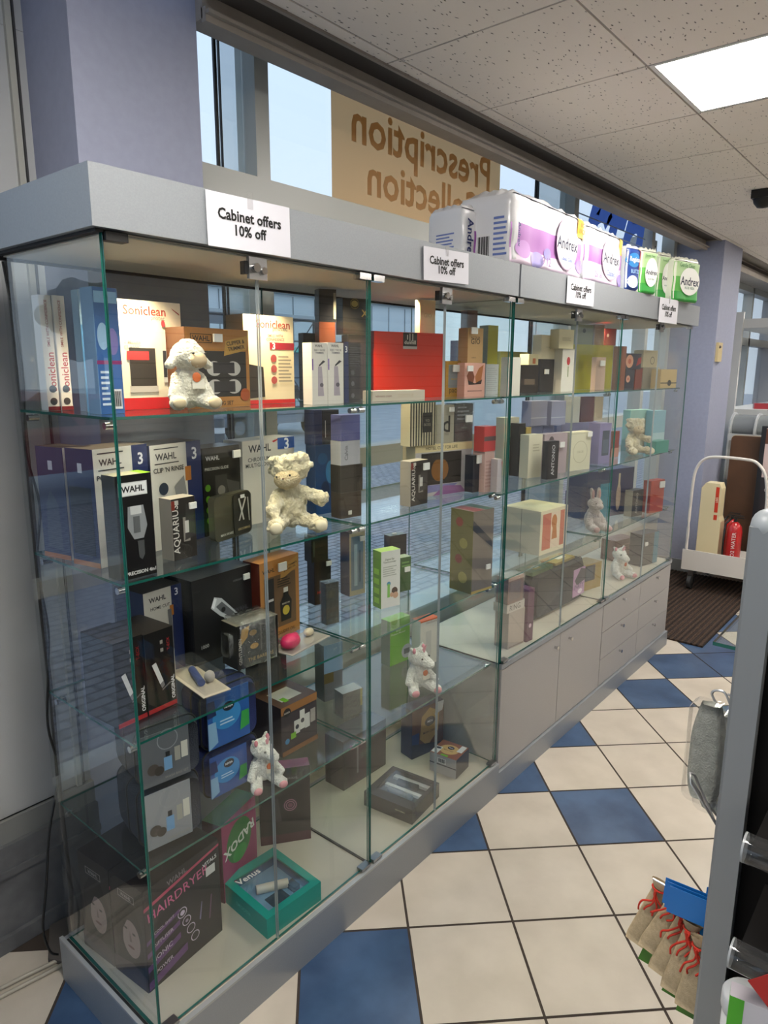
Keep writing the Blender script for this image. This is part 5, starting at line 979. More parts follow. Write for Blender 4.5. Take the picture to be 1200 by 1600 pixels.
carton(0.5582, 0.25, 0.885, 4.0, 0.1693, 0.2536, 0.07, 'beard_kit', 'orange brown beard kit carton with a bottle in its window', 'hair clipper box', {'*': '7c3a1c', 'F': 'b0783a', 'T': 'b5793c', 'L': '5e2418'}, [('F', 'r', 0.1, 0.14, 0.9, 0.8, '6a5034'), ('F', 't', 'WAHL', 0.22, 0.88, 0.3, '1d160e', 0, 0.02), ('F', 'p', [(0.5, 0.72), (0.96, 0.84), (0.98, 0.98), (0.54, 0.88)], 'b98a44'), ('F', 't', 'BEARD TRIMMER\n& BEARD OIL', 0.75, 0.86, 0.4, '241a10', 10), ('F', 'r', 0.14, 0.3, 0.34, 0.78, '1c1c1e'), ('F', 'r', 0.16, 0.5, 0.32, 0.53, 'c9c9c9'), ('F', 'p', [(0.5, 0.2), (0.76, 0.2), (0.78, 0.44), (0.7, 0.52), (0.7, 0.56), (0.57, 0.56), (0.57, 0.52), (0.48, 0.44)], '15140f'), ('F', 'r', 0.575, 0.56, 0.69, 0.62, 'd6d2c8'), ('F', 'e', 0.63, 0.33, 0.09, 0.09, 'c6b03c'), ('F', 't', 'BEARD OIL', 0.63, 0.42, 0.2, 'd8d4c4'), ('F', 'l', 0.42, 0.64, 0.76, 0.76, 4, '2c2014'), ('F', 't', 'KIT INCLUDES OIL', 0.5, 0.07, 0.7, '3a2a18')], sticker=('F', 0.52, 0.9, 0.2))
carton(0.0212, 0.1176, 0.885, 4.0, 0.0774, 0.2086, 0.13, 'shaver_carton', 'tall black shaver carton with red foot, left of the pair', 'shaver box', {'*': '121212', 'L': '2a2b2c', 'T': '2c2624'}, [('F', 'r', 0, 0, 1, 0.055, 'a3262a'), ('F', 't', 'T-ECX', 0.8, 0.8, 0.16, '8c1f22', 90, 0.02), ('F', 'l', 0.52, 0.7, 0.62, 0.9, 2, '8a8580'), ('F', 'p', [(0.2, 0.6), (0.34, 0.62), (0.56, 0.36), (0.44, 0.33)], 'd0d0d0'), ('F', 'p', [(0.44, 0.33), (0.56, 0.36), (0.6, 0.3), (0.5, 0.27)], '77777a'), ('F', 'p', [(0.5, 0.24), (0.8, 0.3), (0.8, 0.32), (0.5, 0.26)], '6a6a6c'), ('F', 't', 'ORIGINAL', 0.88, 0.24, 0.3, 'e6e6e6', 90, 0.02)])
carton(0.1025, 0.124, 0.885, 4.0, 0.082, 0.2036, 0.13, 'shaver_carton', 'tall black shaver carton with red foot, right of the pair', 'shaver box', {'*': '121212', 'L': '2a2b2c', 'T': '2c2624'}, [('F', 'r', 0, 0, 1, 0.055, 'a3262a'), ('F', 't', 'T-ECX', 0.8, 0.8, 0.16, '8c1f22', 90, 0.02), ('F', 'l', 0.52, 0.7, 0.62, 0.9, 2, '8a8580'), ('F', 'p', [(0.2, 0.6), (0.34, 0.62), (0.56, 0.36), (0.44, 0.33)], 'd0d0d0'), ('F', 'p', [(0.44, 0.33), (0.56, 0.36), (0.6, 0.3), (0.5, 0.27)], '77777a'), ('F', 'p', [(0.5, 0.24), (0.8, 0.3), (0.8, 0.32), (0.5, 0.26)], '6a6a6c'), ('F', 't', 'ORIGINAL', 0.88, 0.24, 0.3, 'e6e6e6', 90, 0.02)])
cello_box(0.4003, 0.1632, 0.885, -4.0, 0.1412, 0.127, 0.075, 'black gift set in crumpled clear wrap with a gold print, on the third shelf', {'*': '1d1c1a', 'T': '6a655a'}, [('F', 'p', [(0.05, 0.5), (0.25, 0.7), (0.3, 0.95), (0.12, 0.9)], 'b98d3c'), ('F', 'e', 0.38, 0.76, 0.09, 0.06, '8a6a30'), ('F', 't', 'GENTLEMEN', 0.07, 0.4, 0.6, 'c9c4b8', 90), ('F', 't', 'THE BARBERS', 0.55, 0.16, 0.62, 'a88a4c'), ('F', 'e', 0.4, 0.45, 0.1, 0.06, 'b98d3c'), ('F', 'r', 0.55, 0.3, 0.58, 0.9, '5c5a54'), ('F', 'r', 0.68, 0.3, 0.71, 0.9, '5c5a54')])
blister(0.2384, 0.0964, 0.885, -8.0, 0.0782, 0.045, 0.2047, 'd9cdb9', 'flat cream carded pack with a clear dome at the front edge of the third shelf', fill=[('roller', 'rod', 0.35, 0.3, 0.6, 0.75, 0.01, '47558a'), ('knob', 'ball', 0.72, 0.35, 0.016, 0.014, 0.014, 'b9b3ac')])
blister(0.5628, 0.1197, 0.885, 8.2769, 0.1856, 0.036, 0.09, 'b5aea4', 'clear tray with two pink hair tools lying on the third shelf', fill=[('pink_head', 'ball', 0.22, 0.45, 0.022, 0.036, 0.026, 'e02f66'), ('pink_handle', 'rod', 0.35, 0.62, 0.55, 0.8, 0.012, 'd0305e'), ('cream_head', 'ball', 0.8, 0.62, 0.012, 0.02, 0.014, 'e2d4b8')], name='hair_tool_tray')
carton(0.9173, 0.3883, 0.885, -10.0, 0.0722, 0.1568, 0.045, 'fragrance_box', 'tall black box with red lettering on the third shelf', 'fragrance box', '1a1a1a', [('F', 't', 'HUGO', 0.5, 0.28, 0.66, 'c8281e', 0, 0.02)], sticker=('F', 0.78, 0.93, 0.3))
carton(0.9054, 0.3883, 1.0424, -10.0, 0.0707, 0.0955, 0.045, 'fragrance_box', 'small black green box on top of the red-lettered black box', 'fragrance box', '1c231c', [('F', 'r', 0.1, 0.2, 0.2, 0.8, '3c4a3c')])
carton(0.8057, 0.2215, 0.885, -12.0, 0.0504, 0.1391, 0.03, 'fragrance_box', 'slim black box in clear wrap before the red-lettered black box', 'fragrance box', '1c1a17', [], wrap=True)
carton(1.0661, 0.36, 0.885, -10.0, 0.075, 0.242, 0.055, 'fragrance_box', 'navy box with a silver framed picture front on the third shelf', 'fragrance box', {'*': '1f2a4e', 'F': 'b0a88c'}, [('F', 'r', 0.12, 0.08, 0.86, 0.92, '6f8698'), ('F', 'r', 0.3, 0.15, 0.5, 0.8, 'a9c0cc'), ('F', 'r', 0.6, 0.2, 0.7, 0.7, '4a6478')], sticker=('F', 0.72, 0.88, 0.3))
carton(1.0379, 0.1859, 0.885, -14.0, 0.0839, 0.2045, 0.0488, 'thermometer_carton', 'white and lime digital ear thermometer carton on the third shelf', 'thermometer box', {'*': 'e0e0dc', 'L': '5a9420', 'T': 'b9d968'}, [('F', 't', 'Digital Ear\nThermometer', 0.45, 0.83, 0.66, '4a5a3c'), ('F', 'l', 0.1, 0.55, 0.8, 0.74, 5, 'b0b4ac'), ('F', 'e', 0.4, 0.42, 0.1, 0.1, '4a8fb4'), ('F', 'r', 0.33, 0.18, 0.46, 0.42, '7fc25a'), ('F', 'e', 0.7, 0.28, 0.16, 0.16, '4a3428'), ('F', 'e', 0.75, 0.2, 0.14, 0.14, 'c59a80'), ('F', 'e', 0.55, 0.22, 0.1, 0.1, 'c59a80'), ('L', 't', 'DIGITAL EAR', 0.5, 0.86, 0.6, '2f5a14'), ('L', 'r', 0.2, 0.08, 0.8, 0.18, '8ac83c'), ('L', 'r', 0.2, 0.25, 0.8, 0.35, '8ac83c'), ('L', 'r', 0.2, 0.42, 0.8, 0.52, '8ac83c'), ('L', 'r', 0.2, 0.59, 0.8, 0.69, '8ac83c')])
carton(1.2319, 0.2523, 0.885, -14.0, 0.0488, 0.1315, 0.04, 'thermometer_carton', 'dark green carton with a white tag behind the lime thermometer carton', 'carton', {'*': '2f5a24', 'T': 'b5c4a8'}, [('F', 'l', 0.1, 0.7, 0.9, 0.9, 2, '6a9a50')], sticker=('F', 0.5, 0.66, 0.5))
carton(1.3229, 0.38, 0.885, -14.0, 0.0835, 0.1775, 0.04, 'carton', 'dark slate box behind the lime thermometer carton', 'carton', {'*': '1a1d24', 'T': '7d8c94'}, [], sticker=('T', 0.4, 0.4, 0.2))
carton(1.3778, 0.035, 0.885, -8.0, 0.1187, 0.3126, 0.11, 'gift_set', 'tall grey gift box with an olive floral side near the end of the third shelf', 'gift set', {'*': '3c4048', 'L': '6a6638', 'F': '6a625a', 'T': '8a6a54'}, [('L', 'e', 0.4, 0.85, 0.16, 0.16, '8a3a30'), ('L', 'e', 0.6, 0.6, 0.18, 0.18, '8f8a4a'), ('L', 'e', 0.4, 0.4, 0.16, 0.16, '7a3a38'), ('L', 'e', 0.6, 0.18, 0.2, 0.2, '9a9450'), ('F', 'p', [(0, 0.9), (0.9, 0.62), (0.95, 0.58), (0.95, 0.52), (0, 0.78)], '22262e'), ('T', 'r', 0.1, 0, 0.5, 1, '8c2f2f'), ('T', 'r', 0.6, 0, 0.95, 1, '2f5a48'), ('F', 'r', 0.0, 0.0, 1, 0.03, 'b09a50')], sticker=('F', 0.7, 0.3, 0.2))
# ---- fourth shelf, near cabinet
soft_case(0.0381, 0.0761, 0.567, -8.3828, 0.1563, 0.1579, .17, '262e3b', 'navy padded wash bag with a printed sleeve, lower of the two stacked', card=(0.02, 0.04, 0.78, 0.96, '868b93'), dec=[('F', 'o', 0.55, 0.82, 0.22, 0.02, '8a8f96'), ('F', 'r', 0.45, 0.22, 0.62, 0.48, '6f9cc8'), ('F', 'r', 0.49, 0.48, 0.58, 0.58, '26282c'), ('F', 'r', 0.68, 0.34, 0.8, 0.62, '9a9a92'), ('F', 'r', 0.82, 0.36, 0.96, 0.68, 'c9c9c0'), ('F', 'e', 0.22, 0.32, 0.12, 0.12, '4a4440'), ('F', 'e', 0.34, 0.26, 0.1, 0.1, '3a3430'), ('F', 't', 'WASH BAG SET', 0.7, 0.09, 0.5, '8a8a86')])  # sleeve grey lightened to carry its gloss in the colour
soft_case(0.0421, 0.0761, 0.7309, -8.3828, 0.1563, 0.142, .17, '2b2f3c', 'navy padded wash bag with a printed sleeve, upper of the two stacked', card=(0.02, 0.04, 0.78, 0.96, '5f636a'), dec=[('F', 'o', 0.55, 0.82, 0.22, 0.02, '8a8f96'), ('F', 'r', 0.45, 0.22, 0.62, 0.48, '6f9cc8'), ('F', 'r', 0.49, 0.48, 0.58, 0.58, '26282c'), ('F', 'r', 0.68, 0.34, 0.8, 0.62, '9a9a92'), ('F', 'r', 0.82, 0.36, 0.96, 0.68, 'c9c9c0'), ('F', 'e', 0.22, 0.32, 0.12, 0.12, '4a4440'), ('F', 'e', 0.34, 0.26, 0.1, 0.1, '3a3430'), ('F', 't', 'WASH BAG SET', 0.7, 0.09, 0.5, '8a8a86')])  # this sleeve's base colour is also raised for its sheen
soft_case(0.2581, 0.1268, 0.567, -2.6128, 0.1739, 0.1334, .12, '16265c', 'royal blue toiletry gift bag, lower of the two beside the wash bags', card=(0.04, 0.06, 0.72, 0.95, '1f4f9a'), dec=[('F', 'e', 0.45, 0.55, 0.34, 0.3, '2f86c8'), ('F', 'e', 0.5, 0.7, 0.14, 0.1, '10182c'), ('F', 't', 'NIVEA', 0.5, 0.7, 0.2, 'e6ecf4', 0, 0.02), ('F', 'l', 0.28, 0.38, 0.62, 0.5, 2, 'b8d8f0'), ('F', 'p', [(0, 0), (0.22, 0.1), (0.18, 0.5), (0, 0.5)], '7fa8cc'), ('F', 'p', [(0.75, 0.15), (0.98, 0.2), (0.98, 0.5), (0.8, 0.5)], '2f9a48'), ('F', 'p', [(0, 0.6), (0.2, 0.62), (0.16, 0.9), (0, 0.9)], '182a5c')])
soft_case(0.2581, 0.1268, 0.7064, -2.6128, 0.1739, 0.1667, .12, '17235a', 'royal blue toiletry gift bag, upper of the two beside the wash bags', card=(0.04, 0.06, 0.8, 0.97, '1f5aa8'), dec=[('F', 'e', 0.45, 0.55, 0.34, 0.3, '2f86c8'), ('F', 'e', 0.5, 0.7, 0.14, 0.1, '10182c'), ('F', 't', 'NIVEA', 0.5, 0.7, 0.2, 'e6ecf4', 0, 0.02), ('F', 'l', 0.28, 0.38, 0.62, 0.5, 2, 'b8d8f0'), ('F', 'p', [(0, 0), (0.22, 0.1), (0.18, 0.5), (0, 0.5)], '7fa8cc'), ('F', 'p', [(0.75, 0.15), (0.98, 0.2), (0.98, 0.5), (0.8, 0.5)], '2f9a48'), ('F', 'p', [(0, 0.6), (0.2, 0.62), (0.16, 0.9), (0, 0.9)], '182a5c')])
plush(0.4203, 0.1, 0.563, -20.0, 0.1, 0.1356, 'unicorn', 'white unicorn soft toy on the fourth shelf, before the blue gift bags', turn=30)
carton(0.5375, 0.1478, 0.563, 0.3362, 0.1482, 0.1577, 0.14, 'toiletry_carton', 'dark brown toiletry gift carton with white bottles printed, on the fourth shelf', 'gift set', {'*': '2c2226', 'F': '2a222c', 'T': '5a4030'}, [('F', 'r', 0, 0.84, 1, 1, '9a6a3c'), ('F', 'e', 0.16, 0.86, 0.1, 0.1, '15131a'), ('F', 't', 'NIVEA', 0.16, 0.86, 0.15, 'd8d4cc'), ('F', 'r', 0.34, 0.34, 0.5, 0.62, 'cfcfca'), ('F', 'r', 0.5, 0.38, 0.64, 0.78, 'd6d6d0'), ('F', 'r', 0.64, 0.36, 0.78, 0.66, 'cfcfca'), ('F', 'r', 0.8, 0.42, 0.94, 0.7, 'a09a94'), ('F', 'e', 0.42, 0.48, 0.05, 0.05, '1c2030'), ('F', 'e', 0.57, 0.56, 0.05, 0.05, '1c2030'), ('F', 'r', 0.24, 0.28, 0.38, 0.4, '6fae1e'), ('F', 'e', 0.14, 0.28, 0.06, 0.06, '2a78b0'), ('F', 'r', 0, 0, 1, 0.1, '7d5430'), ('T', 'r', 0.2, 0.2, 0.75, 0.7, 'c0bcb0'), ('T', 'r', 0.24, 0.15, 0.36, 0.35, '6fae1e')])
carton(0.6101, 0.33, 0.563, 0.0, 0.1165, 0.2601, 0.07, 'carton', 'plain dark brown box at the back of the fourth shelf', 'carton', {'*': '2a2624', 'T': '4a3a3a'}, [])
carton(0.8699, 0.3, 0.563, -12.0, 0.0787, 0.2073, 0.06, 'gift_set', 'grey box with a pale blue upper half on the fourth shelf past the partition', 'gift set', {'*': '6b6a62', 'F': '6f7076'}, [('F', 'r', 0, 0.5, 1, 1, '8aa6c4'), ('F', 'r', 0.0, 0.32, 0.5, 0.5, '6a5c34'), ('F', 't', 'SET', 0.6, 0.9, 0.2, 'd0dcea')])
carton(0.826, 0.17, 0.563, -12.0, 0.0792, 0.0881, 0.05, 'gift_set', 'charcoal box in crinkled clear wrap standing by the partition on the fourth shelf', 'gift set', {'*': '34322f', 'F': '3a3834', 'T': 'b5b5b5'}, [('F', 'r', 0.9, 0.3, 1, 1, 'b0a040')], wrap=True)
carton(1.244, 0.3127, 0.563, -6.0, 0.1119, 0.1848, 0.05, 'thermometer_carton', 'bright lime green monitor carton on the fourth shelf behind the unicorn', 'carton', {'*': '6ab81e', 'T': 'a8e070', 'L': '8a9a8a'}, [('F', 't', 'Blood\nPressure Monitor', 0.42, 0.72, 0.7, 'e4f4d4'), ('F', 'e', 0.84, 0.22, 0.26, 0.26, 'c9ccd0'), ('F', 'r', 0.7, 0.16, 0.98, 0.28, '5c6468')])
carton(1.3154, 0.2196, 0.563, -10.0, 0.0977, 0.1871, 0.05, 'thermometer_carton', 'white carton with an orange top on the fourth shelf behind the unicorn', 'carton', {'*': 'd6d4cc', 'T': 'e06a28', 'L': 'c9d0d0'}, [('F', 't', 'medisure', 0.6, 0.94, 0.6, 'a89890'), ('F', 'r', 0, 0.97, 1, 1, 'e06a28'), ('F', 'r', 0.3, 0.1, 0.6, 0.75, 'c4c4c0')])
plush(1.1677, 0.12, 0.563, -28.0, 0.1, 0.1614, 'unicorn', 'white unicorn soft toy with pink ear linings on the fourth shelf past the partition', turn=30)
# ---- base board, near cabinet
carton(0.0481, 0.1202, 0.137, 5.5696, 0.2476, 0.2939, 0.138, 'hairdryer_carton', 'black hairdryer carton with pink lettering, front one of two on the base board', 'hairdryer box', {'*': '17141a', 'L': '1d191b', 'F': '19151d'}, [('F', 'p', [(0, 0.8), (1, 0.93), (1, 0.955), (0, 0.835)], 'c0446a'), ('F', 't', 'HAIRDRYER', 0.44, 0.755, 0.8, 'd8689a', 6, 0.004), ('F', 't', 'WAHL', 0.42, 0.925, 0.26, '77707a', 4, 0.02), ('F', 't', 'VITALS', 0.86, 0.84, 0.2, 'd8d8dc', 6, 0.03), ('F', 'r', 0.8, 0.7, 0.93, 0.79, 'd8d8d8'), ('F', 'o', 0.46, 0.53, 0.062, 0.01, 'cfc2da'), ('F', 'o', 0.51, 0.42, 0.058, 0.01, 'cfc2da'), ('F', 'o', 0.56, 0.31, 0.058, 0.01, 'cfc2da'), ('F', 'o', 0.61, 0.2, 0.058, 0.01, 'cfc2da'), ('F', 'e', 0.46, 0.53, 0.03, 0.03, 'cfc2da'), ('F', 'e', 0.51, 0.42, 0.02, 0.02, '9a8ca8'), ('F', 'p', [(0, 0.02), (0.5, 0.12), (0.5, 0.2), (0, 0.1)], '66407a'), ('F', 'p', [(0, 0.2), (0.42, 0.3), (0.42, 0.36), (0, 0.26)], '66407a'), ('F', 'p', [(0, 0.34), (0.42, 0.44), (0.42, 0.49), (0, 0.39)], '66407a'), ('F', 'p', [(0, 0.47), (0.42, 0.56), (0.42, 0.6), (0, 0.51)], '66407a'), ('F', 't', 'POWER', 0.2, 0.17, 0.22, 'c4b4cc', 8), ('F', 't', 'IONIC', 0.2, 0.31, 0.22, 'c4b4cc', 8), ('F', 't', 'DIFFUSER', 0.2, 0.44, 0.26, 'c4b4cc', 8), ('F', 't', 'COOL SHOT', 0.22, 0.56, 0.26, 'c4b4cc', 8), ('F', 'p', [(0.66, 0.24), (0.74, 0.5), (0.86, 0.56), (0.9, 0.44), (0.8, 0.22)], '1c181e'), ('F', 'p', [(0.67, 0.34), (0.71, 0.5), (0.72, 0.5), (0.69, 0.32)], '7a74a0'), ('F', 'p', [(0.84, 0.5), (0.86, 0.5), (0.82, 0.26), (0.8, 0.26)], '6a4a6a'), ('L', 'p', [(0.1, 0.12), (0.12, 0.62), (0.35, 0.8), (0.7, 0.8), (0.9, 0.6), (0.92, 0.2)], '120e10'), ('L', 'e', 0.56, 0.44, 0.27, 0.4, 'a08a86'), ('L', 'p', [(0.29, 0.3), (0.33, 0.5), (0.62, 0.74), (0.4, 0.76), (0.2, 0.6)], '140f11'), ('L', 'p', [(0.15, 0.25), (0.2, 0.7), (0.5, 0.82), (0.5, 0.66), (0.34, 0.58), (0.3, 0.3)], '1c1718'), ('L', 'e', 0.42, 0.53, 0.05, 0.025, '2e2426'), ('L', 'e', 0.66, 0.51, 0.05, 0.025, '2e2426'), ('L', 'e', 0.56, 0.36, 0.1, 0.03, '6a3f42'), ('L', 'p', [(0.54, 0.52), (0.6, 0.42), (0.52, 0.41)], '77605e'), ('L', 'q', 0.5, 0.86, 0.24, 0.035, 0.006, 'b0a8a8'), ('L', 't', 'WAHL', 0.5, 0.86, 0.32, 'c0b8b8'), ('L', 'p', [(0, 0.0), (1, 0), (1, 0.14), (0.6, 0.2), (0, 0.16)], '4a4046')])
carton(0.0344, 0.2605, 0.137, 5.5696, 0.2476, 0.2939, 0.138, 'hairdryer_carton', 'black hairdryer carton standing directly behind the front one, its side picture showing', 'hairdryer box', {'*': '17141a', 'L': '1d191b', 'F': '19151d'}, [('F', 'p', [(0, 0.8), (1, 0.93), (1, 0.955), (0, 0.835)], 'c0446a'), ('F', 't', 'HAIRDRYER', 0.44, 0.755, 0.8, 'd8689a', 6, 0.004), ('F', 't', 'WAHL', 0.42, 0.925, 0.26, '77707a', 4, 0.02), ('F', 't', 'VITALS', 0.86, 0.84, 0.2, 'd8d8dc', 6, 0.03), ('F', 'r', 0.8, 0.7, 0.93, 0.79, 'd8d8d8'), ('F', 'o', 0.46, 0.53, 0.062, 0.01, 'cfc2da'), ('F', 'o', 0.51, 0.42, 0.058, 0.01, 'cfc2da'), ('F', 'o', 0.56, 0.31, 0.058, 0.01, 'cfc2da'), ('F', 'o', 0.61, 0.2, 0.058, 0.01, 'cfc2da'), ('F', 'e', 0.46, 0.53, 0.03, 0.03, 'cfc2da'), ('F', 'e', 0.51, 0.42, 0.02, 0.02, '9a8ca8'), ('F', 'p', [(0, 0.02), (0.5, 0.12), (0.5, 0.2), (0, 0.1)], '66407a'), ('F', 'p', [(0, 0.2), (0.42, 0.3), (0.42, 0.36), (0, 0.26)], '66407a'), ('F', 'p', [(0, 0.34), (0.42, 0.44), (0.42, 0.49), (0, 0.39)], '66407a'), ('F', 'p', [(0, 0.47), (0.42, 0.56), (0.42, 0.6), (0, 0.51)], '66407a'), ('F', 't', 'POWER', 0.2, 0.17, 0.22, 'c4b4cc', 8), ('F', 't', 'IONIC', 0.2, 0.31, 0.22, 'c4b4cc', 8), ('F', 't', 'DIFFUSER', 0.2, 0.44, 0.26, 'c4b4cc', 8), ('F', 't', 'COOL SHOT', 0.22, 0.56, 0.26, 'c4b4cc', 8), ('F', 'p', [(0.66, 0.24), (0.74, 0.5), (0.86, 0.56), (0.9, 0.44), (0.8, 0.22)], '1c181e'), ('F', 'p', [(0.67, 0.34), (0.71, 0.5), (0.72, 0.5), (0.69, 0.32)], '7a74a0'), ('F', 'p', [(0.84, 0.5), (0.86, 0.5), (0.82, 0.26), (0.8, 0.26)], '6a4a6a'), ('L', 'p', [(0.1, 0.12), (0.12, 0.62), (0.35, 0.8), (0.7, 0.8), (0.9, 0.6), (0.92, 0.2)], '120e10'), ('L', 'e', 0.56, 0.44, 0.27, 0.4, 'a08a86'), ('L', 'p', [(0.29, 0.3), (0.33, 0.5), (0.62, 0.74), (0.4, 0.76), (0.2, 0.6)], '140f11'), ('L', 'p', [(0.15, 0.25), (0.2, 0.7), (0.5, 0.82), (0.5, 0.66), (0.34, 0.58), (0.3, 0.3)], '1c1718'), ('L', 'e', 0.42, 0.53, 0.05, 0.025, '2e2426'), ('L', 'e', 0.66, 0.51, 0.05, 0.025, '2e2426'), ('L', 'e', 0.56, 0.36, 0.1, 0.03, '6a3f42'), ('L', 'p', [(0.54, 0.52), (0.6, 0.42), (0.52, 0.41)], '77605e'), ('L', 'q', 0.5, 0.86, 0.24, 0.035, 0.006, 'b0a8a8'), ('L', 't', 'WAHL', 0.5, 0.86, 0.32, 'c0b8b8'), ('L', 'p', [(0, 0.0), (1, 0), (1, 0.14), (0.6, 0.2), (0, 0.16)], '4a4046')])
carton(0.3591, 0.22, 0.137, 16.0, 0.1747, 0.2587, 0.07, 'toiletry_carton', 'magenta gift carton with a round green badge, behind the teal box', 'gift set', {'*': '7c2450', 'F': '9a2f66', 'T': '3a6a4a', 'L': '4a1830'}, [('F', 'e', 0.48, 0.62, 0.36, 0.4, '2f7a3c'), ('F', 't', 'RADOX', 0.48, 0.62, 0.6, 'e4ece4', 190, 0.03), ('F', 'e', 0.48, 0.45, 0.2, 0.15, '3f9a4a')])
window_box(0.3658, 0.2443, 0.137, -92.9564, 0.2237, 0.0641, 0.2013, '1f9a8a', 'teal shaver gift box lying flat, razor under its clear window', (0.14, 0.12, 0.9, 0.88), '3f6f9c', dec=[('T', 't', 'Venus', 0.22, 0.32, 0.4, 'f2f6f8', 90, 0.015), ('F', 't', 'SMOOTH', 0.5, 0.5, 0.3, '56c4b4')], fill=[('foil_liner', 'box', 0.16, 0.14, 0.88, 0.86, 0.004, '7aa4c4'), ('razor_handle', 'rod', 0.42, 0.3, 0.62, 0.72, 0.014, 'e2dcc8'), ('razor_head', 'box', 0.62, 0.68, 0.78, 0.8, 0.02, '1f3a4a'), ('dark_sleeve', 'box', 0.6, 0.3, 0.86, 0.6, 0.006, '1d3440')])
carton(0.5964, 0.3345, 0.137, -36.0, 0.1679, 0.275, 0.05, 'hair_styler_carton', 'dark carton with a pink round seal and pink foot, behind the teal box', 'hair clipper box', {'*': '1e1a1c', 'R': '8a4a5a', 'F': '262022', 'T': 'b04a78'}, [('F', 't', 'WAHL', 0.66, 0.86, 0.22, '9a9498', 0, 0.02), ('F', 'o', 0.6, 0.5, 0.13, 0.02, 'c08aa0'), ('F', 'o', 0.6, 0.5, 0.09, 0.02, 'c08aa0'), ('F', 'e', 0.6, 0.5, 0.05, 0.05, '8a5a70'), ('F', 'r', 0, 0, 1, 0.12, '4a2430'), ('F', 'p', [(0.3, 0.3), (0.42, 0.3), (0.36, 0.62), (0.26, 0.6)], '4a4446')])
window_box(0.9854, 0.2185, 0.137, -83.1948, 0.2047, 0.0575, 0.1959, '3c3733', 'dark taupe gift tray with clear window over white compartments on the base board', (0.12, 0.22, 0.92, 0.92), '4a4642', dec=[('F', 't', 'GENTLEMEN', 0.75, 0.6, 0.2, 'c9c0a8')], fill=[('white_divider', 'box', 0.12, 0.22, 0.9, 0.32, 0.012, 'dcdcd8'), ('white_divider', 'box', 0.12, 0.52, 0.9, 0.6, 0.012, 'dcdcd8'), ('white_divider', 'box', 0.12, 0.82, 0.9, 0.92, 0.012, 'dcdcd8'), ('grooming_tool', 'rod', 0.25, 0.44, 0.75, 0.42, 0.01, '77797c'), ('bottle', 'rod', 0.3, 0.7, 0.7, 0.72, 0.014, '2a2b2e')])
carton(1.3241, 0.1705, 0.137, -84.0, 0.1181, 0.0814, 0.11, 'toiletry_carton', 'low toiletry carton with a wooden printed top and gold oval, on the base board', 'gift set', {'*': '35323a', 'T': '8a5238', 'F': 'a9a8aa'}, [('T', 'e', 0.5, 0.5, 0.34, 0.3, 'c9a668'), ('T', 'e', 0.5, 0.62, 0.12, 0.1, '15182c'), ('T', 't', 'MEN', 0.5, 0.62, 0.14, 'e6e6ee'), ('T', 't', 'MAN CARE', 0.5, 0.42, 0.34, '4a3018'), ('T', 'r', 0.02, 0.05, 0.26, 0.5, 'd6d8d8'), ('T', 'e', 0.14, 0.4, 0.1, 0.06, '15182c'), ('T', 'r', 0.76, 0.5, 0.95, 0.95, 'd6d8d8'), ('T', 'r', 0.4, 0.0, 0.66, 0.1, '6fae1e'), ('F', 'r', 0, 0.47, 1, 0.53, '4a4850'), ('F', 'b', 0.3, 0.58, 0.62, 0.85)])
carton(1.3364, 0.2703, 0.137, -12.0, 0.1746, 0.2133, 0.07, 'toiletry_carton', 'upright navy and brown toiletry carton with a gold shield behind the taupe gift tray', 'gift set', {'*': '141c3c', 'F': '5a3a2c', 'L': '141c38'}, [('F', 'p', [(0.25, 0.35), (0.3, 0.8), (0.55, 0.95), (0.85, 0.8), (0.82, 0.4), (0.5, 0.15)], 'b9985a'), ('F', 'e', 0.56, 0.66, 0.16, 0.12, '15182c'), ('F', 't', 'MEN', 0.56, 0.66, 0.16, 'e6e6ee'), ('F', 't', 'MAN CARE', 0.55, 0.45, 0.4, '4a3018'), ('F', 'p', [(0.7, 0.75), (0.95, 0.8), (1, 1), (0.8, 1)], 'c9ccd0'), ('F', 'r', 0, 0, 0.22, 0.5, '1d3a70'), ('F', 'p', [(0, 0), (1, 0), (1, 0.12), (0, 0.3)], '1a1d2c')])
carton(1.0001, 0.335, 0.137, -1.3295, 0.2434, 0.2019, 0.1, 'carton', 'big blackish brown box by the partition on the base board', 'carton', {'*': '231e1d', 'T': '3a3432'}, [('F', 'r', 0.3, 0.2, 0.34, 0.8, '77777a')])
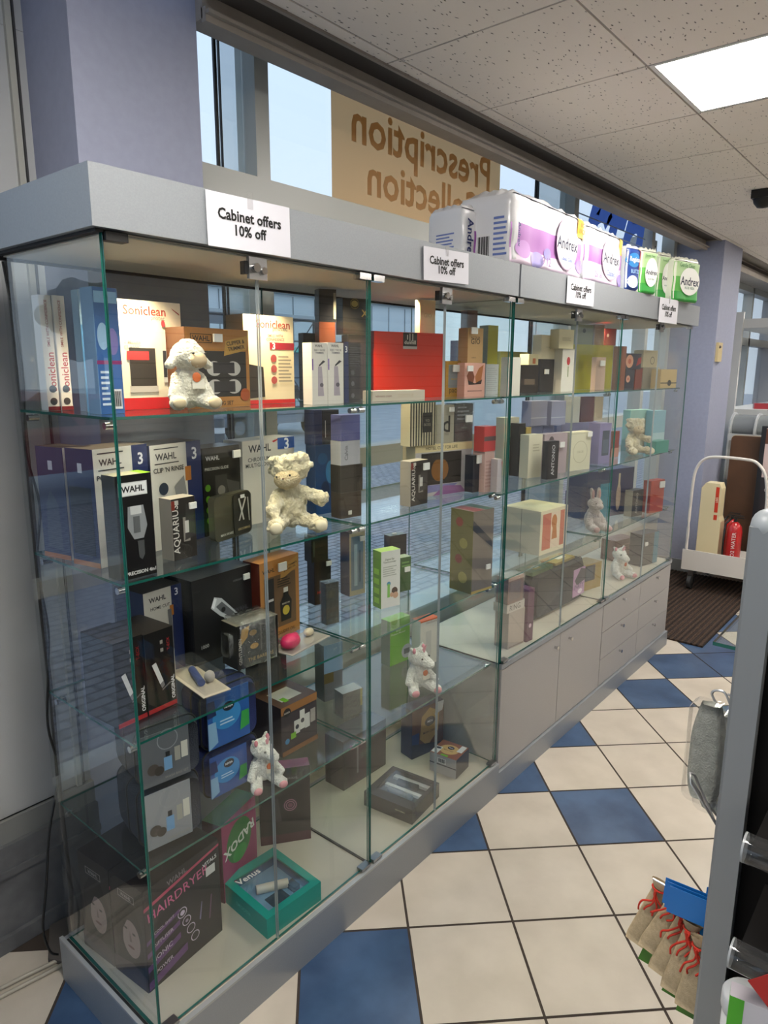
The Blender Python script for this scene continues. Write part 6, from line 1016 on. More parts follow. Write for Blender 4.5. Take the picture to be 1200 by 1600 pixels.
# ---- packs on top of the cabinets
ZTOP = 2.0650
roll_pack(1.4186, 0.15, 2.065, -6.0, 0.1228, 0.186, 0.14, 'smaller lilac banded toilet roll pack at the back, left of the big pack', 2, 2, 'x', [('r', 0.5, 0.0, 1, 0.62, '9a5ba6'), ('t', 'Andrex', 0.28, 0.45, 0.75, '1f2a66', -90)], dec=[('L', 'l', 0.2, 0.3, 0.8, 0.6, 5, '6f82c0')])
roll_pack(1.4909, -0.005, 2.065, 2.0, 0.6068, 0.2279, 0.2, 'biggest toilet roll pack, white over lilac with an oval badge and yellow corner', 4, 2, 'x', [('r', 0.0, 0.22, 1, 0.58, 'a974b4'), ('r', 0.0, 0.0, 1, 0.22, 'e2d0e2'), ('e', 0.12, 0.22, 0.09, 0.13, 'b78ac4'), ('e', 0.3, 0.12, 0.08, 0.12, 'a9a0d8'), ('e', 0.44, 0.25, 0.06, 0.09, '8f86c8'), ('e', 0.93, 0.2, 0.07, 0.11, '9a86cc'), ('r', 0.86, 0.68, 1, 1, 'e8b030'), ('t', 'BIG\nPACK', 0.93, 0.84, 0.1, 'c87818'), ('e', 0.7, 0.5, 0.1643, 0.42000000000000004, 'b9a0b9'), ('e', 0.7, 0.5, 0.155, 0.4, 'ecebee'), ('t', 'Andrex', 0.7, 0.5, 0.31, '15193c'), ('t', 'Classic Clean', 0.7, 0.26, 0.18, '7a8ac0'), ('t', 'Andrex', 0.035, 0.4, 0.36, '1f2a66', -90), ('t', '9 12', 0.4, 0.12, 0.12, '8a6a9a')], twist=0.03, dec=[('L', 'b', 0.35, 0.05, 0.62, 0.45), ('L', 'l', 0.68, 0.1, 0.95, 0.7, 8, '6f82c0')])
roll_pack(2.0924, 0.0, 2.065, 2.0, 0.4173, 0.211, 0.14, 'medium toilet roll pack with lilac band and yellow corner, right of the biggest pack', 3, 2, 'x', [('r', 0.0, 0.36, 1, 0.66, 'a974b4'), ('r', 0.0, 0.0, 1, 0.36, 'dcc9de'), ('r', 0.84, 0.66, 1, 1, 'e8b030'), ('e', 0.62, 0.52, 0.2544, 0.42000000000000004, 'b9a0b9'), ('e', 0.62, 0.52, 0.24, 0.4, 'ecebee'), ('t', 'Andrex', 0.62, 0.52, 0.44, '15193c'), ('t', 'Classic', 0.62, 0.24, 0.22, '7a8ac0'), ('t', '2x 16', 0.28, 0.15, 0.18, '8a6a9a'), ('e', 0.9, 0.15, 0.08, 0.12, '9a86cc')], twist=0.035)
roll_pack(2.541, 0.0, 2.065, -12.0, 0.0986, 0.1827, 0.12, 'blue kitchen towel pack between the lilac and green packs', 1, 1, 'x', [('r', 0, 0.0, 1, 1, '1c3f8c'), ('e', 0.45, 0.72, 0.48, 0.17, '2f86c8'), ('t', 'Regina', 0.45, 0.72, 0.8, 'e8f0f8'), ('t', 'BLITZ', 0.5, 0.45, 0.6, '9cc4ea'), ('e', 0.42, 0.2, 0.4, 0.15, 'dfe8f0'), ('r', 0.85, 0.5, 1, 1, 'a82040')], body='dfe4ea', name='kitchen_towel_pack')
roll_pack(2.718, 0.0, 2.065, -14.0, 0.1261, 0.1939, 0.08, 'small green and white toilet tissue pack beside the blue pack', 1, 2, 'x', [('r', 0, 0.0, 1, 0.96, 'b4d69c'), ('r', 0, 0.0, 1, 0.6, '5db04c'), ('r', 0, 0.0, 1, 0.24, '2f9a3c'), ('e', 0.55, 0.5, 0.4, 0.34, 'eef0ea'), ('t', 'Andrex', 0.55, 0.5, 0.74, '15203c'), ('t', 'ALOE VERA', 0.55, 0.34, 0.4, '6a8a7a'), ('t', 'Gentle Clean', 0.4, 0.88, 0.6, '4a8a44')], body='e6ead8')
roll_pack(3.1318, 0.06, 2.065, -12.0, 0.1258, 0.2297, 0.1, 'narrow green and white toilet tissue pack, half hidden by the last one', 1, 2, 'x', [('r', 0, 0.0, 1, 0.96, 'b4d69c'), ('r', 0, 0.0, 1, 0.6, '5db04c'), ('r', 0, 0.0, 1, 0.24, '2f9a3c'), ('e', 0.55, 0.5, 0.4, 0.34, 'eef0ea'), ('t', 'Andrex', 0.55, 0.5, 0.74, '15203c'), ('t', 'ALOE VERA', 0.55, 0.34, 0.4, '6a8a7a'), ('t', 'Gentle Clean', 0.4, 0.88, 0.6, '4a8a44')], body='e6ead8')
roll_pack(3.1862, -0.005, 2.065, -12.0, 0.2502, 0.2078, 0.06, 'last green and white toilet tissue pack, standing at the far end of the canopy', 2, 2, 'x', [('r', 0, 0.0, 1, 0.96, 'b4d69c'), ('r', 0, 0.0, 1, 0.6, '5db04c'), ('r', 0, 0.0, 1, 0.24, '2f9a3c'), ('e', 0.55, 0.5, 0.4, 0.34, 'eef0ea'), ('t', 'Andrex', 0.55, 0.5, 0.74, '15203c'), ('t', 'ALOE VERA', 0.55, 0.34, 0.4, '6a8a7a'), ('t', 'Gentle Clean', 0.4, 0.88, 0.6, '4a8a44')], body='e6ead8')
# ---- notices taped to the canopies
notice(0.3392, 2.0086, 0.2313, 0.1087, -0.0131, 'paper notice CABINET OFFERS 10% OFF nearest the camera')
notice(1.0910, 2.0065, 0.2349, 0.0929, -0.0342, 'paper offer notice at the middle of the near cabinet canopy')
notice(2.0346, 2.0114, 0.2534, 0.1000, -0.0094, 'paper offer notice on the near half of the far canopy')
notice(3.1029, 2.0053, 0.2855, 0.1214, -0.0104, 'paper offer notice closest to the far end of the canopy')
# ================================================================== right-hand fixtures and the far end
PX = {'frame': [(4.85, 0.2414, 0.1928), (4.85, 0.2599, 0.8291), (4.85, 0.244, 0.9648), (4.85, 0.1957, 1.0428), (4.85, 0.1074, 1.0696), (4.85, -0.0899, 1.067), (4.85, -0.1637, 1.05), (4.85, -0.2205, 0.9852), (4.85, -0.2474, 0.8851), (4.85, -0.2585, 0.6976)], 'plank': [(4.86, 0.2704, 0.3782), (4.86, -0.3125, 0.3194), (4.86, 0.2614, 0.2758), (4.86, -0.325, 0.1994)], 'cover': [(4.98, 0.2259, 0.3521), (4.98, 0.0439, 0.3824), (4.98, 0.2356, 0.9316), (4.98, 0.0993, 0.9646)], 'ext1': [(5.05, -0.0115, 0.3471), (5.05, 0.0101, 0.5694)], 'ext2': [(5.15, 0.0952, 0.3146), (5.15, 0.1149, 0.5223)], 'board': [(5.6, 0.1325, 0.1345), (5.6, -0.0831, 0.1731), (5.6, 0.2207, 1.1525), (5.6, 0.0178, 1.1656)], 'poster': [(5.2, -0.077, 0.5417), (5.2, -0.2192, 0.5622), (5.2, -0.0367, 1.3008), (5.2, -0.2072, 1.3002)], 'sensor': [(5.35, 0.2964, 1.7896), (5.35, 0.2522, 1.9231)], 'cream': [(5.3, 0.2734, -0.0244), (5.3, -0.2627, -0.0494)], 'fixture': [(6.3, 0.4422, 2.2102), (6.3, 0.4845, 1.3481), (6.3, 0.1655, 2.143), (6.3, 0.0962, 1.4767), (6.3, 0.4483, 1.2608), (6.3, 0.0549, 1.0787), (6.3, 0.2671, 1.3566)], 'bulb': [(5.9, 0.3046, 1.0919), (5.9, 0.1983, 1.3206), (5.9, 0.0008, 1.3294), (5.9, 0.0216, 1.0564)], 'desc': [(6.6, 0.4234, 1.3992), (6.6, 0.1584, 1.4965)]}
POUCH = [((0.7, -0.9037, 0.5826), (0.7, -0.8733, 0.4115)), ((0.67, -0.9493, 0.605), (0.67, -0.9095, 0.4327)), ((0.64, -0.9751, 0.5932), (0.64, -0.9442, 0.4187)), ((0.61, -0.9963, 0.5961), (0.61, -0.9829, 0.4331)), ((0.58, -1.0221, 0.5946), (0.58, -1.0208, 0.4478))]
SPONGE = [((0.7632, -0.955, 1.015), (0.7808, -0.955, 0.7962)), ((0.7816, -0.975, 0.9925), (0.8038, -0.975, 0.7696))]
HOOKS = [(0.818, -0.94, 1.0187), (0.6574, -0.955, 0.9025), (0.7882, -0.99, 0.7642), (0.9276, -0.96, 0.9761)]
GSH = [(0.8038, -0.94, 1.1412), (0.9817, -0.955, 1.0346)]
CARDS = [(0.6077, -0.94, 0.689), (0.7405, -0.99, 0.6083), (0.6853, -0.97, 0.5702), (0.6952, -0.985, 0.5164)]
CORNER = [(-0.069, 0.7742, 0.0), (0.0099, 0.7582, -0.0), (-0.088, 0.7261, 0.0), (-0.0996, 0.6968, 0.0), (0.0161, 0.5595, 0.0), (0.0076, 0.5416, 0.0)]
DOME = [(3.8594, -0.2333, 2.7)]
post_grey = pm('8b8f92', .35, .3, 'grey_post_paint'); black_board = pm('0b0908', .8, name='black_back_board', spec=.15)
e = empty('shelf_stand', (0, 0, 0), label='black backed shelf stand with a rounded grey end post', category='shelf stand')
m = MB(); m.extrude([(.50, -1.085), (.56, -1.085), (.56, -1.045), (.555, -1.04), (.505, -1.04), (.50, -1.045)], 0, 1.455, post_grey); m.build('post', parent=e)
m = MB(); m.ball((.53, -1.0625, 1.455), (.032, .026, .028), pm('9aa0a4', .4, name='grey_plastic_cap')); m.build('post_cap', parent=e)
m = MB(); m.box(.520, -1.98, .05, .535, -1.086, 1.30, black_board); m.build('end_panel', parent=e)
for y0, y1 in ((-1.085, -1.060), (-1.975, -1.95)):
    m = MB(); m.box(.54, y0, .05, 1.75, y1, 1.34, black_board); m.build('back_panel', parent=e)
m = MB(); m.box(.536, -1.975, 1.341, 1.75, -1.060, 1.36, post_grey); m.build('top_board', parent=e)
m = MB(); m.box(.34, -1.98, 0, 1.78, -1.05, .049, post_grey); m.build('base', parent=e)
for z in (1.012, .829, .25):
    m = MB(); m.box(.335, -1.95, z-.012, .519, -1.125, z, pm('1a1817', .4, name='black_shelf')); s_ = m.build('shelf', parent=e)
    m = MB(); M = Matrix.Translation((.335, -1.105, z-.005)) @ Matrix(((0, 0, 1, 0), (1, 0, 0, 0), (0, 1, 0, 0), (0, 0, 0, 1)))
    m.cyl((.325, -1.95, z), (.325, -1.118, z), .022, CLEAR, 14, caps=False); m.cyl((.325, -1.120, z), (.325, -1.117, z), .0225, pm('9fa3a4', .2, name='clear_rail_end'), 16); m.build('ticket_rail', parent=s_)
def bottle(x, y, z, label):
    r = empty('lotion_bottle', (x, y, z), label=label, category='bottle')
    m = MB(); m.lathe([(.001, 0), (.030, 0), (.034, .006), (.034, .150), (.028, .170), (.014, .178), (.001, .178)], pm('d8dadd', .3, name='white_bottle', coat=.4), 28); m.build('body', parent=r)
    m = MB(); m.lathe([(.014, .178), (.014, .20), (.0, .202)], 'c9ccd2', 20); m.build('cap', parent=r)
    m = MB(); k = 22
    def lab(t, zc, wd, c, off, turn=0, rotate=0):
        V, F2, (gw, gh) = glyphs(t, .01, 0); q = wd/gw
        pts = [((a*math.cos(rotate)-b_*math.sin(rotate))*q, (a*math.sin(rotate)+b_*math.cos(rotate))*q) for a, b_ in V]
        m.add([((.034+off)*math.cos(a/.034+PI+turn), (.034+off)*math.sin(a/.034+PI+turn), zc+b_) for a, b_ in [(-p[0], p[1]) for p in pts]], F2, c)
    m.add([((.0346)*math.cos(PI-u/.034), .0346*math.sin(PI-u/.034), .095+v) for u, v in ((-.012, 0), (0, -.016), (.012, 0), (0, .016))], [(0, 1, 2, 3)], '1c2f8c')
    lab('Derma', .128, .036, '5a5e66', .0008); lab('lotion', .062, .032, '2a3a5a', .0008); lab('hydrating', .048, .030, '9a9ca4', .0008)
    m.build('label', parent=r); return r
bottle(.392, -1.190, .8295, 'white lotion bottle with a blue diamond on the black shelf stand')
def tub(x, y, z, label):
    r = empty('cream_tub', (x, y, z), label=label, category='tub'); m = MB(); m.lathe([(.001, 0), (.034, 0), (.036, .01), (.036, .085), (.001, .085)], pm('dadada', .3, name='white_tub'), 28); m.build('body', parent=r)
    m = MB(); m.lathe([(.038, .0855), (.039, .088), (.039, .112), (.035, .118), (.001, .119)], pm('c9cccf', .35, name='tub_lid'), 28); m.build('lid', parent=r)
    m = MB(); m.lathe([(.0365, .02), (.0365, .06)], 'a83a3a', 28, a0=PI*.8, a1=PI*1.4); m.build('label_band', parent=r)
for z in (.558,):
    m = MB(); m.box(.335, -1.95, z-.012, .519, -1.09, z, pm('1a1817', .4, name='black_shelf')); m.build('shelf', parent=e)
tub(.43, -1.133, .5585, 'white tub at the edge of the low shelf by the grey post'); tub(.47, -1.215, .5585, 'white tub behind the green and purple cream box')
carton(.345, -1.120, .5585, -80, .16, .178, .030, 'cream_carton', 'green and purple cream carton in front of the white tubs', 'carton', {'*': 'd8d4d8', 'L': '4fae2a', 'T': 'c9c2ca'}, [('F', 'r', 0, .0, 1, .6, '7a1f78'), ('F', 't', 'CREAM', .4, .38, .5, 'b990b8'), ('F', 'r', 0, 0, .13, 1, '4fae2a'), ('F', 'r', .13, .62, 1, .64, '9a8a9a')])
m = MB(); M = Matrix.Translation((.290, -1.236, .815)) @ Matrix.Rotation(math.radians(-90), 4, 'Z') @ Matrix.Rotation(math.radians(42), 4, 'Y')
m.box(-.072, -.0008, -.05, .085, .0008, .055, pm('b3221e', .5), M); m.text('ONLY £1', M @ Matrix.Translation((-.012, -.0014, .012)) @ Matrix(((1, 0, 0, 0), (0, 0, 1, 0), (0, 1, 0, 0), (0, 0, 0, 1))), 'f0ece8', width=.11, bold=.04)
m.build('price_flag', label='red price flag lettered ONLY hanging from the low shelf rail', category='price sign')

# goods on the aisle side of the stand
cordm = pm('c8321e', .7, name='red_cord')
sack = noisy('beige_pouch_cloth', 'b8a483', 'c6b290', 120, .9, bump=.3, bscale=500)
PL = ('furthest out of the five beige pouches', 'second beige pouch from the outer end of the hook', 'middle beige pouch of the five on the hook', 'fourth beige pouch, overlapping the middle one', 'innermost beige pouch against the grey post')
for i, (N_, B_) in enumerate(POUCH):
    N_, B_ = Vector(N_), Vector(B_); d = (N_-B_); ln = max(.11, min(.17, d.length*1.08)); d.normalize()
    r = empty('drawstring_pouch', tuple(N_), label=PL[i]+', with a red drawstring', category='pouch')
    side = d.cross(Vector((1, 0, 0))).normalized(); th = d.cross(side).normalized()
    m = MB(); W = .034; rows = []
    for k in range(9):
        t = k/8; wdt = W*(.38+.62*min(1, t*1.15)); hh = .011*(1-.5*abs(2*t-1)**2)*(1 if t < .95 else .35)
        c = -d*ln*t
        rows.append([c+side*wdt*math.cos(a)+th*hh*math.sin(a) for a in [2*PI*q/14 for q in range(14)]])
    vs = [tuple(p) for rw in rows for p in rw]; fs = [(k*14+q, k*14+(q+1) % 14, (k+1)*14+(q+1) % 14, (k+1)*14+q) for k in range(8) for q in range(14)]
    fs += [tuple(range(14)), tuple(range(8*14+13, 8*14-1, -1))]
    m.add(vs, fs, sack, True)
    fr = [tuple(d*(.018)+side*W*.6*math.cos(2*PI*q/14)+th*.008*math.sin(2*PI*q/14)) for q in range(14)]
    m.add(vs[:14]+fr, [(q, (q+1) % 14, 14+(q+1) % 14, 14+q) for q in range(14)], sack, True); m.build('cloth_bag', parent=r)
    m = MB(); rr = random.Random(i)
    sg = 1 if th.x < 0 else -1
    for q in range(4):
        p = Vector((0, 0, 0)); pts = []
        for k in range(6):
            pts.append(tuple(p+side*(rr.uniform(-.003, .003)+.006*math.sin(k*1.3+q))+th*sg*(.013+rr.uniform(0, .004)))); p = p-d*.010*(1+q*.12)+side*(.0035*(q-1.5))
        m.tube(smooth(pts, 4), .0021, cordm, 6)
    m.tube([tuple(side*W*.42*math.cos(a)+th*.012*math.sin(a)) for a in [2*PI*k/16 for k in range(17)]], .0022, cordm, 6)
    m.build('drawstring', parent=r)
    m = MB(); c = -d*ln*.86+th*.014; sg_ = 1 if side.y < 0 else -1; side = side*sg_
    P0 = [c+side*.046+d*.030, c+side*.044-d*.040, c+side*.006-d*.044, c+side*.012+d*.030]
    m.poly([tuple(p) for p in P0], '3f7a1e'); m.poly([tuple(p-th*.003) for p in P0], '3f7a1e'); m.build('green_card', parent=r)
bl = pm('1f78c8', .4)
BL = ('blue header card at the back of the beige pouches', 'blue header card beneath the rearmost one, above the pouches', 'blue header card third down beside the grey post', 'lowest blue header card beside the grey post')
for i, p in enumerate(CARDS):
    m = MB(); M = Matrix.Translation(p) @ Matrix.Rotation(math.radians(-82+3*i), 4, 'Z') @ Matrix.Rotation(math.radians(3), 4, 'Y')
    for q in range(3 if i == 0 else 2): m.box(q*.006, -.002-q*.010, -.060, .085, -.0008-q*.010, 0, bl, M)
    pass
    m.build('header_card', label=BL[i], category='header card')
m = MB(); m.cyl((.66, -1.058, .615), (.66, -.90, .63), .0025, CHROME, 8); m.cyl((.70, -1.058, .565), (.70, -.91, .58), .0025, CHROME, 8); m.build('wire_hook', label='chrome wire hook pair carrying the beige pouches', category='hook')
spm = noisy('grey_green_sponge', '9a9c92', 'aeb0a6', 60, .9, bump=.5, bscale=250)
for i, ((tx, ty, tz), (bx, by, bz)) in enumerate(SPONGE):
    r = empty('bath_mitt', (tx, ty, tz), label=('outer grey bath mitt in a clear sleeve hanging above the pouches', 'inner grey bath mitt, partly hidden by the grey post')[i], category='bath mitt')
    h = tz-bz; m = MB(); vs = []; n = 18
    for k in range(11):
        t = k/10; wd = .034*(.55+.45*math.sin(min(1, t*2.2)*PI/2))*(1 if t < .85 else 1-.25*(t-.85)/.15)
        for q in range(n):
            a = 2*PI*q/n; rb = 1+.12*math.sin(a*5); vs.append((.014*math.sin(a)*rb, wd*math.cos(a)*rb, -h*t))
    fs = [(k*n+q, k*n+(q+1) % n, (k+1)*n+(q+1) % n, (k+1)*n+q) for k in range(10) for q in range(n)]+[tuple(range(n)), tuple(range(10*n+n-1, 10*n-1, -1))]
    m.add(vs, fs, spm, True); m.build('mitt', parent=r)
    m = MB(); m.extrude(rounded(.078, h+.012, .02), -.016, .016, CLEAR, Matrix.Rotation(PI/2, 4, 'Z') @ Matrix.Translation((-.039, 0, -h-.008)) @ UP, True); m.build('clear_sleeve', parent=r)
m = MB(); H0 = HOOKS
m.tube(smooth([(.80, -.966, .988), (.80, -.948, 1.014), (.80, -.9455, 1.024), (.80, -.952, 1.031), (.80, -.966, 1.033), (.80, -.974, 1.026), (.80, -.984, 1.006), (.80, -.992, .992)], 4), .0028, pm('e2e2e2', .25, .6, 'bright_wire'), 8); m.tube([(.803, -1.058, 1.03), (.803, -.975, 1.028)], .0028, pm('e2e2e2', .25, .6, 'bright_wire'), 8); m.build('wire_hook', label='chrome wire loop carrying the grey bath mitts', category='hook')
m = MB(); m.tube([(.90, -1.054, .80), (.66, -1.02, .80), (.642, -.96, .893), (.655, -.953, .906), (.672, -.958, .895), (.69, -1.0, .80), (.70, -1.054, .77)], .0028, pm('e2e2e2', .25, .6, 'bright_wire'), 8); m.tube([(.655, -.955, .893), (.74, -.97, .80), (.80, -1.0, .73), (.85, -1.054, .70)], .0028, pm('e2e2e2', .25, .6, 'bright_wire'), 8)
m.build('wire_bracket', label='chrome wire bracket poking out below the bath mitts', category='hook')
p = pane(.805, -1.058, 1.128, 1.45, -.935, 1.136); p.build('glass_ledge', label='small glass ledge on the aisle side of the shelf stand', category='shelf')
m = MB(); m.box(.86, -1.05, 1.06, .94, -.985, 1.127, pm('58b82a', .4)); m.build('green_pack', label='lime green pack clipped beneath the small glass ledge', category='pack')

# ---- doormat, trolley and what stands on it
mat_ = noisy('brown_coir', '3b2a20', '5e4636', 90, .95, bump=1.0, bscale=300); m = MB()
n = mat_.node_tree
wv = n.nodes.new('ShaderNodeTexWave'); wv.inputs['Scale'].default_value = 9; wv.bands_direction = 'Y'; wv.inputs['Distortion'].default_value = .8
t = n.nodes.new('ShaderNodeTexCoord'); n.links.new(t.outputs['Object'], wv.inputs['Vector'])
mx = n.nodes.new('ShaderNodeMixRGB'); mx.blend_type = 'MULTIPLY'; mx.inputs[0].default_value = .75
b = n.nodes['Principled BSDF']; src = b.inputs['Base Color'].links[0].from_socket
n.links.new(src, mx.inputs[1]); n.links.new(wv.outputs['Color'], mx.inputs[2]); n.links.new(mx.outputs[0], b.inputs['Base Color'])
m.box(3.70, -.21, .0005, 5.33, .62, .009, mat_)
for k in range(30): m.box(3.70, -.205+k*.0275, .009, 5.33, -.190+k*.0275, .0125, mat_)
m.build('doormat', label='dark brown ribbed doormat at the end of the cabinets', category='doormat')
e = empty('platform_trolley', (0, 0, 0), label='white metal platform trolley with a hoop handle, beside the lilac column', category='trolley')
wt = pm('d4cfc8', .35, name='white_trolley_paint'); m = MB(); fr = PX['frame']
pts = smooth([(4.85, .262, .20), (4.85, .262, .50)]+[(4.85, q[1], q[2]) for q in fr[1:-1]]+[(4.85, -.262, .72), (4.85, -.272, .20)])
m.tube(pts, .011, wt, 10); m.build('hoop_handle', parent=e)
m = MB(); m.box(4.838, -.30, .17, 5.45, .285, .185, wt); m.box(4.838, -.30, .185, 4.850, .285, .33, wt); m.box(5.44, -.30, .185, 5.45, .285, .24, wt); m.build('deck', parent=e)
for x in (4.88, 5.38):
    for y in (-.24, .22):
        m = MB(); m.cyl((x, y-.014, .069), (x, y+.014, .069), .055, pm('2b2b2b', .6), 18); m.box(x-.012, y-.02, .055, x+.012, y+.02, .169, STEEL); m.build('castor', parent=e)
m = MB(); cm_ = pm('d6c9a2', .45, name='cream_moulding')
m.extrude([(0, 0), (.16, 0), (.16, .36), (.145, .40), (.145, .62), (.13, .66), (.03, .66), (.0, .62)], 0, .12, cm_, Matrix(((0, 0, 1, 5.0), (-1, 0, 0, .232), (0, 1, 0, .186), (0, 0, 0, 1))))
m.poly([(4.999, .10, .62), (4.999, .125, .62), (4.999, .125, .82), (4.999, .10, .82)], 'c8381e'); m.poly([(4.999, .10, .56), (4.999, .125, .56), (4.999, .125, .60), (4.999, .10, .60)], 'c8381e')
m.text('FIRE', Matrix(((0, 0, -1, 4.998), (0, -1, 0, .1125), (1, 0, 0, .72), (0, 0, 0, 1))) , 'f0e6c8', height=.016)
m.build('extinguisher_cover', label='cream moulded cover with a red marking standing on the trolley', category='cover')
for (x, y, lb, h) in ((5.20, .035, 'red fire extinguisher at the back, half hidden by the cream cover', .36), (5.06, -.022, 'red fire extinguisher with white lettering on the trolley', .37)):
    r = empty('fire_extinguisher', (x, y, .186), label=lb, category='fire extinguisher')
    m = MB(); m.lathe([(.001, 0), (.052, 0), (.056, .008), (.056, h-.08), (.048, h-.035), (.028, h-.008), (.016, h), (.001, h)], pm('b8161a', .3, coat=.6, name='extinguisher_red'), 28)
    M = Matrix(((0, 0, -1, -.0565), (0, 1, 0, -.004), (1, 0, 0, 0), (0, 0, 0, 1)))
    m.text('CO2 WATER', Matrix.Translation((-.0575, -.012, h*.5)) @ Matrix(((0, 0, -1, 0), (-0, 1, 0, 0), (1, 0, 0, 0), (0, 0, 0, 1))), 'e8e4e0', width=h*.6)
    m.build('cylinder', parent=r)
    m = MB(); m.cyl((0, 0, h), (0, 0, h+.03), .012, pm('1a1a1a', .4), 12); m.box(-.012, -.06, h+.03, .012, .03, h+.036, '1a1a1a'); m.box(-.010, -.055, h+.046, .010, .02, h+.052, '1a1a1a'); m.build('valve_lever', parent=r)
    m = MB(); m.tube([(0, .03, h+.02), (-.03, .06, h-.02), (-.045, .062, h*.6), (-.045, .06, h*.25)], .008, pm('141414', .5), 8); m.build('hose', parent=r)
m = MB(); m.extrude(rounded(.30, 1.0, .03), 0, .02, noisy('brown_hardboard', '4e3420', '5c3e28', 5, .5), Matrix(((0, 0, 1, 5.64), (-1, 0, 0, .205), (0, 1, 0, .0), (0, 0, 0, 1))) @ Matrix.Scale(1.17, 4, (0, 1, 0)))
m.extrude(rounded(.31, 1.0, .03), -.004, .0, pm('b5a890', .5, name='board_edge'), Matrix(((0, 0, 1, 5.665), (-1, 0, 0, .21), (0, 1, 0, .0), (0, 0, 0, 1))) @ Matrix.Scale(1.175, 4, (0, 1, 0)))
m.build('hardboard_panel', label='brown hardboard panel leaning behind the extinguishers', category='board')
e = empty('poster_stand', (5.50, -.07, 0), label='tall black framed poster stand with pale flower poster, behind the trolley', category='poster stand')
m = MB(); m.box(0, -.47, .02, .09, .025, 1.27, pm('14161c', .5, name='black_stand')); m.build('frame', parent=e)
m = MB(); m.box(-.002, -.46, .60, -.0005, -.01, 1.255, pm('c9b4b0', .6)); 
for k in range(26):
    a, b_ = rnd.uniform(-.42, -.05), rnd.uniform(.78, 1.05); m.poly([(-.0025, a+.04*math.cos(q*PI/3)*rnd.uniform(.5, 1), b_+.03*math.sin(q*PI/3)*rnd.uniform(.4, 1)) for q in range(6)], ('8f7f82', '6d6468', 'e0d4d0')[k % 3])
m.box(-.003, -.46, 1.13, -.0021, -.01, 1.25, pm('5a3424', .6)); m.box(-.003, -.46, .60, -.0021, -.01, .86, pm('1f1c22', .6))
m.text('Christmas', Matrix(((0, 0, -1, -.004), (-1, 0, 0, -.22), (0, 1, 0, 1.10), (0, 0, 0, 1))), 'e8e0dc', width=.30); m.text('GIFTS FOR HER', Matrix(((0, 0, -1, -.004), (-1, 0, 0, -.2), (0, 1, 0, .76), (0, 0, 0, 1))), 'b9aeb0', width=.32)
m.build('poster', parent=e)
# white display fixture and brochure holder behind
e = empty('window_fixture', (0, 0, 0), label='white framed display shelving standing before the far window', category='shelving')
wf_ = pm('c8cac8', .45, name='white_fixture')
m = MB(); m.box(6.28, .36, 0, 6.32, .46, 2.22, wf_); m.build('end_panel', parent=e)
m = MB(); m.box(6.30, .05, 2.08, 8.4, .45, 2.16, wf_); m.build('top_beam', parent=e)
m = MB(); m.box(6.30, -.10, 1.30, 8.4, .48, 1.36, wf_); m.build('shelf_board', parent=e)
m = MB(); m.box(6.32, .30, .3, 8.4, .32, 1.29, pm('8d999f', .5, name='grey_backing')); m.build('back_board', parent=e)
for i, (x, y, w_, c, lb) in enumerate(((6.40, .22, .12, '9a2a34', 'low red box on the white shelving board'), (6.55, .10, .10, 'c9c9cc', 'white card box standing on the white shelving board'), (6.8, .02, .1, 'b9bcc4', 'grey carton on the white shelving board, past the white one'))):
    carton(x, y, 1.361, -70, w_, (.05, .16, .13)[i], .08, 'carton', lb, 'carton', c)
e = empty('brochure_holder', (5.95, .0, 0), label='pale grey curved end brochure holder behind the poster stand', category='holder')
gm = pm('b4b9bb', .35, name='grey_acrylic')
for y in (.30, .10, -.15):
    m = MB(); m.extrude([(0, .75), (.34, .75), (.34, 1.2)]+[(.17+.17*math.cos(a), 1.2+.14*math.sin(a)) for a in [PI*k/10 for k in range(1, 10)]]+[(0, 1.2)], 0, .012, gm, Matrix(((1, 0, 0, 0), (0, 0, 1, y), (0, 1, 0, 0), (0, 0, 0, 1)))); m.build('side_cheek', parent=e)
m = MB(); m.box(.0, -.14, 1.10, .02, .30, 1.16, gm); m.box(.02, -.138, .75, .32, .10, .77, gm); m.build('tray', parent=e)
m = MB(); m.cyl((.17, .30, 1.22), (.17, -.15, 1.22), .10, pm('8f9598', .2, .3, 'dark_roll'), 20); m.build('roll', parent=e)
m = MB(); m.box(.05, -.20, 0, .30, .30, .74, pm('6c7478', .5, name='grey_pedestal')); m.build('pedestal', parent=e)
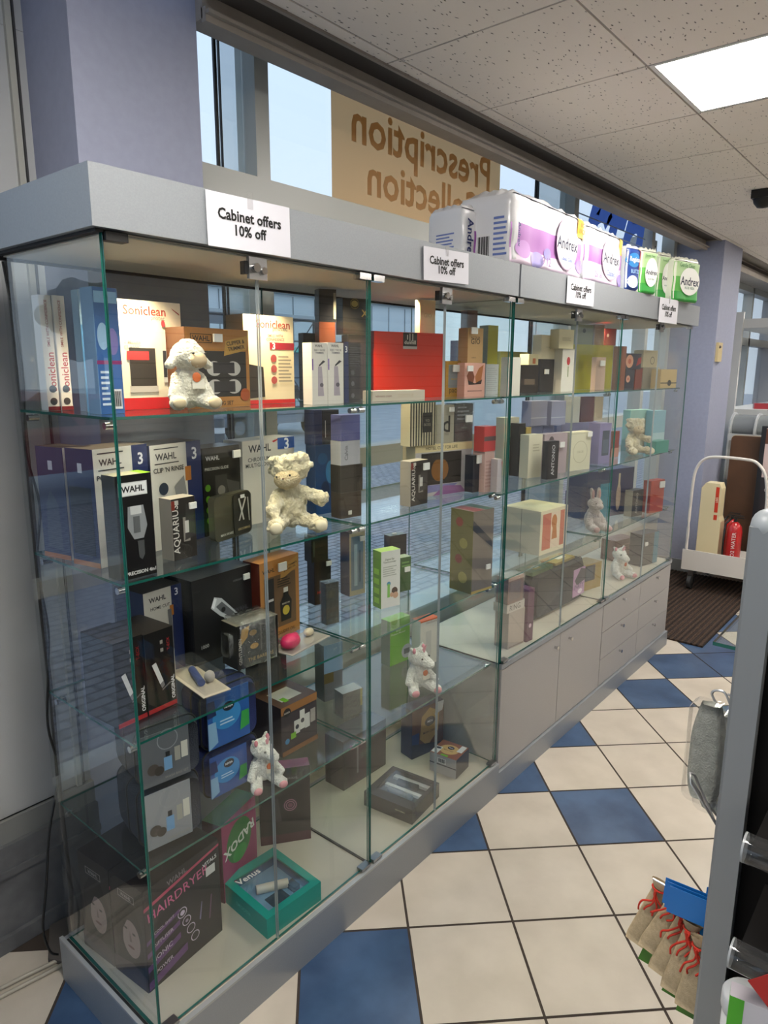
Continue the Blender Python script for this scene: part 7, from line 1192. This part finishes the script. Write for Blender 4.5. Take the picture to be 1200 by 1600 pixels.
m = MB(); m.box(5.334, .258, 1.79, 5.349, .300, 1.925, pm('c9b98e', .5)) if False else m.box(5.38, .310, 1.775, 5.50, .329, 1.925, pm('c9b98e', .5, name='beige_plastic')); m.ball((5.41, .309, 1.89), .012, '4a4038'); m.build('wall_sensor', label='small beige sensor box on the front of the far lilac column', category='sensor')
m = MB(); m.box(3.82, -.30, 2.655, 3.93, -.19, 2.699, '121212'); m.lathe([(.001, -.05), (.03, -.045), (.05, -.02), (.055, 0)], '0c0c0c', 20, Matrix.Translation((3.875, -.245, 2.655))); m.build('ceiling_camera', label='small black dome camera under the ceiling tiles', category='camera')

# ---- cables and clutter at the near end
m = MB(); m.tube(smooth([(.04, .53, 1.95), (.06, .53, 1.7), (.045, .52, 1.5), (.07, .53, 1.35), (.045, .52, 1.2), (.06, .53, 1.02), (.045, .52, .9), (.03, .52, .75), (.045, .52, .6), (.0, .505, .45), (-.03, .49, .3), (-.05, .49, .18), (-.04, .487, .10), (-.02, .485, .075)]), .0035, CABLE, 6)
m.build('power_cable', label='thin black power cable hanging behind the near end of the tall cabinet', category='cable')
m = MB(); m.tube([(.055, .54, 1.97), (.06, .55, 1.5), (.055, .545, 1.1), (.06, .55, .8), (.055, .55, .5), (.06, .55, .2), (.05, .56, .02)], .007, pm('3c3838', .6), 8); m.build('flexible_conduit', label='dark flexible conduit running down behind the tall cabinet', category='conduit')
for (z0, zz, lb) in ((0, .0, 'upper of two white cables lying on the floor by the plinth'), (1, -.03, 'lower of two white cables lying on the floor by the plinth')):
    m = MB(); m.tube([(-.9, .60+zz*2, .007), (-.5, .57+zz*1.5, .007), (-.25, .585+zz, .007), (-.10, .56+zz, .007), (.02, .535+zz*.8, .007), (.20, .53+zz*.8, .007)], .006, pm('a8a293', .5, name='old_white_cable'), 8); m.build('floor_cable', label=lb, category='cable')
m = MB(); m.extrude([(-.02, .56), (.03, .47), (.22, .48), (.22, .66), (.04, .68)], .0005, .014, pm('55504c', .8)); m.build('floor_board_offcut', label='grey wedge of floor board between the wall base and the cabinet', category='board')
m = MB(); m.box(-.084, .7335, .905, .0, .7348, .918, pm('a8874e', .6), Matrix.Rotation(0, 4, 'Z')); m.build('tape_strip', label='torn strip of brown tape on the white wall panel', category='tape')
